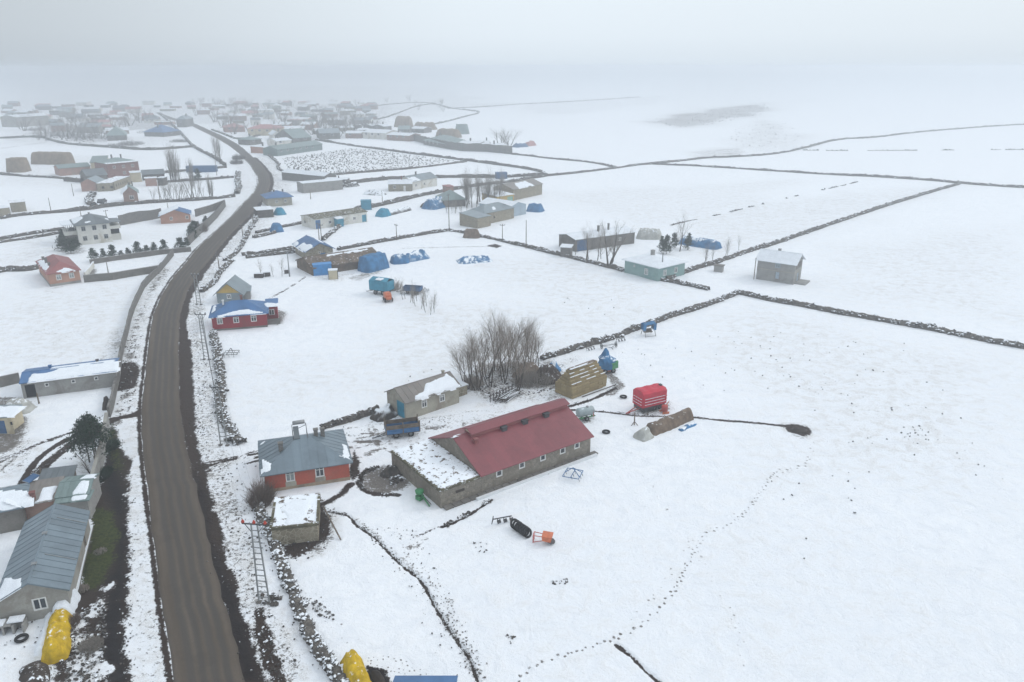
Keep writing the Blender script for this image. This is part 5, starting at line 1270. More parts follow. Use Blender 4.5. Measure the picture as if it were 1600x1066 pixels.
W('stone wall above the speckled field', [(494,219),(547,227.6),(577,231.5),(653,241.6),(734,251.7),(800,260.6),(840,267),(853,273)], 2.0, 1.6, .7, .5, 17)
W('stone wall along the foot of the speckled field', [(415,239),(436,256),(433,263),(443,269),(475,271),(509,274.5),(577,269),(653,263),(729,253)], 1.8, 1.2, .7, .5, 18)
W('dark wall behind the white cottage and the blue trailer', [(545,287),(600,281),(684,277.5),(760,278),(800,277),(850,274)], 1.6, 2.0, .7, .5, 19)
W('dry stone wall joining the whitewashed stable to the blue covered heap', [(400,365),(430,357),(468,350),(492,345)], 1.2, 1.0, 2.5, .36, 20)
W('lower dry stone wall beside the blue covered heap', [(396,372),(415,368),(430,364)], 1.4, 1.0, 2.5, .36, 21)
W('short dry stone wall running down from the whitewashed stable', [(534,351.7),(520,363),(504,376)], 1.2, 1.1, 3, .36, 22)
W('dark dry stone wall above the whitewashed stable and teal hut', [(533,346),(549,331),(575,325),(610,318),(640,311)], 1.5, 2.0, 1.6, .45, 23)
W('dry stone wall beside the road under the two thin poles', [(383,374),(396,348),(404,338),(412,330)], 1.6, 1.0, 1.6, .45, 24)
W('dry stone wall hugging the road verge below the blue roof house', [(350,408),(362,402),(372,393),(380,380),(383,374)], 1.2, .8, 3, .3, 25)
W('rubble wall curling down to the yellow cottage', [(362,408),(350,419),(341,430),(335,442),(322,452),(314,457)], 1.4, .9, 4, .3, 26)
W('wide rubble wall running down from the dark red house', [(333,521),(336,535),(339,547),(343,566),(344.5,585),(346,605),(346,620),(343,640),(350,658),(362,674),(370,690),(378,694)], 1.5, .9, 11, .2, 27)
W('tumbled rubble wall along the verge below the stone hut', [(404,790),(408,805),(416,822),(428,850),(440,880),(452,912),(462.5,940),(474,968),(486,996),(500,1018),(518,1045),(534,1066),(556,1096),(600,1160),(660,1260)], 1.2, .8, 11, .19, 28)
W('rubble wall from the orange house to the heap of stones', [(502.5,669.7),(530,662),(552,656),(577.6,646),(590,641)], .9, .9, 6, .22, 29, mat='rubble_bare')
W('field wall above the row of bare garden trees', [(0,342),(38,336),(126.6,330),(177,322),(253,316),(316.6,313),(367,307.5)], 1.4, 1.6, 1.1, .45, 30)
W('curving dark wall across the upper left field', [(-40,214),(0,217),(63,213.7),(84,221),(101,225),(140,228.5),(177,231),(228,235),(262,233.5),(301,230)], 2.0, 2.0, .6, .6, 31)
W('dark wall running down beside the far bend of the road', [(250,178),(262,189),(283.6,209),(292,219),(301,229),(319,239),(339,249),(352,259)], 2.0, 1.8, .6, .6, 32)
W('low double wall left of the white two storey house', [(-20,377),(0,374.5),(50.6,365.5),(101,358.5)], 1.3, 1.1, 1.6, .4, 33)
W('lower strand of the double wall left of the white house', [(-20,382),(20,376.5),(60,371),(100,363)], 1.3, .9, 1.6, .4, 34)
W('dark field wall left of the salmon house', [(-20,429),(0,425),(12,422.5),(45.6,423),(60,419),(78.5,416)], 1.6, 1.6, 2.0, .4, 35)
W('field wall at the foot of the straw stacks', [(-20,270),(0,272.5),(45.6,276.5),(101,279),(126,283)], 1.6, 1.3, .9, .5, 36)
W('garden wall below the leafless poplars', [(253,285.5),(290,283),(316.6,281.5),(365,277.5)], 1.5, 1.5, .9, .5, 37)
W('thin wall behind the leafless poplars', [(240,271.5),(262,270.5),(299,266.5),(354,262)], 1.4, 1.5, .8, .5, 38)
W('far wall beside the pink roofed house', [(331,203),(350,210),(372,219),(400,213.7),(420,208)], 1.8, 1.4, .6, .6, 39)
W('ring of rubble round the yard left of the brick house', [(146,304),(140,311),(139,318),(147,321.5)], 2.4, 1.4, 3, .5, 40)
W('stony hedge line beside the far bend of the road', [(372,270),(371,282),(374,292),(370,303)], 2.6, 1.3, 2.5, .5, 41)
W('far wall winding up the slope above the village', [(676,195),(700,190),(725,183),(753,176),(735,173),(700,169),(680,162),(650,166),(610,182),(590,187)], 2.2, 1.4, .35, .8, 42)
W('faint far wall at the upper edge of the fog', [(700,170),(760,167),(810,163),(880,160),(1000,152)], 2.4, 1.2, .2, .9, 43)
W('far wall between two snow fields by the village', [(560,170),(600,164),(650,160),(680,162)], 2.4, 1.4, .2, .9, 44)
S = solid_wall
S('long grey concrete wall curving down beside the road', [(271,399),(262,410),(250.6,424),(237,437),(225,450),(217,467),(210,482),(204,500),(200,518),(195,537),(190,558),(188,575),(186,592),(181,614),(176,638),(171,652)], 1.5, .30, 'block_dark', False, hvar=.25)
S('grey concrete yard wall from the gate to the grey sheds', [(170.5,668),(167,690),(163,713),(156,742),(148,772),(139,803)], 2.1, .3, 'concrete', True)
S('concrete garden wall with snow between the salmon house and the road', [(131.7,441),(150,439),(177,437),(212,431),(248,425)], 1.5, .3, 'concrete_dark', True)
S('low wall behind the row of young pines', [(141,413),(202.5,404),(250,397.5),(299,393)], 1.1, .3, 'concrete_dark', True)
S('tall block wall right of the white two storey house', [(187,352),(220,346),(253,340)], 3.0, .4, 'block_dark', False, hvar=.5)
S('long block wall from the salmon house to the road corner', [(306,338),(330,331),(352,322.5)], 2.2, .4, 'block_dark', False)
S('block wall running down beside the road from its corner', [(352,322.5),(338,341),(325,354),(310,368),(294,384)], 2.2, .4, 'block_dark', False)
S('dark block wall left of the long blue roofed stable', [(-30,611),(0,604),(32,597)], 1.5, .35, 'concrete_dark', False)
S('low kerb wall with snow along the grey barn', [(143,826),(137,850),(127,890),(120,925),(113,945)], .35, .35, 'concrete_dark', True, snow=True)
S('short concrete wall with open end by the salmon house', [(133,434),(140,426),(147,417)], 1.2, .25, 'plaster_white', True, snow=True)
S('high barn yard wall joining the long village barns', [(606,214),(640,218),(662,224),(700,233),(724,236),(760,237),(800,241)], 4.2, .5, 'block_dark', False, hvar=.6)
S('low wall of the farmyard left of the cream hall', [(100,283),(125,285),(140,282)], 1.6, .4, 'stone_dark', False)

# ================= trees
ORD = 'first second third fourth fifth sixth seventh eighth ninth tenth eleventh twelfth thirteenth fourteenth fifteenth sixteenth seventeenth eighteenth nineteenth twentieth'.split()
def grow(seed, H, stems=5, spread=.35, levels=3, kids=(7, 5, 4), lean=0.0, thick=.16, crook=.25, up=.6, first=.3):
    """bare broadleaf: stems as the trunk, everything finer as the crown"""
    rs = random.Random(seed); T = MB(); C = MB()
    def limb(p, d, L, r, lev, mb):
        n = 4 if lev < 2 else (3 if lev == 2 else 2); pts = [Vector(p)]; d = Vector(d).normalized()
        for k in range(n):
            d = (d + Vector((rs.gauss(0, crook*.5), rs.gauss(0, crook*.5), up * .22 + rs.gauss(0, crook*.3)))).normalized()
            pts.append(pts[-1] + d * (L / n))
        for k in range(n):
            r0 = r * (1 - k / n * .75); r1 = r * (1 - (k + 1) / n * .75)
            mb.bar(tuple(pts[k]), tuple(pts[k+1]), r0 * 2, None, 5 if lev == 0 else 3, r1)
        if lev < levels:
            m = kids[lev]
            for q in range(m):
                f = first + (1 - first) * (q + rs.random()) / m if lev == 0 else .2 + .8 * (q + rs.random()) / m
                seg = min(n - 1, int(f * n)); a = pts[seg].lerp(pts[seg + 1], f * n - seg)
                dd = (pts[seg + 1] - pts[seg]).normalized(); ax = Vector((rs.gauss(0, 1), rs.gauss(0, 1), rs.gauss(0, .5))).normalized()
                nd = (dd + ax * (rs.uniform(.45, .85) if lev else rs.uniform(.3, .6))).normalized()
                limb(a, nd, L * rs.uniform(.38, .58) * (1.15 - f * .45), r * (1 - f * .7) * .5, lev + 1, C)
    for s in range(stems):
        a = 2 * pi * (s + rs.random() * .6) / stems; sp = spread * rs.uniform(.4, 1.2)
        limb((cos(a) * .25, sin(a) * .25, -.2), (cos(a) * sp + lean, sin(a) * sp, 1), H * rs.uniform(.72, .9), thick * rs.uniform(.7, 1.1), 0, T)
    return T, C
def tree_proto(name, label, cat, gen, bark='bark', twig='twig', loc=(0, 0, 0), rz=0, group=None, scale=1):
    t = thing(name, label, cat, loc, rz, group); t.scale = (scale,) * 3 if not isinstance(scale, tuple) else scale
    T, C = gen; T.build('trunk', M[bark], t); C.build('crown', M[twig], t)
    return t
WIL = [grow(101 + k, 10.2, 3, .30, 3, (15, 8, 7), thick=.11, crook=.2, up=.34, first=.36) for k in range(4)]
grove = [(737,600,'leftmost'),(745,610,''),(752,596,''),(762,590,''),(765,604,''),(787,598,''),(790,582,''),(812,604,''),(800,576,''),(815,578,''),(828,584,''),(838,580,''),(775,578,''),(730,608,''),(808,612,'')]
WMESH = [(T.mesh('trunk', M['bark']), C.mesh('crown', M['twig'])) for T, C in WIL]
for k, (px, py, w_) in enumerate(grove):
    p = G(px, py); fx = (px - 780) / 60.0
    rank = sorted(q[0] for q in grove).index(px)
    lab = 'bare multi stemmed tree, ' + ORD[rank] + ' from the left in the dense grove behind the barn'
    t = thing('bare_tree', lab, 'tree', (p[0], p[1], 0), k * 1.3, 'bare trees of the dense grove')
    s = (1.0 - .26 * abs(fx) ** 1.8) * random.uniform(.88, 1.02); t.scale = (s * 1.12, s * 1.12, s * .95)
    t.rotation_euler = (0, .10 * fx, 0); t.rotation_euler.rotate_axis('Z', k * 1.3)
    a, b = WMESH[k % 4]; link('trunk', a, t); link('crown', b, t)
# brushwood thicket beside the grove and in front of the orange house
def thicket(name, label, cat, px, py, rx, ry, H, n, twig='twig', seed=5, group=None):
    rs = random.Random(seed); b = MB(); p = G(px, py)
    for i in range(n):
        a = rs.random() * 6.28; q = sqrt(rs.random()); x, y = cos(a) * q * rx, sin(a) * q * ry
        h = H * (1 - q * q * .55) * rs.uniform(.6, 1.1); o = Vector((x, y, -.05)); d = Vector((x / rx * .35 + rs.gauss(0, .25), y / ry * .3 + rs.gauss(0, .25), 1)).normalized()
        m = o + d * h * .55; e_ = m + (d + Vector((rs.gauss(0, .35), rs.gauss(0, .35), 0))).normalized() * h * .5
        b.bar(tuple(o), tuple(m), .05, None, 3, .018); b.bar(tuple(m), tuple(e_), .034, None, 3, .008)
        for s in range(2):
            f = o.lerp(m, rs.uniform(.4, 1)); g = f + (d + Vector((rs.gauss(0, .6), rs.gauss(0, .6), .1))).normalized() * h * .35; b.bar(tuple(f), tuple(g), .025, None, 3, .008)
    return tag(b.build(name, M[twig], None, loc=(p[0], p[1], 0)), label, cat, group)
thicket('bush', 'tall bare bush at the corner of the orange house', 'bush', 409, 786, 1.0, 1.6, 3.2, 420, 'twig_red', 6)
thicket('bush', 'low dry reeds between the orange house and the stone hut', 'bush', 460, 787, 2.0, .6, .9, 300, 'twig', 7)
thicket('bush', 'dense brown thicket on the right side of the bare grove', 'bush', 832, 600, 3.0, 2.0, 2.8, 420, 'twig_grey', 8)
thicket('bush', 'low brown scrub under the bare grove', 'bush', 790, 578, 5.5, 2.6, 1.1, 420, 'twig', 9)
thicket('bush', 'bare shrub by the left foot of the grove next to the shed', 'bush', 738, 604, 1.4, 1.4, 2.2, 260, 'twig', 10)
thicket('bush', 'reddish bare shrub beside the wall near the white house drive', 'bush', 313, 362, 2.2, 2.0, 3.2, 300, 'twig_red', 11)
thicket('bush', 'small bare bush next to the blue wagon', 'bush', 616, 453, 1.2, 1.0, 3.0, 150, 'twig', 12)
# big bare tree and slim ones in front of the low barn
p = G(951, 417)
big = tree_proto('bare_tree', 'broad bare tree with a thick trunk beside the teal house', 'tree', grow(55, 11.5, 3, .50, 3, (9, 7, 6), thick=.34, crook=.25, up=.5, first=.3), twig='twig_grey', loc=(p[0], p[1], 0), rz=1)
slim = grow(61, 8.5, 1, .05, 3, (16, 6, 5), thick=.10, crook=.14, up=.7, first=.2)
SL = (slim[0].mesh('trunk', M['bark']), slim[1].mesh('crown', M['twig_grey']))
def slim_tree(px, py, H, label, group=None, wide=1.0, meshes=SL, cat='tree', name='bare_tree'):
    p = G(px, py); t = thing(name, label, cat, (p[0], p[1], 0), px * .37, group); s = H / 8.5; t.scale = (s * wide, s * wide, s)
    link('trunk', meshes[0], t); link('crown', meshes[1], t); return t
for px, py, H in ((914,406,8),(922,409,9),(931,413,9),(940,404,7)): slim_tree(px, py, H, ORD[(914, 922, 931, 940).index(px)] + ' slim bare tree from the left between the privy and the broad tree', 'slim trees left of the broad bare tree', 1.5)
for px, py, H, w_ in ((1061,392,9.5,1.8),): slim_tree(px, py, H, 'leafless tree by the left end of the long blue tarpaulin', None, w_)
for px, py, H in ((1098,416,6),(1104,414,4.5),(1112,410,5),(1131,404,5.5),(1137,402,4.5),(1155,392,4)): slim_tree(px, py, H, ORD[(1098, 1104, 1112, 1131, 1137, 1155).index(px)] + ' thin leafless sapling from the left along the wall right of the teal house', 'saplings right of the teal house', 1.3)
slim_tree(897, 402, 4.5, 'small bare tree just right of the brick privy', None, 1.8)
# poplars and garden trees far left
POP = grow(71, 12, 3, .05, 3, (13, 4, 3), thick=.14, crook=.07, up=1.4, first=.05); PM = (POP[0].mesh('trunk', M['bark']), POP[1].mesh('crown', M['twig_grey']))
for px, py, H in ((268,283,12),(272,282,15),(275,283,14),(280,284,11),(298,283,9),(302,284,9)): slim_tree(px, py, H * .8, 'slender leafless poplar behind the garden wall, ' + ORD[(268, 272, 275, 280, 298, 302).index(px)] + ' from the left', 'leafless poplars left of the blue truck', 1.0, PM)
for px, py, H in ((339,252,14),(344,256,14)): slim_tree(px, py, H * .8, ('left' if px < 341 else 'right') + ' one of the two pale leafless poplars at the roadside wall end', 'pair of pale poplars by the far bend', 1.0, PM)
for px, py, H in ((328,309,7),(332,309,6)): slim_tree(px, py, H, ('left' if px < 330 else 'right') + ' one of the two small poplars ending the garden row', 'two poplars at the end of the garden row', 1.0, PM)
GD = grow(81, 8, 3, .35, 3, (8, 6, 4), thick=.12, crook=.2, up=.5); GM = (GD[0].mesh('trunk', M['bark']), GD[1].mesh('crown', M['twig_grey']))
for k, (px, py, H) in enumerate(((240,313,5),(254,313,5.5),(259,312.5,7),(264,312.5,7.5),(270,312.5,6.5),(277,312,7.5),(282,312,6.5),(290,311.5,7),(297,311,9.5),(302,311,10),(309,310.5,8.5),(317,310,5))):
    slim_tree(px, py, H, ORD[k] + ' leafless garden tree from the left in the row along the field wall', 'row of leafless garden trees', 1.1, GM)
# saplings in two short rows near the blue wagon
for k, (px, py) in enumerate(((624,460),(630,468),(634,466),(640,472),(646,474),(650,478),(657,482),(662,478),(666,488),(672,491),(678,488),(645,466),(652,470),(668,478),(676,482))):
    slim_tree(px, py, 3.4, ('thin leafless sapling in the double row below the blue cart, ' + ORD[sorted((624,630,634,640,646,650,657,662,666,672,678,645,652,668,676)).index(px)] + ' from the left'), 'saplings below the blue cart', 1.6)
# birches around the stone farmhouse: a thicket of upright young trunks
for k in range(34):
    px = 724 + 56 * random.random(); py = 318 + 8 * random.random() - (px - 724) * .04
    slim_tree(px, py, random.uniform(8.5, 11.5), 'upright leafless tree in the grove behind the stone farmhouse', 'leafless grove behind the stone farmhouse', 1.3)
for k in range(16):
    slim_tree(696 + 36 * random.random(), 331 + 4 * random.random(), random.uniform(3.5, 5), 'young leafless tree in the strip left of the stone farmhouse', 'young trees left of the stone farmhouse', .9)
for px, py, H in ((782,228,11),(796,227,11),(792,229,8)):
    slim_tree(px, py, H, ORD[(782, 792, 796).index(px)] + ' from the left of the round leafless trees by the far white barn', 'round leafless trees by the far white barn', 2.4, GM)
for px, py, H in ((409,433,4),(428,432,3)): slim_tree(px, py, H, ('left' if px < 420 else 'right') + ' one of two tiny saplings beside the dark crates', 'tiny saplings right of the rubble wall', 1.4)
slim_tree(440, 432, 4.5, 'small bare forked tree just left of the leaning pole', None, 1.3)
for px, py, H in ((148,745,3.6),): slim_tree(px, py, H, 'small bare tree in front of the big pine by the yard wall', None, 2.2, GM)

# ================= conifers
def conifer(seed, H, R, n, leaf=.22, base=.12, open_=0.0, stems=1):
    rs = random.Random(seed); T = MB(); C = MB()
    for s in range(stems):
        ox = 0 if stems == 1 else rs.uniform(-.5, .5); T.bar((ox * .3, 0, -.2), (ox, 0, H * .9), H * .035, None, 6, H * .006)
    whorls = int(H * 3.2)
    for w in range(whorls):
        z = H * (base + (1 - base) * (w + rs.random()) / whorls); f = (z / H - base) / (1 - base); rad = R * (1 - f) ** .8 * rs.uniform(.75, 1.1) + .08 * R
        for b in range(6):
            if rs.random() < open_: continue
            a = rs.random() * 6.28; tip = Vector((cos(a) * rad, sin(a) * rad, z + rad * rs.uniform(-.05, .4)))
            C.bar((0, 0, z), tuple(tip), .04, None, 3, .01)
            for q in range(n):
                g = rs.uniform(.3, 1.05); c = Vector((0, 0, z)).lerp(tip, g) + Vector((rs.gauss(0, .1 * R), rs.gauss(0, .1 * R), rs.gauss(0, .08 * R)))
                for t_ in range(2):
                    d = Vector((rs.gauss(0, 1), rs.gauss(0, 1), rs.gauss(0, .7))).normalized() * leaf * rs.uniform(.6, 1.3); e_ = Vector((rs.gauss(0, 1), rs.gauss(0, 1), rs.gauss(0, 1))).normalized() * leaf * .45
                    C.add([tuple(c), tuple(c + d + e_), tuple(c + d - e_)], [(0, 1, 2)])
    return T, C
CN = [conifer(21 + k, 3.0, 1.25, 9, .26) for k in range(3)]; CM = [(a.mesh('trunk', M['bark']), b.mesh('crown', M['needles'])) for a, b in CN]
CP = (CN[0][0].mesh('trunk', M['bark']), CN[0][1].mesh('crown', M['needles_pale']))
def pine(px, py, H, label, group=None, k=0, wide=1.0, pale=False):
    p = G(px, py); t = thing('pine_tree', label, 'tree', (p[0], p[1], 0), px * .7, group); s = H / 3.0; t.scale = (s * wide, s * wide, s)
    m = CP if pale else CM[k % 3]; link('trunk', m[0], t); link('crown', m[1], t)
pine(147, 408, 3.0, 'pale green young pine, first in the row from the salmon house', None, 0, 1.2, True)
for k, (px, py, H) in enumerate(((163,406,2.6),(177,404,3.2),(190,402,1.7),(201,401,2.1),(216,399,3.3),(230,397.5,2.3),(242,396.5,2.7),(257,394.5,3.1),(283,392,3.4))):
    pine(px, py, H, ORD[k + 1] + ' young pine from the left in the row below the white house', 'row of young pines', k, 1.1)
for k, (px, py, H) in enumerate(((300,374,3.6),(304,366,3.6),(309,360,2.6),(322,351,2.4),(292,385,2.2))): pine(px, py, H, 'dark young pine by the roadside block wall, ' + ('third lowest', 'third highest', 'second highest', 'highest', 'lowest')[k] + ' in the photo', 'young pines by the roadside block wall', k, 1.2)
for k, (px, py, H) in enumerate(((99,391,3.6),(111,396,3.6),(118,390,3),(100,378,3.2),(116,380,4))): pine(px, py, H, 'bushy pine between the white and salmon houses, ' + ('leftmost at the front', 'nearest the salmon roof', 'rightmost at the front', 'back left one', 'back right one')[k], 'pines behind the salmon house', k, 1.3)
for k, (px, py, H) in enumerate(((1034,395,4),(1041,397,4.6),(1053,388,4),(1075,390,4))): pine(px, py, H, ORD[k] + ' small pine from the left beside the long blue tarpaulin', 'small pines by the long blue tarpaulin', k, .8)
pine(310, 284, 5, 'small dark pine among the leafless poplars', None, 1, 1.0)
bp = conifer(77, 6.4, 2.7, 12, .26, .32, .12, 2); p = G(152, 727)
tp = tree_proto('pine_tree', 'large dark pine with two trunks beside the yard wall and gate', 'tree', bp, 'bark', 'needles', (p[0], p[1], 0))
bp2 = conifer(78, 5.4, 2.3, 10, .26, .30, .15, 1); p = G(140, 722)
tree_proto('pine_tree', 'smaller dark pine leaning against the left side of the large pine', 'tree', bp2, 'bark', 'needles', (p[0], p[1], 0), .4)
thicket('bush', 'dark green bush on the verge outside the yard wall', 'bush', 172, 700, .9, 1.6, 1.2, 500, 'needles', 31)
thicket('bush', 'dark ivy like shrub in the ditch under the yard wall', 'bush', 160, 745, .8, 2.0, 1.0, 400, 'needles', 32)
thicket('bush', 'pale dry bush on the verge near the bottom left', 'bush', 143, 1010, .9, .8, .8, 500, 'twig_grey', 33)
thicket('bush', 'dry brown bush beside the yellow covered stack', 'bush', 108, 978, .7, 1.2, .9, 400, 'twig_red', 34)
thicket('bush', 'small dry bush at the end of the kerb wall', 'bush', 130, 921, .5, .5, .6, 160, 'twig', 35)
thicket('bush', 'withered bush in the middle of the green verge', 'bush', 157, 862, .6, .6, .4, 160, 'twig_grey', 36)
# loose stones and clods, too many to count
def scatter():
    rs = np.random.RandomState(4); C = []; S_ = []
    def put(x, y, r): C.append((x, y, r * .3)); S_.append(r)
    def zone(poly_, n, r0, r1):
        P = np.array(GL(poly_)); lo, hi = P.min(0), P.max(0); k = 0; g = 0
        while k < n and g < n * 40:
            g += 1; x, y = lo + rs.rand(2) * (hi - lo); ins = False
            for i in range(len(P)):
                a, b = P[i], P[(i+1) % len(P)]
                if (a[1] > y) != (b[1] > y) and x < (b[0]-a[0]) * (y-a[1]) / (b[1]-a[1]) + a[0]: ins = not ins
            if ins: put(x, y, rs.uniform(r0, r1)); k += 1
    zone([(330,730),(400,720),(410,800),(450,900),(520,1030),(500,1066),(440,1066),(380,930),(345,830)], 140, .04, .13)
    zone([(303,620),(340,600),(345,690),(310,700)], 90, .04, .11); zone([(303,530),(338,560),(345,620),(304,620)], 70, .04, .12)
    zone([(480,780),(520,790),(515,850),(470,880),(435,866)], 90, .05, .16); zone([(600,730),(625,728),(632,750),(610,760)], 60, .1, .26)
    zone([(470,930),(500,940),(530,970),(500,965)], 60, .05, .15); zone([(400,925),(440,930),(436,945),(405,945)], 18, .12, .3)
    zone([(560,820),(660,830),(760,1060),(700,1066),(640,930)], 120, .03, .09)
    zone([(900,565),(1100,520),(1300,560),(1250,640),(1050,600)], 34, .05, .13); zone([(1110,505),(1420,530),(1500,640),(1300,640)], 60, .04, .14)
    zone([(1220,640),(1500,640),(1600,760),(1300,700)], 26, .04, .13); zone([(1400,665),(1430,660),(1470,690),(1420,695)], 22, .04, .14)
    zone([(1180,730),(1360,730),(1340,880),(1200,880)], 14, .06, .14); zone([(860,905),(890,905),(885,915),(865,915)], 14, .06, .18); zone([(780,990),(805,995),(800,1008)], 12, .05, .12); zone([(738,846),(770,850),(764,870),(740,866)], 10, .06, .15)
    zone([(730,590),(860,575),(860,612),(760,625)], 120, .06, .2); zone([(190,540),(212,520),(215,640),(180,650)], 120, .05, .16)
    zone([(880,448),(990,475),(960,500),(860,480)], 8, .06, .16); zone([(560,560),(700,580),(640,620)], 6, .06, .15)
    def along(pts, n, sp, r0, r1):
        P = resample(smooth_line(GL(pts), 1), .3)
        for _ in range(n):
            i = rs.randint(0, len(P) - 1); f = fnoise(P[i][0] / 2, P[i][1] / 2, 77, 2)
            if f > .42: put(P[i][0] + rs.normal(0, sp), P[i][1] + rs.normal(0, sp), rs.uniform(r0, r1))
    along([(508,797),(548,806),(580,835),(612,868),(650,898),(672,930),(695,970),(722,1010),(745,1060)], 360, .2, .03, .10)
    along([(660,900),(700,935),(706,960),(740,1030),(757,1066)], 130, .35, .03, .07)
    along([(768,780),(728,806),(690,822)], 160, .2, .05, .15); along([(622,773),(585,773),(566,765),(560,750),(570,736),(590,729)], 150, .25, .04, .14)
    along([(1045,651),(1120,656),(1205,663),(1262,672)], 160, .2, .03, .09); along([(860,640),(935,642),(1045,651)], 120, .2, .03, .08); along([(866,640),(925,624),(962,606)], 120, .25, .03, .09)
    along([(303,640),(304,700),(325,800),(350,890),(390,960),(420,1066)], 220, .8, .03, .10); along([(200,1066),(198,960),(201,850),(200,760),(188,690)], 260, .35, .03, .10)
    along([(300,736),(365,717),(402,708)], 120, .4, .03, .08); along([(404,955),(425,1040),(436,1066)], 160, .35, .04, .12); along([(222,648),(165,668),(95,700),(55,742)], 200, .5, .03, .09)
    along([(262,420),(222,482),(204,560),(192,640)], 120, 1.0, .04, .13); along([(790,756),(850,735),(920,712)], 80, .4, .03, .08)
    along([(523,681),(575,676),(640,668),(700,655)], 120, .8, .03, .09)
    zone([(440,248),(542,233),(577,233),(653,244),(715,251),(628,263),(527,271),(450,263)], 1700, .14, .36)
    zone([(1000,190),(1060,178),(1200,162),(1205,176),(1110,196),(1060,199)], 260, .2, .6); zone([(1150,200),(1230,190),(1255,215),(1215,232),(1130,228)], 90, .12, .4)
    zone([(80,195),(160,192),(170,218),(120,224),(70,212)], 350, .2, .6)
    zone([(20,960),(70,950),(80,1010),(0,1040)], 26, .04, .1); zone([(96,960),(170,940),(160,1066),(90,1066)], 200, .05, .18)
    me = stones_mesh('loose_stones', np.array(C), np.array(S_), 'rubble_bare', 9)
    tag(link('loose_stones', me), kind='stuff')
scatter()
# ================= poles
def pole_thing(px, py, topy, label, cat='utility pole', group=None, r=.13, arms=0, name='utility_pole', h=None):
    p = G(px, py)
    if h is None:
        lo, hi = 0, 20
        for _ in range(30):
            m = (lo + hi) / 2; c = p[1] * cos(PITCH) - (m - CAM_H) * sin(PITCH); u = p[1] * sin(PITCH) + (m - CAM_H) * cos(PITCH)
            if 533 - FPX * u / c > topy: lo = m
            else: hi = m
        h = lo
    t = thing(name, label, cat, (p[0], p[1], 0), px * .1, group)
    b = MB(); b.bar((0, 0, -.3), (0, 0, h), r * 2.1, None, 8, r * .6); b.build('shaft', M['wood' if arms < 3 else 'galv'], t, True)
    if arms:
        a = MB(); a.bar((-.7, 0, h - .35), (.7, 0, h - .35), .12); a.build('crossarm', M['dark_metal'], t)
        i = MB()
        for x in (-.6, 0, .6): i.lathe((x, 0, h - .29), (0, 0, 1), [(0, .04), (.05, .09), (.14, .07), (.2, .03)], 8)
        i.build('insulators', M['galv'], t)
    return t
POLES = [((822,388,344),'wooden pole left of the privy by the dry stone wall'),((702,361,303),'tall wooden pole where two dry stone walls meet',),((620,375,350),'pole at the wall above the brown earth barn'),((785,377,350),'pole between the round earth heap and the stone farmhouse'),
    ((499,377,348),'left pole of the pair behind the blue roofed stone house'),((502.5,376,350),'right pole of the pair behind the blue roofed stone house'),((597.5,315,298),'pole on the snow above the teal covered stack'),((485.5,311,297),'pole in front of the windowless block barn'),
    ((80,331.5,309),'pole in the upper left field near the stone pens'),((115,306,287),'lonely pole left of the old pink walled barn'),((167,342,328),'pole directly behind the white house roof'),((128,344,329),'pole above the left roof edge of the white house'),
    ((263,329,317),'pole just above the roof of the salmon house near the road'),((170,431,410),'pole inside the snowy garden by the concrete wall'),((343,423,398),'pole at the roadside by the curling rubble wall'),((379.7,371,350),'pole at the roadside wall below the far blue roofed house'),
    ((396,352,330),'thin pole at the dark wall beside the road'),((917,411,364),'pole among the slim trees behind the stone wall'),((249,302,283),'thin pole behind the dull red brick house'),((250,312,292),'leaning pole beside the row of garden trees'),
    ((339,274,250),'thin pole by the pale poplars'),((68,757,731),'thin pole standing in the patched sheds by the yard'),((61,630,614),'short pole on the snow in front of the long stable'),((1506-640,700,0),'')]
for (q, lab) in [(a[0], a[1]) for a in POLES]:
    if lab: pole_thing(q[0], q[1], q[2], lab, arms=1 if q[1] > 340 and q[0] < 800 and q[0] > 160 and q[0] != 170 else 0)
pole_thing(452.5, 432, 393, 'pale concrete pole left of the brown earth barn', arms=3, r=.15)
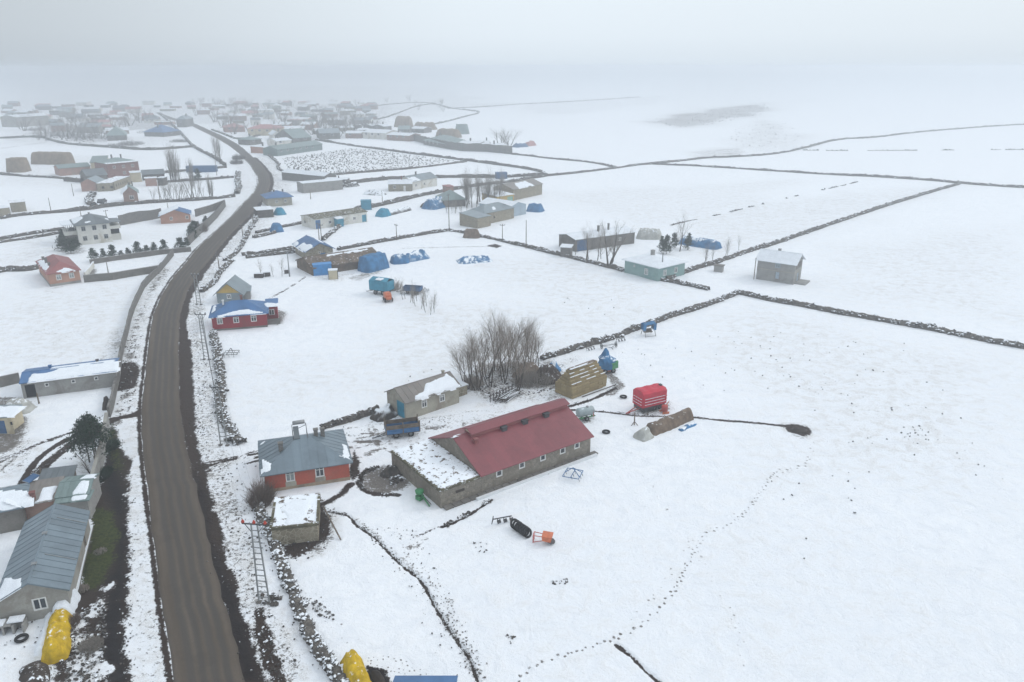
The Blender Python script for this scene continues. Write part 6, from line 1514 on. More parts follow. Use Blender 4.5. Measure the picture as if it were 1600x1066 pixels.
def lattice(px, py, topy, label, w0=1.0, w1=.55, yaw=0.0, arm=2.2, red=True, lean=0.0):
    p = G(px, py); lo, hi = 0, 20
    for _ in range(30):
        m = (lo + hi) / 2; c = p[1] * cos(PITCH) - (m - CAM_H) * sin(PITCH); u = p[1] * sin(PITCH) + (m - CAM_H) * cos(PITCH)
        if 533 - FPX * u / c > topy: lo = m
        else: hi = m
    h = lo; t = thing('lattice_pole', label, 'utility pole', (p[0], p[1], 0), yaw)
    for s in (-1, 1):
        l = MB(); l.bar((s * w0 / 2, 0, -.3), (s * w1 / 2, 0, h), .11, .11, 4); l.build('leg', M['galv'], t)
    n = int(h / .62)
    for k in range(1, n + 1):
        z = h * k / (n + 1); w = w0 + (w1 - w0) * z / h; r = MB(); r.bar((-w / 2, 0, z), (w / 2, 0, z), .07); r.build('rung', M['galv'], t)
    f = MB()
    for s in (-1, 1): f.box(s * w0 / 2 - .2, -.2, -.3, s * w0 / 2 + .2, .2, .12)
    f.build('footing', M['concrete_dark'], t)
    a = MB(); a.bar((-arm / 2, 0, h + .05), (arm / 2, 0, h + .05), .1); a.bar((-arm / 2.6, 0, h), (-w1 / 2, 0, h - .8), .05); a.bar((arm / 2.6, 0, h), (w1 / 2, 0, h - .8), .05); a.build('crossarm', M['dark_metal'], t)
    for x in (-arm / 2 + .1, 0, arm / 2 - .1):
        i = MB(); i.lathe((x, 0, h + .1), (0, 0, 1), [(0, .05), (.06, .14), (.16, .15), (.24, .09), (.34, .05)], 10); i.build('insulator', M['porcelain' if red else 'galv'], t, True)
    if red:
        i = MB()
        for k in range(3):
            for s in (-1, 1): i.bar((s * .3, 0, h - 1.3 - k * .5), (s * .55, 0, h - 1.3 - k * .5), .06)
        i.build('bracket', M['dark_metal'], t)
    return (p[0], p[1], h)
T1 = lattice(413, 942, 820, 'ladder shaped lattice pole with red insulators beside the stone hut', yaw=-.12)
T2 = lattice(350, 696, 606, 'ladder shaped lattice pole left of the wide rubble wall near the drive', yaw=-.1, red=False, w0=.9, arm=1.6)
T3 = lattice(323, 562, 492, 'ladder shaped lattice pole in front of the dark red house', yaw=-.1, red=False, w0=.9, arm=1.9)
T4 = lattice(311, 476, 430, 'ladder shaped lattice pole on the verge left of the yellow gabled cottage', yaw=-.1, red=False, w0=.9, arm=1.6)
def brace(px, py, top, label):
    p = G(px, py); t = thing('stay_pole', label, 'stay', (p[0], p[1], 0)); b = MB(); b.bar((0, 0, -.2), (top[0] - p[0], top[1] - p[1], top[2] - .3), .12, None, 6); b.build('strut', M['dark_metal'], t)
    c = MB(); c.box(-.2, -.2, -.2, .2, .2, .15); c.build('foot', M['concrete_dark'], t)
brace(335, 606, T3, 'slanting stay running down from the lattice pole before the red house')
def wire(a, b, label, sag=1.2):
    m = MB(); n = 14; P = [Vector(a).lerp(Vector(b), k / n) - Vector((0, 0, sag * 4 * (k / n) * (1 - k / n))) for k in range(n + 1)]
    for k in range(n): m.bar(tuple(P[k]), tuple(P[k+1]), .014, None, 3)
    tag(m.build('overhead_wire', M['galv']), label, 'wire', 'overhead wires between the lattice poles')
for a, b, q in ((T1, T2, 'stone hut pole to the drive pole'), (T2, T3, 'drive pole to the red house pole'), (T3, T4, 'red house pole to the yellow cottage pole')):
    for o in (-.9, 0, .9): wire((a[0] + o, a[1], a[2] + .4), (b[0] + o, b[1], b[2] + .4), {-.9: 'left', 0: 'middle', .9: 'right'}[o] + ' thin overhead wire strung from the ' + q)

# ================= farm vehicles and machines
def wheel(t, x, y, r, w=.28, ax=(0, 1, 0), z=None):
    z = r if z is None else z
    o = thing_part = MB(); o.ring((x, y, z), ax, r - w * .45, w * .45, 18, 8); wo = o.build('wheel', M['rubber'], t, True)
    h = MB(); a = Vector(ax) * w * .25; c = Vector((x, y, z)); h.lathe(tuple(c - a), ax, [(0, r * .58), (w * .5, r * .58)], 14); h.build('rim', M['galv'], wo, True)
def wagon(name, label, cat, px, py, yaw, L=3.6, Wd=1.9, Hb=.8, floor=.75, body='blue_paint', upper=None, axles=(-.9, 1.0), draw=1.5, r=.36, group=None):
    p = G(px, py); t = thing(name, label, cat, (p[0], p[1], 0), yaw, group)
    c = MB(); c.box(-L/2, -.4, floor - .22, L/2, -.28, floor - .1); c.box(-L/2, .28, floor - .22, L/2, .4, floor - .1)
    for x in axles: c.bar((x, -Wd/2 + .1, r), (x, Wd/2 - .1, r), .1); c.box(x - .12, -.35, r, x + .12, .35, floor - .2)
    c.build('chassis', M['dark_metal'], t)
    f = MB(); f.box(-L/2, -Wd/2, floor - .09, L/2, Wd/2, floor); f.build('floor', M['wood_dark'], t)
    for nm, q in (('side_board', (-L/2, -Wd/2, L/2, -Wd/2 + .06)), ('side_board', (-L/2, Wd/2 - .06, L/2, Wd/2)), ('end_board', (-L/2, -Wd/2 + .065, -L/2 + .06, Wd/2 - .065)), ('end_board', (L/2 - .06, -Wd/2 + .065, L/2, Wd/2 - .065))):
        b = MB(); b.box(q[0], q[1], floor + .003, q[2], q[3], floor + Hb)
        n = 4 if q[2] - q[0] > 1 else 2
        for k in range(n + 1):
            if q[2] - q[0] > 1:
                x = q[0] + (q[2] - q[0]) * k / n; b.box(x - .04, q[1] - .05 if q[1] < 0 else q[3], floor, x + .04, q[1] if q[1] < 0 else q[3] + .05, floor + Hb)
        b.build(nm, M[body], t)
        if upper:
            b = MB(); b.box(q[0], q[1] + .005, floor + Hb + .02, q[2], q[3] - .005, floor + Hb * 1.9); b.build('upper_board', M[upper], t)
    if upper:
        for x, y in ((-L/2, -Wd/2), (-L/2, Wd/2), (L/2, -Wd/2), (L/2, Wd/2), (0, -Wd/2)):
            s = MB(); s.box(x - .06, y - .06, floor, x + .06, y + .06, floor + Hb * 1.9 + .35); s.build('stake', M['wood'], t)
    for x in axles:
        for s in (-1, 1): wheel(t, x, s * (Wd/2 - .2), r)
    d = MB(); d.bar((-L/2 - draw, 0, .12), (-L/2 + .2, -.35, r + .1), .09); d.bar((-L/2 - draw, 0, .12), (-L/2 + .2, .35, r + .1), .09); d.bar((-L/2 - draw - .25, 0, .12), (-L/2 - draw + .05, 0, .12), .12); d.build('drawbar', M['dark_metal'], t)
    return t
wagon('farm_wagon', 'blue farm wagon with raised brown boards parked below the grey shed', 'farm wagon', 629, 680, radians(16), 4.3, 1.9, .62, .75, 'blue_paint', 'wood', r=.42)
# red covered trailer
def red_trailer():
    p = G(1014, 638); t = thing('covered_trailer', 'red tarpaulin covered farm trailer standing in the snow', 'trailer', (p[0], p[1], 0), radians(28))
    L, Wd = 4.1, 2.3; z0, z1 = .85, 2.85
    b = MB(); pr = [(-Wd/2, z0), (Wd/2, z0), (Wd/2, z1), (Wd*.34, z1 + .30), (-Wd*.34, z1 + .30), (-Wd/2, z1)]; n = 10
    for i in range(n + 1):
        x = -L/2 + L * i / n
        for j, (y, z) in enumerate(pr): b.v.append((x + (.06 if j in (3, 4) and i == 0 else 0), y * (1 + .015 * (i % 2)), z + (.05 * math.sin(i * 1.7) if j > 2 else 0)))
    m = len(pr)
    b.f = [(i*m+j, (i+1)*m+j, (i+1)*m+(j+1) % m, i*m+(j+1) % m) for i in range(n) for j in range(m)] + [tuple(range(m-1, -1, -1)), tuple(n*m + j for j in range(m))]
    b.build('tarpaulin', M['tarp_red'], t)
    for k in range(3):    # snow lodged on the ribs
        s = MB()
        for y_, sg in ((-Wd/2, -1), ):
            for q in range(9):
                x = -L/2 + .35 + (L - .7) * q / 9; z = 1.2 + k * .42; s.box(x, y_ - .10, z + .03, x + .30 + .1 * ((q * 7 + k) % 3), y_ - .035, z + .085)
        s.build('snow_line', M['snow'], t); s = MB()
        for q in range(4):
            y = -Wd/2 + .2 + q * .5; z = 1.2 + k * .42; s.box(-L/2 - .09, y, z + .03, -L/2 - .01, y + .36, z + .075)
        s.build('snow_line', M['snow'], t)
        r = MB(); z = 1.2 + k * .42; r.box(-L/2, -Wd/2 - .10, z - .06, L/2, -Wd/2 - .025, z + .025); r.build('rib', M['tarp_red'], t)
    c = MB(); c.box(-L/2 + .1, -Wd/2 + .15, .3, L/2 - .1, Wd/2 - .2, .84); c.build('chassis', M['dark_metal'], t)
    for x in (.2, 1.2):
        for s in (-1, 1): wheel(t, x, s * (Wd/2 - .25), .42)
    d = MB(); d.bar((-L/2 - 1.7, 0, .1), (-L/2 + .3, -.4, .6), .1); d.bar((-L/2 - 1.7, 0, .1), (-L/2 + .3, .4, .6), .1); d.bar((-L/2 - 1.9, 0, .06), (-L/2 - 1.2, 0, .06), .14); d.build('drawbar', M['red_metal'], t)
    k = MB(); k.box(L/2 - .5, -.25, z1 + .28, L/2 - .15, .2, z1 + .5); k.build('vent_hood', M['dark_metal'], t)
red_trailer()
p = G(1038, 645); t = thing('fuel_drum', 'small red drum and frame behind the red covered trailer', 'drum', (p[0], p[1], 0), .3)
b = MB(); b.lathe((0, 0, .25), (0, 0, 1), [(0, .42), (.05, .45), (.4, .43), (.45, .45), (.85, .42), (.87, .3)], 14); b.build('barrel', M['red_metal'], t, True)
b = MB(); b.box(-.5, -.5, .0, .5, -.4, .3); b.box(-.5, .4, 0, .5, .5, .3); b.bar((.2, 0, 1.1), (.7, .2, 1.5), .07); b.build('frame', M['orange_metal'], t)
def tanker():
    p = G(914, 655); t = thing('water_tanker', 'small pale green water tank trailer between the straw stack and the barn', 'tank trailer', (p[0], p[1], 0), radians(24))
    b = MB(); b.lathe((-1.25, 0, 1.15), (1, 0, 0), [(0, .35), (.08, .55), (.2, .62), (2.3, .62), (2.42, .55), (2.5, .35)], 20); b.build('tank', M['tank'], t, True)
    h = MB(); h.lathe((.3, 0, 1.72), (0, 0, 1), [(0, .2), (.15, .2), (.17, .14)], 12); h.build('hatch', M['galv'], t)
    c = MB(); c.box(-1.4, -.55, .42, 1.3, -.42, .55); c.box(-1.4, .42, .42, 1.3, .55, .55)
    for x in (-.8, 0, .8): c.box(x - .08, -.55, .55, x + .08, .55, .68)
    c.build('chassis', M['green_metal'], t)
    for x in (-.1,):
        for s in (-1, 1): wheel(t, x, s * .72, .36)
    d = MB(); d.bar((-2.6, 0, .2), (-1.3, -.45, .48), .08); d.bar((-2.6, 0, .2), (-1.3, .45, .48), .08); d.build('drawbar', M['dark_metal'], t)
    r = MB(); r.bar((.9, -.65, .45), (.9, -.65, 1.2), .05); r.bar((1.3, 0, .5), (1.5, 0, .2), .12); r.build('tap_pipe', M['red_metal'], t)
tanker()
wagon('blue_wagon', 'tall teal box wagon on the snow left of the saplings', 'farm wagon', 597, 459, radians(-24), 4.4, 2.6, 2.0, 1.0, 'teal_paint', None, r=.5)
def wagon_top():
    p = G(597, 459); b = MB(); b.slab([(-2.2, -1.3, 0), (2.2, -1.3, 0), (2.0, 0, .55), (-2.0, 0, .55)], .1); b.slab([(2.2, 1.3, 0), (-2.2, 1.3, 0), (-2.0, 0, .55), (2.0, 0, .55)], .1)
    w = [o for o in bpy.data.objects if o.name == 'blue_wagon'][0]; q = b.build('cover', M['teal_paint'], w, loc=(0, 0, 3.06))
    s = MB(); snow_patch(s, lambda a, c: (Vector((a, c, .3 + .2 * (1 + c))), Vector((0, 0, 1))), [(-.8, -1.1), (.7, -1.2), (.9, -.2), (-.6, -.1)], .1); s.build('snow_patch', M['snow'], q, True)
wagon_top()
def combine(name, label, px, py, yaw, cab, body, s=1.0):
    p = G(px, py); t = thing(name, label, 'farm machine', (p[0], p[1], 0), yaw); t.scale = (s, s, s)
    b = MB(); b.box(-1.6, -.9, .7, 1.2, .9, 1.9); b.add([(-1.6, -.9, 1.9), (1.2, -.9, 1.9), (1.2, .9, 1.9), (-1.6, .9, 1.9), (-1.2, -.7, 2.3), (.8, -.7, 2.5), (.8, .7, 2.5), (-1.2, .7, 2.3)], [(4,5,6,7),(0,1,5,4),(1,2,6,5),(2,3,7,6),(3,0,4,7)]); b.build('body', M[body], t)
    c = MB(); c.box(1.22, -.6, .8, 2.0, .6, 1.4); c.build('hood', M[cab], t)
    for x, r in ((-1.0, .45), (1.3, .6)):
        for q in (-1, 1): wheel(t, x, q * 1.0, r, .32)
    return t
combine('tractor_mixer', 'faded orange farm machine coupled in front of the tall teal wagon', 606, 470, radians(-70), 'orange_metal', 'orange_metal', .75)
wagon('blue_cart', 'low blue cart above the saplings', 'farm wagon', 645, 458, radians(-12), 3.8, 1.9, .8, .7, 'steel_blue', None, r=.4)
# machine under a blue and green cover next to the straw stack
def covered():
    p = G(948, 581); t = thing('covered_machine', 'upright farm machine wrapped in blue and green sheets behind the straw stack', 'farm machine', (p[0], p[1], 0), radians(20))
    b = MB(); rs = random.Random(3); n = 14; P = []
    for k, (z, rx, ry) in enumerate(((.7, 1.3, 1.1), (1.3, 1.45, 1.2), (2.0, 1.4, 1.1), (2.5, 1.1, .8), (2.9, .7, .5), (3.4, .5, .35), (4.0, .12, .12))):
        for i in range(n):
            a = 2*pi*i/n; q = 1 + rs.uniform(-.12, .12); b.v.append((cos(a)*rx*q + (-.35 if z > 2.4 else 0), sin(a)*ry*q, z + rs.uniform(-.06, .06)))
    b.f = [(k*n+i, k*n+(i+1) % n, (k+1)*n+(i+1) % n, (k+1)*n+i) for k in range(6) for i in range(n)]; b.build('blue_sheet', M['tarp_blue_snow'], t)
    g = MB(); g.add([(.25, -1.32, .75), (1.5, -.9, .8), (1.5, -.85, 1.75), (.3, -1.3, 1.7)], [(0,1,2,3)]); g.slab([(.2, -1.36, 1.72), (1.5, -.95, 1.8), (1.5, -.6, 1.95), (.2, -1.0, 1.9)], .05); g.build('green_sheet', M['green_metal'], t)
    c = MB(); c.box(-1.0, -.7, .3, 1.0, .7, .72); c.build('chassis', M['orange_metal'], t)
    for x in (-.7, .7):
        for s in (-1, 1): wheel(t, x, s * .85, .42)
covered()
# blue swing seat near the wall
def swing():
    p = G(1013, 524); t = thing('garden_swing', 'blue covered garden swing frame standing by the dark dry stone wall', 'garden swing', (p[0], p[1], 0), radians(18))
    f = MB()
    for x in (-1, 1): f.bar((x, -.9, 0), (x * .9, 0, 2.2), .08); f.bar((x, .9, 0), (x * .9, 0, 2.2), .08)
    f.bar((-1, -.9, .1), (1, -.9, .1), .06); f.bar((-.9, 0, 2.2), (.9, 0, 2.2), .09); f.build('frame', M['galv'], t)
    c = MB(); c.slab([(-1.1, -.5, 2.1), (1.1, -.5, 2.3), (1.1, .5, 2.5), (-1.1, .5, 2.2)], .1)
    for x in (-1.0, 1.0): c.add([(x - .3, -.45, 1.0), (x + .3, -.4, 1.0), (x + .3, -.5, 2.25), (x - .3, -.5, 2.2)], [(0, 1, 2, 3)]); c.add([(x - .3, .4, 1.1), (x + .3, .4, 1.0), (x + .3, .5, 2.4), (x - .3, .5, 2.3)], [(0, 1, 2, 3)]); c.add([(x, -.45, 1.0), (x, .45, 1.0), (x, .5, 2.3), (x, -.5, 2.3)], [(0, 1, 2, 3)])
    c.build('canopy', M['tarp_blue'], t)
    s = MB(); s.box(-.8, -.1, .55, .8, .5, .66); s.box(-.8, .5, .6, .8, .58, 1.1); s.build('seat', M['wood'], t)
swing()
# ploughs, harrows and small implements
def implement(name, label, px, py, yaw, mat, kind, s=1.0, cat='farm implement'):
    p = G(px, py); t = thing(name, label, cat, (p[0], p[1], 0), yaw); t.scale = (s, s, s)
    f = MB()
    if kind == 'plough':
        f.bar((-1.3, 0, .75), (1.3, .4, .75), .12); f.bar((-1.2, 0, .75), (-1.5, -.5, .35), .08); f.bar((-1.2, 0, .75), (-1.2, .1, 1.2), .08); f.bar((-1.5, -.5, .35), (-1.2, .1, 1.2), .06); f.build('beam', M[mat], t)
        for k in range(3):
            x = -.7 + k * .85; q = MB(); q.bar((x, .1 + .1*k, .75), (x + .25, .1 + .1*k, .15), .1); q.add([(x + .05, -.2 + .1*k, .1), (x + .6, .2 + .1*k, .02), (x + .5, .45 + .1*k, .42), (x - .05, .1 + .1*k, .45)], [(0, 1, 2, 3)]); q.build('share', M['dark_metal'], t)
    elif kind == 'harrow':
        for a, b in (((-1.1, -1), (-1.1, 1)), ((1.1, -1), (1.1, 1)), ((-1.1, -1), (1.1, -1)), ((-1.1, 0), (1.1, 0)), ((-1.1, 1), (1.1, 1))): f.bar((*a, .45), (*b, .45), .07)
        f.bar((0, 1, .45), (0, 0, 1.25), .07); f.bar((-.6, -1, .45), (0, 0, 1.25), .07); f.bar((.6, -1, .45), (0, 0, 1.25), .07); f.build('frame', M[mat], t)
        for k in range(9):
            q = MB(); x = -1 + .25 * k; y = (-1, 0, 1)[k % 3]; q.bar((x, y, .45), (x + .08, y - .1, 0), .045); q.build('tine', M['dark_metal'], t)
    elif kind == 'spreader':
        for a, b in (((-1.1, -.4, .0), (-1.1, -.4, 1.0)), ((-1.1, .4, .0), (-1.1, .4, 1.0)), ((-1.1, -.4, 1.0), (-1.1, .4, 1.0)), ((-1.1, -.4, .1), (-1.1, .4, .1)), ((-1.1, -.4, 1), (.1, -.3, .9)), ((-1.1, .4, 1), (.1, .3, .9)), ((-1.1, -.4, .1), (.1, -.3, .4)), ((-1.1, -.4, .5), (-1.1, .4, .5))): f.bar(a, b, .07)
        f.build('hitch_frame', M['red_metal'], t)
        h = MB(); h.add([(.0, -.55, .5), (1.0, -.55, .35), (1.0, .55, .35), (.0, .55, .5), (-.05, -.65, 1.15), (1.2, -.6, 1.1), (1.2, .6, 1.1), (-.05, .65, 1.15)], [(0,3,2,1),(4,5,6,7),(0,1,5,4),(1,2,6,5),(2,3,7,6),(3,0,4,7)]); h.build('hopper', M['orange_metal'], t)
        k = MB(); k.lathe((.9, 0, .3), (.3, 0, 1), [(0, .6), (.08, .6), (.1, .1), (.3, .1)], 12); k.build('disc', M['dark_metal'], t)
    elif kind == 'crusher':
        h = MB(); h.lathe((0, 0, .7), (0, 0, 1), [(0, .15), (.25, .5), (.7, .58), (.75, .5), (.78, .1)], 14); h.build('drum', M['green_metal'], t, True)
        f.box(-.4, -.4, .1, .4, .4, .68); f.bar((.3, 0, .9), (2.2, -.6, .1), .16); f.build('frame', M['green_metal'], t)
        w = MB(); w.bar((.4, .3, .5), (2.1, -.2, .15), .08); w.build('chute', M['dark_metal'], t)
    elif kind == 'rake':
        f.bar((-1.5, 0, .6), (1.5, 0, .6), .08); f.bar((-1.5, 0, .6), (0, -1.2, .5), .06); f.bar((1.5, 0, .6), (0, -1.2, .5), .06); f.bar((0, -1.2, .5), (0, -1.9, .4), .07); f.build('frame', M[mat], t)
        for x in (-1.5, 1.5): wheel(t, x, 0, .55, .12, (1, 0, 0))
        for k in range(10):
            q = MB(); x = -1.3 + .28 * k; q.bar((x, 0, .6), (x, .4, .75), .03, None, 3); q.bar((x, .4, .75), (x, .55, .05), .03, None, 3); q.build('tine', M['dark_metal'], t)
    return t
implement('plough', 'dark plough with three shares left of the row of tyres', 785, 818, radians(10), 'dark_metal', 'plough', .8)
implement('spreader', 'orange spreader with a red hitch frame right of the row of tyres', 848, 847, radians(-12), 'red_metal', 'spreader', .85)
implement('harrow', 'blue harrow frame below the right end of the long stone barn', 895, 745, radians(70), 'blue_paint', 'harrow', .95)
implement('feed_crusher', 'green feed crusher leaning on the end wall of the long stone barn', 656, 781, radians(-35), 'green_metal', 'crusher', .85)
implement('hay_rake', 'old hay rake by the dark dry stone wall above the covered machine', 951, 544, radians(18), 'dark_metal', 'rake', .9)
implement('plough', 'small plough by the wall left of the garden swing', 970, 534, radians(20), 'dark_metal', 'plough', .7)
implement('plough', 'small plough by the wall left of the hay rake', 923, 548, radians(30), 'dark_metal', 'plough', .7)
implement('harrow', 'iron frame lying by the verge under the dark red house', 362, 555, radians(8), 'dark_metal', 'harrow', 1.0)
implement('harrow', 'low iron frame beside the blue cart', 664, 456, radians(10), 'dark_metal', 'harrow', .8)
# old tyres standing in a row
pa, pb = G(804, 824), G(824, 838)
for k in range(7):
    f = k / 6; x, y = pa[0] + (pb[0] - pa[0]) * f, pa[1] + (pb[1] - pa[1]) * f
    t = thing('old_tyre', 'old black tyre, ' + ORD[k] + ' from the left in the leaning row beside the plough', 'tyre', (x, y, .42), atan2(pb[1] - pa[1], pb[0] - pa[0]), 'row of old tyres')
    t.rotation_euler = (0, -.5 + .12 * (k % 3), t.rotation_euler[2]); b = MB(); b.ring((0, 0, 0), (1, 0, 0), .44, .12, 20, 8, .95); b.build('casing', M['rubber'], t, True)
for px, py, w_ in ((947, 676, 'lying tyre on the snow right of the long stone barn'), (34, 999, 'dark basin on the snow left of the yellow covered stack'), (974, 621, 'flat dark scrap on the snow beside the covered trailer')):
    p = G(px, py); t = thing('old_tyre', w_, 'tyre', (p[0], p[1], .12)); b = MB(); b.ring((0, 0, 0), (0, 0, 1), .42, .13, 20, 8); b.build('casing', M['rubber'], t, True)
def stand(px, py, label):
    p = G(px, py); t = thing('water_stand', label, 'post', (p[0], p[1], 0)); b = MB(); b.bar((0, 0, 0), (0, 0, 1.8), .14); b.bar((-.45, -.3, 0), (0, 0, .5), .07); b.bar((.45, -.2, 0), (0, 0, .5), .07); b.build('post', M['wood'], t)
stand(991, 664, 'short wooden post with braces left of the old straw clamp')
def goalpost(px, py, label):
    p = G(px, py); t = thing('leaning_rods', label, 'rods', (p[0], p[1], 0)); b = MB(); b.bar((0, 0, 0), (-.1, .2, 1.9), .05); b.bar((.3, 0, 0), (.35, .3, 1.7), .05); b.build('rod', M['dark_metal'], t)
goalpost(888, 660, 'two thin rods leaning at the corner of the red roof')
# pen of poles in front of the grove
def pen():
    A_, B_ = G(766, 628), G(800, 612); t = thing('pole_fence', 'short rail fence in front of the bare grove', 'fence', (A_[0], A_[1], 0), atan2(B_[1] - A_[1], B_[0] - A_[0])); L = hypot(B_[0] - A_[0], B_[1] - A_[1])
    n = 8
    for k in range(n):
        b = MB(); x = L * k / (n - 1); b.bar((x, 0, -.2), (x, 0, 1.15), .1); b.build('post', M['wood_dark'], t)
    for z in (.45, .95):
        b = MB(); b.bar((0, -.06, z), (L, -.06, z), .07); b.build('rail', M['wood_dark'], t)
    p = G(795, 620); q = thing('pole_pile', 'snowy pile of cut branches and poles at the foot of the rail fence', 'wood pile', (p[0], p[1], 0), atan2(B_[1] - A_[1], B_[0] - A_[0])); rs = random.Random(8)
    for k in range(26):
        b = MB(); y = rs.uniform(-.9, .9); z = .12 + (1 - abs(y)) * rs.uniform(0, .7); a = rs.gauss(0, .12); l = rs.uniform(1.8, 2.9)
        b.bar((-l, y - a * l, z), (l, y + a * l, z + rs.uniform(-.1, .15)), .11, None, 5, .03); b.build('log', M['wood_dark'], q)
        if k % 2:
            s = MB(); s.bar((-l * .8, y - a * l * .8, z + .07), (l * .7, y + a * l * .7, z + .10), .1, .03); s.build('snow_strip', M['snow'], q)
pen()
def lumber(px, py, label, yaw, n=10, l=1.6):
    p = G(px, py); t = thing('board_pile', label, 'board pile', (p[0], p[1], 0), yaw); rs = random.Random(px)
    for k in range(n):
        b = MB(); y = rs.uniform(-.5, .5); b.box(-l * rs.uniform(.6, 1), y, .02 + k * .07, l * rs.uniform(.6, 1), y + .22, .08 + k * .07); b.build('board', M['wood_dark' if k < n - 1 else 'snow'], t)
lumber(362, 689, 'dark boards dumped at the end of the wide rubble wall', .5, 9, 1.1)
def crate(px, py, label, yaw, a, b_, h, mat, cat='crate', name='crate', tr=None):
    p = G(px, py); t = thing(name, label, cat, (p[0], p[1], 0), yaw); q = MB(); q.box(-a/2, -b_/2, -.05, a/2, b_/2, h); q.build('box', M[mat], t)
    r = MB(); r.box(-a/2 - .05, -b_/2 - .05, h + .003, a/2 + .05, b_/2 + .05, h + .09); r.build('lid', M[tr or mat], t)
    s = MB()
    for x in (-a/2, a/2):
        for y in (-b_/2, b_/2): s.box(x - .05, y - .05, -.05, x + .05, y + .05, h)
    s.build('corner_post', M['dark_metal'], t); return t
crate(504, 428, 'blue shipping container like box at the left end of the brown earth barn', radians(18), 4.2, 2.3, 2.4, 'bright_blue', 'container', 'container')
crate(521, 435, 'small white cabinet next to the blue container', radians(12), 2.0, 1.8, 2.0, 'plaster_cream', 'cabinet', 'cabinet', 'snow_roof')
crate(658-170, 1300, 'x', 0, 1, 1, 1, 'white') if False else None
crate(783, 279, 'far blue truck box standing on the wall line of the upper field', .2, 4.8, 2.6, 2.6, 'steel_blue', 'truck body', 'truck_box')
crate(572.5, 327, 'teal hut standing on the dark wall above the stable', .2, 3.4, 2.6, 3.0, 'teal_paint', 'hut', 'metal_hut')
crate(316, 268.5, 'long far blue grey truck trailer behind the leafless poplars', .15, 13, 3, 2.6, 'steel_blue', 'truck trailer', 'truck_trailer')
crate(405, 433, 'dark crate on the snow below the double stone wall', .1, 1.9, 1.2, .9, 'wood_dark', 'crate', 'crate', 'snow')
crate(418, 431, 'smaller dark crate beside the first below the stone wall', .3, 1.2, 1.0, .9, 'wood_dark', 'crate', 'crate', 'snow')
crate(448, 427, 'tiny dark box at the foot of the concrete pole', .3, .9, .7, .6, 'wood_dark', 'crate', 'crate')
# cages and pot by the grey barn end
def cages():
    p = G(20, 985, .0); t = thing('hutch', 'low block hutch with three dark openings under the grey barn window', 'hutch', (p[0] - .1, p[1], 0), radians(14))
    b = MB(); b.box(-1.25, .35, -.1, 1.15, .5, .75); b.box(-1.25, -.5, .76, .2, .5, .85); b.build('slab', M['concrete'], t)
    for x in (-1.25, -.5, .25, 1.0): b = MB(); b.box(x, -.5, -.1, x + .15, .34, .75); b.build('pier', M['concrete'], t)
    s = MB(); s.box(-1.2, -.45, .86, -.35, .4, .98); s.box(-.1, -.3, .92, 1.1, .5, 1.05); s.build('snow_cap', M['snow'], t)
    p = G(62, 957); q = thing('black_pot', 'black pot with snow inside beside the hutch', 'pot', (p[0], p[1], 0)); b = MB(); b.lathe((0, 0, 0), (0, 0, 1), [(0, .3), (.2, .42), (.45, .45), (.5, .4)], 14); b.build('pot_body', M['rubber'], q, True); b = MB(); b.lathe((0, 0, .5), (0, 0, 1), [(.003, .38), (.1, .3), (.15, .1)], 12); b.build('snow', M['snow'], q, True)
cages()
def car():
    p = G(160, 318); t = thing('parked_car', 'dark parked car with snow on its bonnet in the yard of the brick house', 'car', (p[0], p[1], 0), radians(100)); t.scale = (1.15, 1.15, 1.2)
    b = MB(); pr = [(-2.1, .35), (2.1, .35), (2.15, .75), (1.2, .9), (.6, 1.4), (-1.2, 1.42), (-1.9, .95), (-2.15, .8)]
    n = len(pr); b.v = [(x, -.8, z) for x, z in pr] + [(x, .8, z) for x, z in pr]; b.f = [tuple(range(n)), tuple(range(2*n-1, n-1, -1))] + [(i, n+i, n+(i+1) % n, (i+1) % n) for i in range(n)]; b.build('body', M['dark_metal'], t)
    g = MB(); g.slab([(1.18, -.7, .96), (1.18, .7, .96), (.66, .65, 1.4), (.66, -.65, 1.4)], .03); g.build('windscreen', M['glass'], t)
    s = MB(); s.slab([(1.25, -.7, .97), (2.1, -.7, .86), (2.1, .7, .86), (1.25, .7, .97)], .04); s.slab([(-1.1, -.65, 1.5), (.5, -.65, 1.5), (.5, .65, 1.5), (-1.1, .65, 1.5)], .06); s.build('snow', M['snow'], t)
    for x in (-1.3, 1.3):
        for q in (-1, 1): wheel(t, x, q * .75, .32, .2)
car()

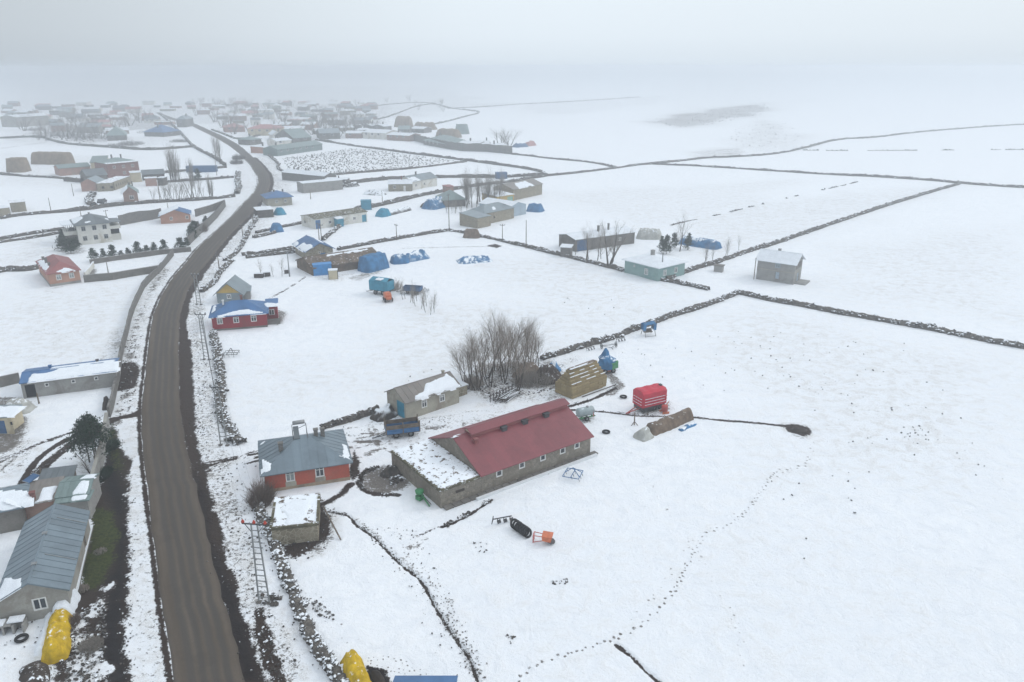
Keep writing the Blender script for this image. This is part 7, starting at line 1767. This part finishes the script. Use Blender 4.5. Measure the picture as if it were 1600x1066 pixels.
# ================= straw stack built of bales
def straw_stack():
    A_, B_ = G(894, 624), G(948, 603); u = np.array(B_) - np.array(A_); L = float(np.hypot(*u)); ang = atan2(u[1], u[0])
    t = thing('straw_stack', 'tall yellow straw bale stack with snow on its stepped sides behind the barn', 'straw stack', (A_[0], A_[1], 0), ang)
    bl, bh, bd = .92, .42, .5; D = 3.5; rs = random.Random(2)
    me = MB(); me.box(-bl/2 + .01, -bd/2, -bh/2 + .01, bl/2 - .01, bd/2, bh/2 - .005); mesh = me.mesh('bale', M['straw']); ms = MB(); ms.box(-bl/2 + .05, -bd/2 - .0, bh/2 + .0, bl/2 - .05, -bd/2 + .16, bh/2 + .05); smesh = ms.mesh('snow_ledge', M['snow'])
    rows = 9
    core = MB()
    for r in range(rows):
        z = bh * (r + .5); ins = 0 if r < 4 else (r - 3) * .30; y0 = ins; y1 = D - ins; x0 = ins * .45; x1 = L - ins * .45
        core.box(x0 + .25, y0 + .25, z - bh/2, x1 - .25, y1 - .25, z + bh/2 - .01)
        n = max(2, int((x1 - x0) / bl)); st = (x1 - x0) / n
        for k in range(n):
            for yy, sg in ((y0, 1), (y1, -1)):
                o = link('bale', mesh, t, (x0 + st * (k + .5) + rs.gauss(0, .02), yy + sg * bd/2 + rs.gauss(0, .03), z), rs.gauss(0, .03)); o.scale = (st / bl, 1, 1)
                if r >= 4 and sg > 0 and rs.random() < .72: q = link('snow_ledge', smesh, t, (x0 + st * (k + .5), yy + bd/2 - .06, z), 0); q.scale = (st / bl, 1.1, 1)
        m = max(1, int((y1 - y0 - bd) / bl))
        for k in range(m):
            st2 = (y1 - y0 - bd) / m
            for xx in (x0 + bd/2, x1 - bd/2):
                o = link('bale', mesh, t, (xx + rs.gauss(0, .03), y0 + bd/2 + st2 * (k + .5), z), pi/2 + rs.gauss(0, .03)); o.scale = (st2 / bl, 1, 1)
    core.build('inner_straw', M['straw'], t)
    c = MB(); c.box(1.0, 1.45, bh * rows - .003, L - 1.0, D - 1.45, bh * rows + .12); c.build('ridge_straw', M['straw_old'], t)
    s = MB(); s.box(.9, 1.3, bh * rows + .13, L * .6, 1.6, bh * rows + .19); s.build('snow_ledge', M['snow'], t)
    f = MB(); f.bar((1.5, -.5, .08), (L + 1.2, -.8, .12), .1); f.build('ground_pole', M['wood_dark'], t)
straw_stack()
mound('straw_clamp', 'long low brown clamp of old straw with tyres along its foot', 'straw clamp', G(1018, 676), G(1074, 653), 2.0, 1.35, 'straw_old', 1.5, .8, .06, .28, .35, 3)
mound('tarpaulin_heap', 'grey white tarpaulin over the near end of the brown straw clamp', 'tarpaulin', G(1000, 685), G(1010, 680), 2.4, 1.3, 'tarp_grey', 1.2, 1.0, .10, .25, .8, 4)
p0 = G(1030, 684); 
mound('tarpaulin_scraps', 'blue tarpaulin scraps along the foot of the straw clamp', 'tarpaulin', G(1062, 672), G(1086, 662), .9, .25, 'tarp_blue_snow', 1.2, 1, .2, .2, .8, 5)
mound('manure_heap', 'small dark manure heap at the end of the muck trail', 'manure heap', G(1240, 673), G(1258, 674), 1.5, .35, 'dung', 1.2, 1, .12, .2, 1, 6)
mound('earth_bank', 'dark brown bank of earth and silage between the grove and the straw stack', 'earth bank', G(842, 594), G(868, 590), 4.6, 2.1, 'earth', 1.2, 1, .15, .35, .9, 7)
mound('silage_heap', 'brown heap among the trees at the right of the bare grove', 'heap', G(812, 590), G(838, 584), 3.6, 2.2, 'straw_old', 1.2, 1, .18, .35, .9, 17)
mound('tarpaulin_heap', 'crumpled blue tarpaulin at the left end of the dark dry stone wall', 'tarpaulin', G(850, 583), G(868, 577), 2.6, 1.3, 'tarp_blue_snow', 1.2, 1, .3, .25, .9, 8)
mound('stone_heap', 'snow dusted stone heap against the end of the grey shed', 'stone heap', G(590, 654), G(610, 646), 2.8, 1.4, 'rubble', 1.3, 1, .25, .22, .8, 9)
mound('stone_heap', 'dark stones by the muddy ring beside the long stone barn', 'stone heap', G(600, 742), G(620, 738), 1.8, .8, 'rubble_bare', 1.3, 1, .3, .22, .8, 10)
mound('tarpaulin_heap', 'large bright blue tarpaulin draped over a stack on the earth barn', 'tarpaulin', G(572, 423), G(595, 417), 4.6, 3.4, 'tarp_blue', 1.9, .7, .05, .4, .35, 11)
mound('tarpaulin_heap', 'blue tarpaulin stack with a snowy top right of the earth barn', 'tarpaulin', G(617, 410), G(632, 409), 4.2, 2.0, 'tarp_blue_snow', 1.5, .8, .08, .4, .5, 12)
mound('tarpaulin_heap', 'ragged teal and blue tarpaulin under snow at the far end of the stacks', 'tarpaulin', G(636, 407), G(662, 402), 4.4, 1.9, 'tarp_blue_snow', 1.2, 1, .2, .4, .7, 13)
mound('tarpaulin_heap', 'flat blue tarpaulin showing its back edge out of the open snow', 'tarpaulin', G(722, 409), G(760, 406), 5.0, 1.3, 'tarp_blue_snow', 1.0, 1, .06, .4, .6, 14)
mound('tarpaulin_heap', 'long blue tarpaulin covered stack behind the teal house', 'tarpaulin', G(1070, 380), G(1118, 388), 4.4, 2.0, 'tarp_blue_snow', 1.6, .8, .08, .4, .4, 15)
mound('tarpaulin_heap', 'pale grey tarpaulin mound behind the low barn', 'tarpaulin', G(1003, 371), G(1026, 372), 5.5, 2.4, 'tarp_grey', 1.6, .9, .12, .5, .5, 16)
mound('tarpaulin_heap', 'blue tarpaulin mound with a box on top right of the blue walled barn', 'tarpaulin', G(830, 329), G(843, 330), 5, 2.3, 'tarp_blue', 1.5, .8, .12, .5, .5, 18)
mound('tarpaulin_heap', 'blue tarpaulin heap left of the curved roof barn', 'tarpaulin', G(671, 326), G(688, 322), 6.5, 2.8, 'tarp_blue_snow', 1.3, .9, .2, .5, .6, 19)
mound('tarpaulin_heap', 'snowy blue slope of tarpaulin leaning on the curved roof barn', 'tarpaulin', G(686, 319), G(697, 315), 8, 3.2, 'tarp_blue_snow', 1.0, 1, .1, .6, .8, 20)
mound('wood_heap', 'dark heap of timber left of the blue tarpaulin heap', 'timber heap', G(661, 324), G(671, 322), 3, 1.5, 'wood_dark', 1.3, 1, .3, .4, .8, 21)
mound('tarpaulin_heap', 'round blue covered heap on the stone wall beside the stable', 'tarpaulin', G(428, 362), G(437, 361), 3.8, 2.4, 'tarp_blue', 1.6, .8, .1, .35, .8, 22)
mound('tarpaulin_heap', 'teal covered front of the low stack above the snow slope', 'tarpaulin', G(595, 338), G(603, 336), 4.4, 2.2, 'tarp_teal', 1.6, .8, .1, .4, .7, 23)
mound('stone_stack', 'long low stack of stone and straw trailing right from the teal cover', 'stone stack', G(606, 336), G(638, 328), 3.0, 1.3, 'rubble', 1.2, 1, .25, .4, .6, 24)
mound('tarpaulin_heap', 'teal tarpaulin end of the low stone hut by the road', 'tarpaulin', G(433, 335), G(441, 334), 4.2, 2.0, 'tarp_teal', 1.3, .9, .1, .4, .7, 25)
mound('earth_heap', 'brown round topped heap sitting on the dry stone wall', 'heap', G(730, 370), G(745, 371), 3.4, 2.2, 'straw_old', 1.5, .8, .15, .35, .7, 26)
mound('straw_stack', 'small round old straw stack in the upper left field', 'straw stack', G(23, 268), G(37, 268), 8, 6.0, 'straw_far', 2.6, .55, .04, .8, .4, 27)
mound('straw_stack', 'wide old straw stack with sloping ends in the upper left field', 'straw stack', G(64, 255), G(103, 256), 10, 5.4, 'straw_far', 2.4, .6, .04, .9, .45, 28)
mound('rubble_heap', 'grey tarpaulin covered heap behind the cream outbuilding', 'heap', G(18, 640), G(42, 640), 3.4, 1.6, 'tarp_grey', 1.3, .9, .1, .3, .8, 29)
mound('rubble_heap', 'dark rubble heap at the left edge below the long stable', 'heap', G(-15, 645), G(14, 640), 3.0, .8, 'earth', 1.2, 1, .2, .3, .8, 30)
mound('rubble_heap', 'row of dark scrap under the snow in the middle distance', 'heap', G(573, 303), G(598, 304), 5, 1.6, 'rubble', 1.1, 1, .35, .5, .7, 31)
mound('rubble_heap', 'dark scrap heap between the block barn and the upper wall', 'heap', G(535, 292), G(556, 290), 5, 1.8, 'rubble_bare', 1.1, 1, .3, .5, .7, 32)
mound('log_heap', 'dark object leaning against the yard side of the concrete wall', 'log heap', G(164, 640), G(167, 626), .9, .8, 'wood_dark', 1.4, 1, .1, .2, .8, 33)
mound('farm_machine', 'far bluish farm machines parked beyond the round trees', 'farm machines', G(806, 230), G(820, 229), 6, 2.0, 'steel_blue', 1.4, .8, .25, .8, .6, 34)
mound('farm_machine', 'far dull red farm machine at the end of the parked machines', 'farm machine', G(824, 228), G(833, 227), 5, 2.4, 'roof_pink', 1.4, .8, .25, .8, .6, 35)
mound('hay_mound', 'far grey green covered haystack near the upper barns', 'haystack', G(716, 209), G(728, 209), 9, 6.5, 'roof_green', 1.8, .7, .08, 1.2, .5, 36)
mound('hay_mound', 'far brown haystack above the long village barn', 'haystack', G(691, 214), G(711, 215), 12, 5.5, 'straw_far', 1.8, .7, .08, 1.5, .5, 37)
mound('hay_mound', 'far round haystack on the slope above the village', 'haystack', G(624, 198), G(638, 198), 14, 8, 'straw_far', 1.8, .7, .06, 1.5, .5, 38)
mound('hay_mound', 'far twin peaked heap on the slope right of the round haystack', 'haystack', G(652, 202), G(676, 202), 14, 5, 'straw_far', 1.3, 1, .2, 1.5, .6, 39)
# yellow covered stacks at the bottom edge
def yellow_stack(px0, py0, px1, py1, label, w, h, seed, white=True):
    A_, B_ = G(px0, py0), G(px1, py1)
    o = mound('covered_stack', label, 'covered stack', A_, B_, w, h, 'tarp_yellow', 1.5, .7, .22, .12, .35, seed); return o
yellow_stack(95, 974, 86, 1028, 'long stack under a bright yellow tarpaulin at the end of the grey barn', 2.0, 1.35, 41)
mound('covered_stack', 'white sheet over the upper end of the yellow covered stack', 'covered stack', G(106, 938), G(98, 966), 1.9, 1.4, 'snow_roof', 1.6, .7, .05, .2, .3, 42)
mound('snow_bank', 'bank of snow slid off along the left side of the yellow stack', 'snow bank', G(80, 960), G(64, 1020), 1.1, .5, 'snow', 1.1, 1, .1, .2, .6, 43)
yellow_stack(548, 1040, 572, 1092, 'rounded stack under a yellow tarpaulin at the bottom edge', 1.8, 1.3, 44)
mound('snow_bank', 'snowy shoulder left of the bottom yellow stack', 'snow bank', G(524, 1050), G(545, 1045), 1.2, .6, 'rubble', 1.1, 1, .2, .2, .8, 45)
mound('earth_heap', 'dark pit edge right of the bottom yellow stack', 'earth', G(585, 1052), G(602, 1075), .9, .35, 'dung', 1.1, 1, .2, .2, .8, 46)
mound('earth_bank', 'dark earth hole edge below the yellow stack in the bottom left corner', 'earth bank', G(52, 1040), G(60, 1090), 2.2, .5, 'earth', 1.1, 1, .25, .25, .8, 47)
p = G(656, 1092); 
building('blue_roof_shed', 'bright blue shed roof just entering at the bottom edge', 'shed', G(614, 1138), G(706, 1138), 3.2, 1.6, wall='plaster_grey', roof='roof_blue', kind='gx', rise=.6, ov=.15)

# ================= far village in the fog
VIL = [('far house under a pale red roof beside the far road', 352, 207, 383, 206, 14, 4.5, 'pink_old', 'roof_pink', 'hip', 3.0),
 ('far long yellow brown building above the pink house', 388, 212, 436, 212, 14, 6.0, 'plaster_cream', 'roof_pink', 'hip', 3.0), ('far white gabled house among the village yards', 427, 218, 439, 217.5, 12, 4.0, 'plaster_white', 'snow_roof', 'gy', 2.5),
 ('far long white house in front of the big grey roof', 432, 229, 456, 227, 10, 4.0, 'plaster_white', 'snow_roof', 'gx', 1.5), ('far barn with a very large grey green roof', 459, 224, 487, 222, 24, 4.0, 'concrete_dark', 'roof_green', 'gx', 6.0),
 ('far long green grey barn at the top of the speckled field', 434, 244, 504, 234, 10, 4.2, 'roof_green', 'roof_green', 'gx', 2.2), ('far green roofed shed close to the far road', 391, 227, 409, 225, 10, 4.0, 'concrete_dark', 'roof_green', 'hip', 2.0),
 ('far small pink house near the wall junction', 413, 240, 426, 238, 9, 4.0, 'pink_wall', 'snow_roof', 'sb', .5), ('far white house with snow roof and red chimneys', 567, 216, 603, 218, 16, 5.0, 'plaster_white', 'snow_roof', 'gx', 2.0),
 ('far barn with a broad pale green roof', 662, 226, 695, 232, 18, 3.4, 'concrete_dark', 'roof_green', 'hip', 4.5), ('far snow roofed barn right of the pale green roof', 712, 234, 743, 236, 16, 4.2, 'concrete_dark', 'snow_roof', 'gx', 1.5),
 ('far snow roofed barn left of the round trees', 746, 235, 764, 235, 18, 4.4, 'concrete_dark', 'snow_roof', 'gx', 1.5), ('far whitewashed barn below the round trees', 763, 237, 792, 236, 10, 4.2, 'plaster_white', 'snow_roof', 'flat', 0),
 ('far large school like building with a white roof', 27, 199, 78, 195, 16, 9.5, 'plaster_grey', 'snow_roof', 'gx', 2.0), ('far grey green hipped building in the upper left', 168, 220, 198, 219, 22, 4.5, 'concrete_dark', 'roof_green', 'hip', 6.0),
 ('far house with a dull blue roof above the field wall', 256, 214, 282, 211, 16, 4.0, 'concrete_dark', 'roof_blue', 'hip', 5.5), ('far tall grey building beside the far road', 277, 199, 291, 199, 16, 8.0, 'concrete_dark', 'roof_grey', 'hip', 3.0),
 ('far brown barn left of the white snow roofed house', 540, 216, 565, 216, 14, 4.0, 'brick_dull', 'snow_roof', 'gx', 1.5), ('far row of dark sheds right of the white snow roofed house', 605, 219, 640, 221, 12, 4.4, 'brick_dull', 'snow_roof', 'gx', 1.5),
 ('far grey barn behind the dark shed row', 622, 210, 640, 210, 12, 4.5, 'concrete_dark', 'roof_green', 'gx', 2.5), ('far low barn with snow roof below the round haystack', 580, 203, 598, 202, 12, 3.6, 'concrete_dark', 'snow_roof', 'gx', 1.5),
 ('far low barn with snow roof right of the first', 600, 204, 612, 203, 12, 3.6, 'concrete_dark', 'snow_roof', 'gx', 1.5), ('far long barn at the edge of the haystack yard', 642, 207, 662, 208, 10, 3.6, 'concrete_dark', 'snow_roof', 'gx', 1.5),
 ('far brown shed with a snow roof above the big grey roof', 470, 203, 492, 203, 14, 5.0, 'pink_old', 'snow_roof', 'gx', 2.0), ('far grey barn in the middle of the village', 500, 218, 532, 217, 16, 5.0, 'concrete_dark', 'roof_grey', 'gx', 3.0)]
for (lab, x0, y0, x1, y1, D_, h_, wl2, rf, kd, rs_) in VIL:
    far_ops = [('F', 3 + 5.2*k, h_ * .45, 1.6, 1.4, 'w') for k in range(max(1, int(hypot(G(x1, y1)[0] - G(x0, y0)[0], G(x1, y1)[1] - G(x0, y0)[1]) / 6)))]
    h_ *= .8; rs_ *= .75; building('far_house', lab, 'house', G(x0, y0), G(x1, y1), D_, h_, wall=wl2, roof=rf, kind=kd, rise=rs_, ov=.6, ops=far_ops, chim=[(5, D_ * .5, h_ + rs_ * .6, 2.2, .7)])
def village():
    rs = random.Random(12); walls = ['concrete_dark', 'plaster_grey', 'brick_dull', 'plaster_white', 'pink_old', 'stone_lime', 'concrete_dark']; roofs = ['snow_roof', 'snow_roof', 'roof_grey', 'roof_green', 'roof_grey_dark', 'roof_pink', 'snow_roof']
    zones = [((0, 176), (250, 196), 34, .0), ((300, 163), (580, 205), 84, 0), ((440, 190), (600, 212), 30, 0), ((80, 196), (170, 212), 7, 0), ((0, 164), (300, 176), 22, 0)]
    WN = dict(concrete_dark='dark', plaster_grey='grey', brick_dull='dull red', plaster_white='white', pink_old='pinkish', stone_lime='brown'); RNM = dict(snow_roof='snowy', roof_grey='grey', roof_green='green grey', roof_grey_dark='dark', roof_pink='pale red')
    placed = []
    for (x0, y0), (x1, y1), n, _ in zones:
        k = g = 0
        while k < n and g < 600:
            g += 1; px = rs.uniform(x0, x1); py = rs.uniform(y0, y1); p = G(px, py)
            i = int(np.argmin(np.hypot(RC[:, 0] - p[0], RC[:, 1] - p[1])))
            if np.hypot(RC[i][0] - p[0], RC[i][1] - p[1]) < 22 or any(hypot(p[0] - q[0], p[1] - q[1]) < 19 for q in placed): continue
            if any(hypot(p[0] - o[0][0], p[1] - o[0][1]) < 26 for o in OBST if o[0][1] > 380): continue
            placed.append(p); k += 1
            L = rs.uniform(7, 17); D_ = rs.uniform(6, 9); h_ = rs.choice([2.2, 2.5, 2.8, 4.2]); a = rs.uniform(-.35, .6)
            wm = rs.choice(walls); rm = rs.choice(roofs); side = 'left' if p[0] < RC[i][0] else 'right'
            kd = rs.choice(['gx', 'hip', 'gx', 'flat', 'sb']); ri = 0 if kd == 'flat' else rs.uniform(.9, 2.0)
            building('village_house', 'foggy village house ' + side + ' of the far road, ' + WN[wm] + ' walls, ' + RNM[rm] + ' roof', 'house', p, (p[0] + cos(a) * L, p[1] + sin(a) * L), D_, h_, wall=wm, roof=rm, kind=kd, rise=ri, ov=.5, group='village houses in the fog',
                     ops=[('F', 2.5 + 4 * q, 1.2, 1.2, 1.2, 'w') for q in range(int(L / 5))] if py > 176 else [])
    # leafless village trees, each its own
    for (x0, y0), (x1, y1), n in (((20, 184), (300, 205), 60), ((300, 162), (560, 205), 80), ((480, 192), (600, 215), 26), ((60, 203), (170, 220), 26), ((560, 158), (700, 178), 8), ((345, 196), (470, 222), 14)):
        for _ in range(n):
            px, py = rs.uniform(x0, x1), rs.uniform(y0, y1); p = G(px, py)
            if np.min(np.hypot(RC[:, 0] - p[0], RC[:, 1] - p[1])) < 9: continue
            zl = 'left of the far road' if px < 262 else ('just right of the far road' if px < 400 else ('in the middle of the foggy village' if px < 500 else 'at the right end of the foggy village'))
            slim_tree(px, py, rs.uniform(6, 12), 'blurred leafless tree ' + zl + (', among the farthest roofs' if py < 185 else ', nearer side'), 'village trees in the fog', rs.uniform(1.5, 2.6), GM)
    for px, py in ((500,200),(436,186),(441,188),(372,182),(375,180),(525,203),(560,208)):
        slim_tree(px, py, 15, 'taller blurred leafless tree rising above the village roofs', 'taller village trees', 1.6, GM)
    # hedges and bushes along lanes
    for k, (px, py, rx, ry, h_) in enumerate(((85, 210, 22, 12, 3), (115, 214, 24, 10, 3), (140, 217, 16, 8, 3), (245, 208, 14, 8, 4), (205, 226, 8, 6, 3.5), (190, 228, 10, 5, 2.5), (54, 204, 8, 5, 3), (280, 222, 6, 5, 2.5), (373, 249, 3, 3, 3.5), (370, 256, 3, 3, 3))):
        thicket('hedge', ('sprawling dark scrub in the upper left field, patch near the long wall', 'dark scrub patch in the upper left field, right half', 'dark scrub patch below the green hipped building', 'dark scrub left of the dull blue roof', 'dark garden bushes above the curving wall', 'low bushes left of the dark garden bushes', 'small dark scrub near the school like building', 'small bushes below the dull blue roof', 'bush beside the far bend of the road', 'second bush beside the far bend of the road')[k], 'scrub', px, py, rx, ry, h_, 420, 'bark', 60 + k)
village()
# ------------------------------------------------------------------ fog over the plain
def build_haze():
    b = MB(); R_ = 5600
    b.box(-R_, -R_, -1.6, R_, R_, 47.5)
    m = bpy.data.materials.new('fog'); m.use_nodes = True; nt = m.node_tree; nt.nodes.clear()
    o = nt.nodes.new('ShaderNodeOutputMaterial'); p = nt.nodes.new('ShaderNodeVolumePrincipled')
    p.inputs['Color'].default_value = (.842, .870, .900, 1); p.inputs['Density'].default_value = HAZE_DENSITY; p.inputs['Anisotropy'].default_value = 0.72
    nt.links.new(p.outputs[0], o.inputs['Volume'])
    tag(b.build('haze', m), kind='stuff')
HAZE_DENSITY = 0.00115
build_haze()
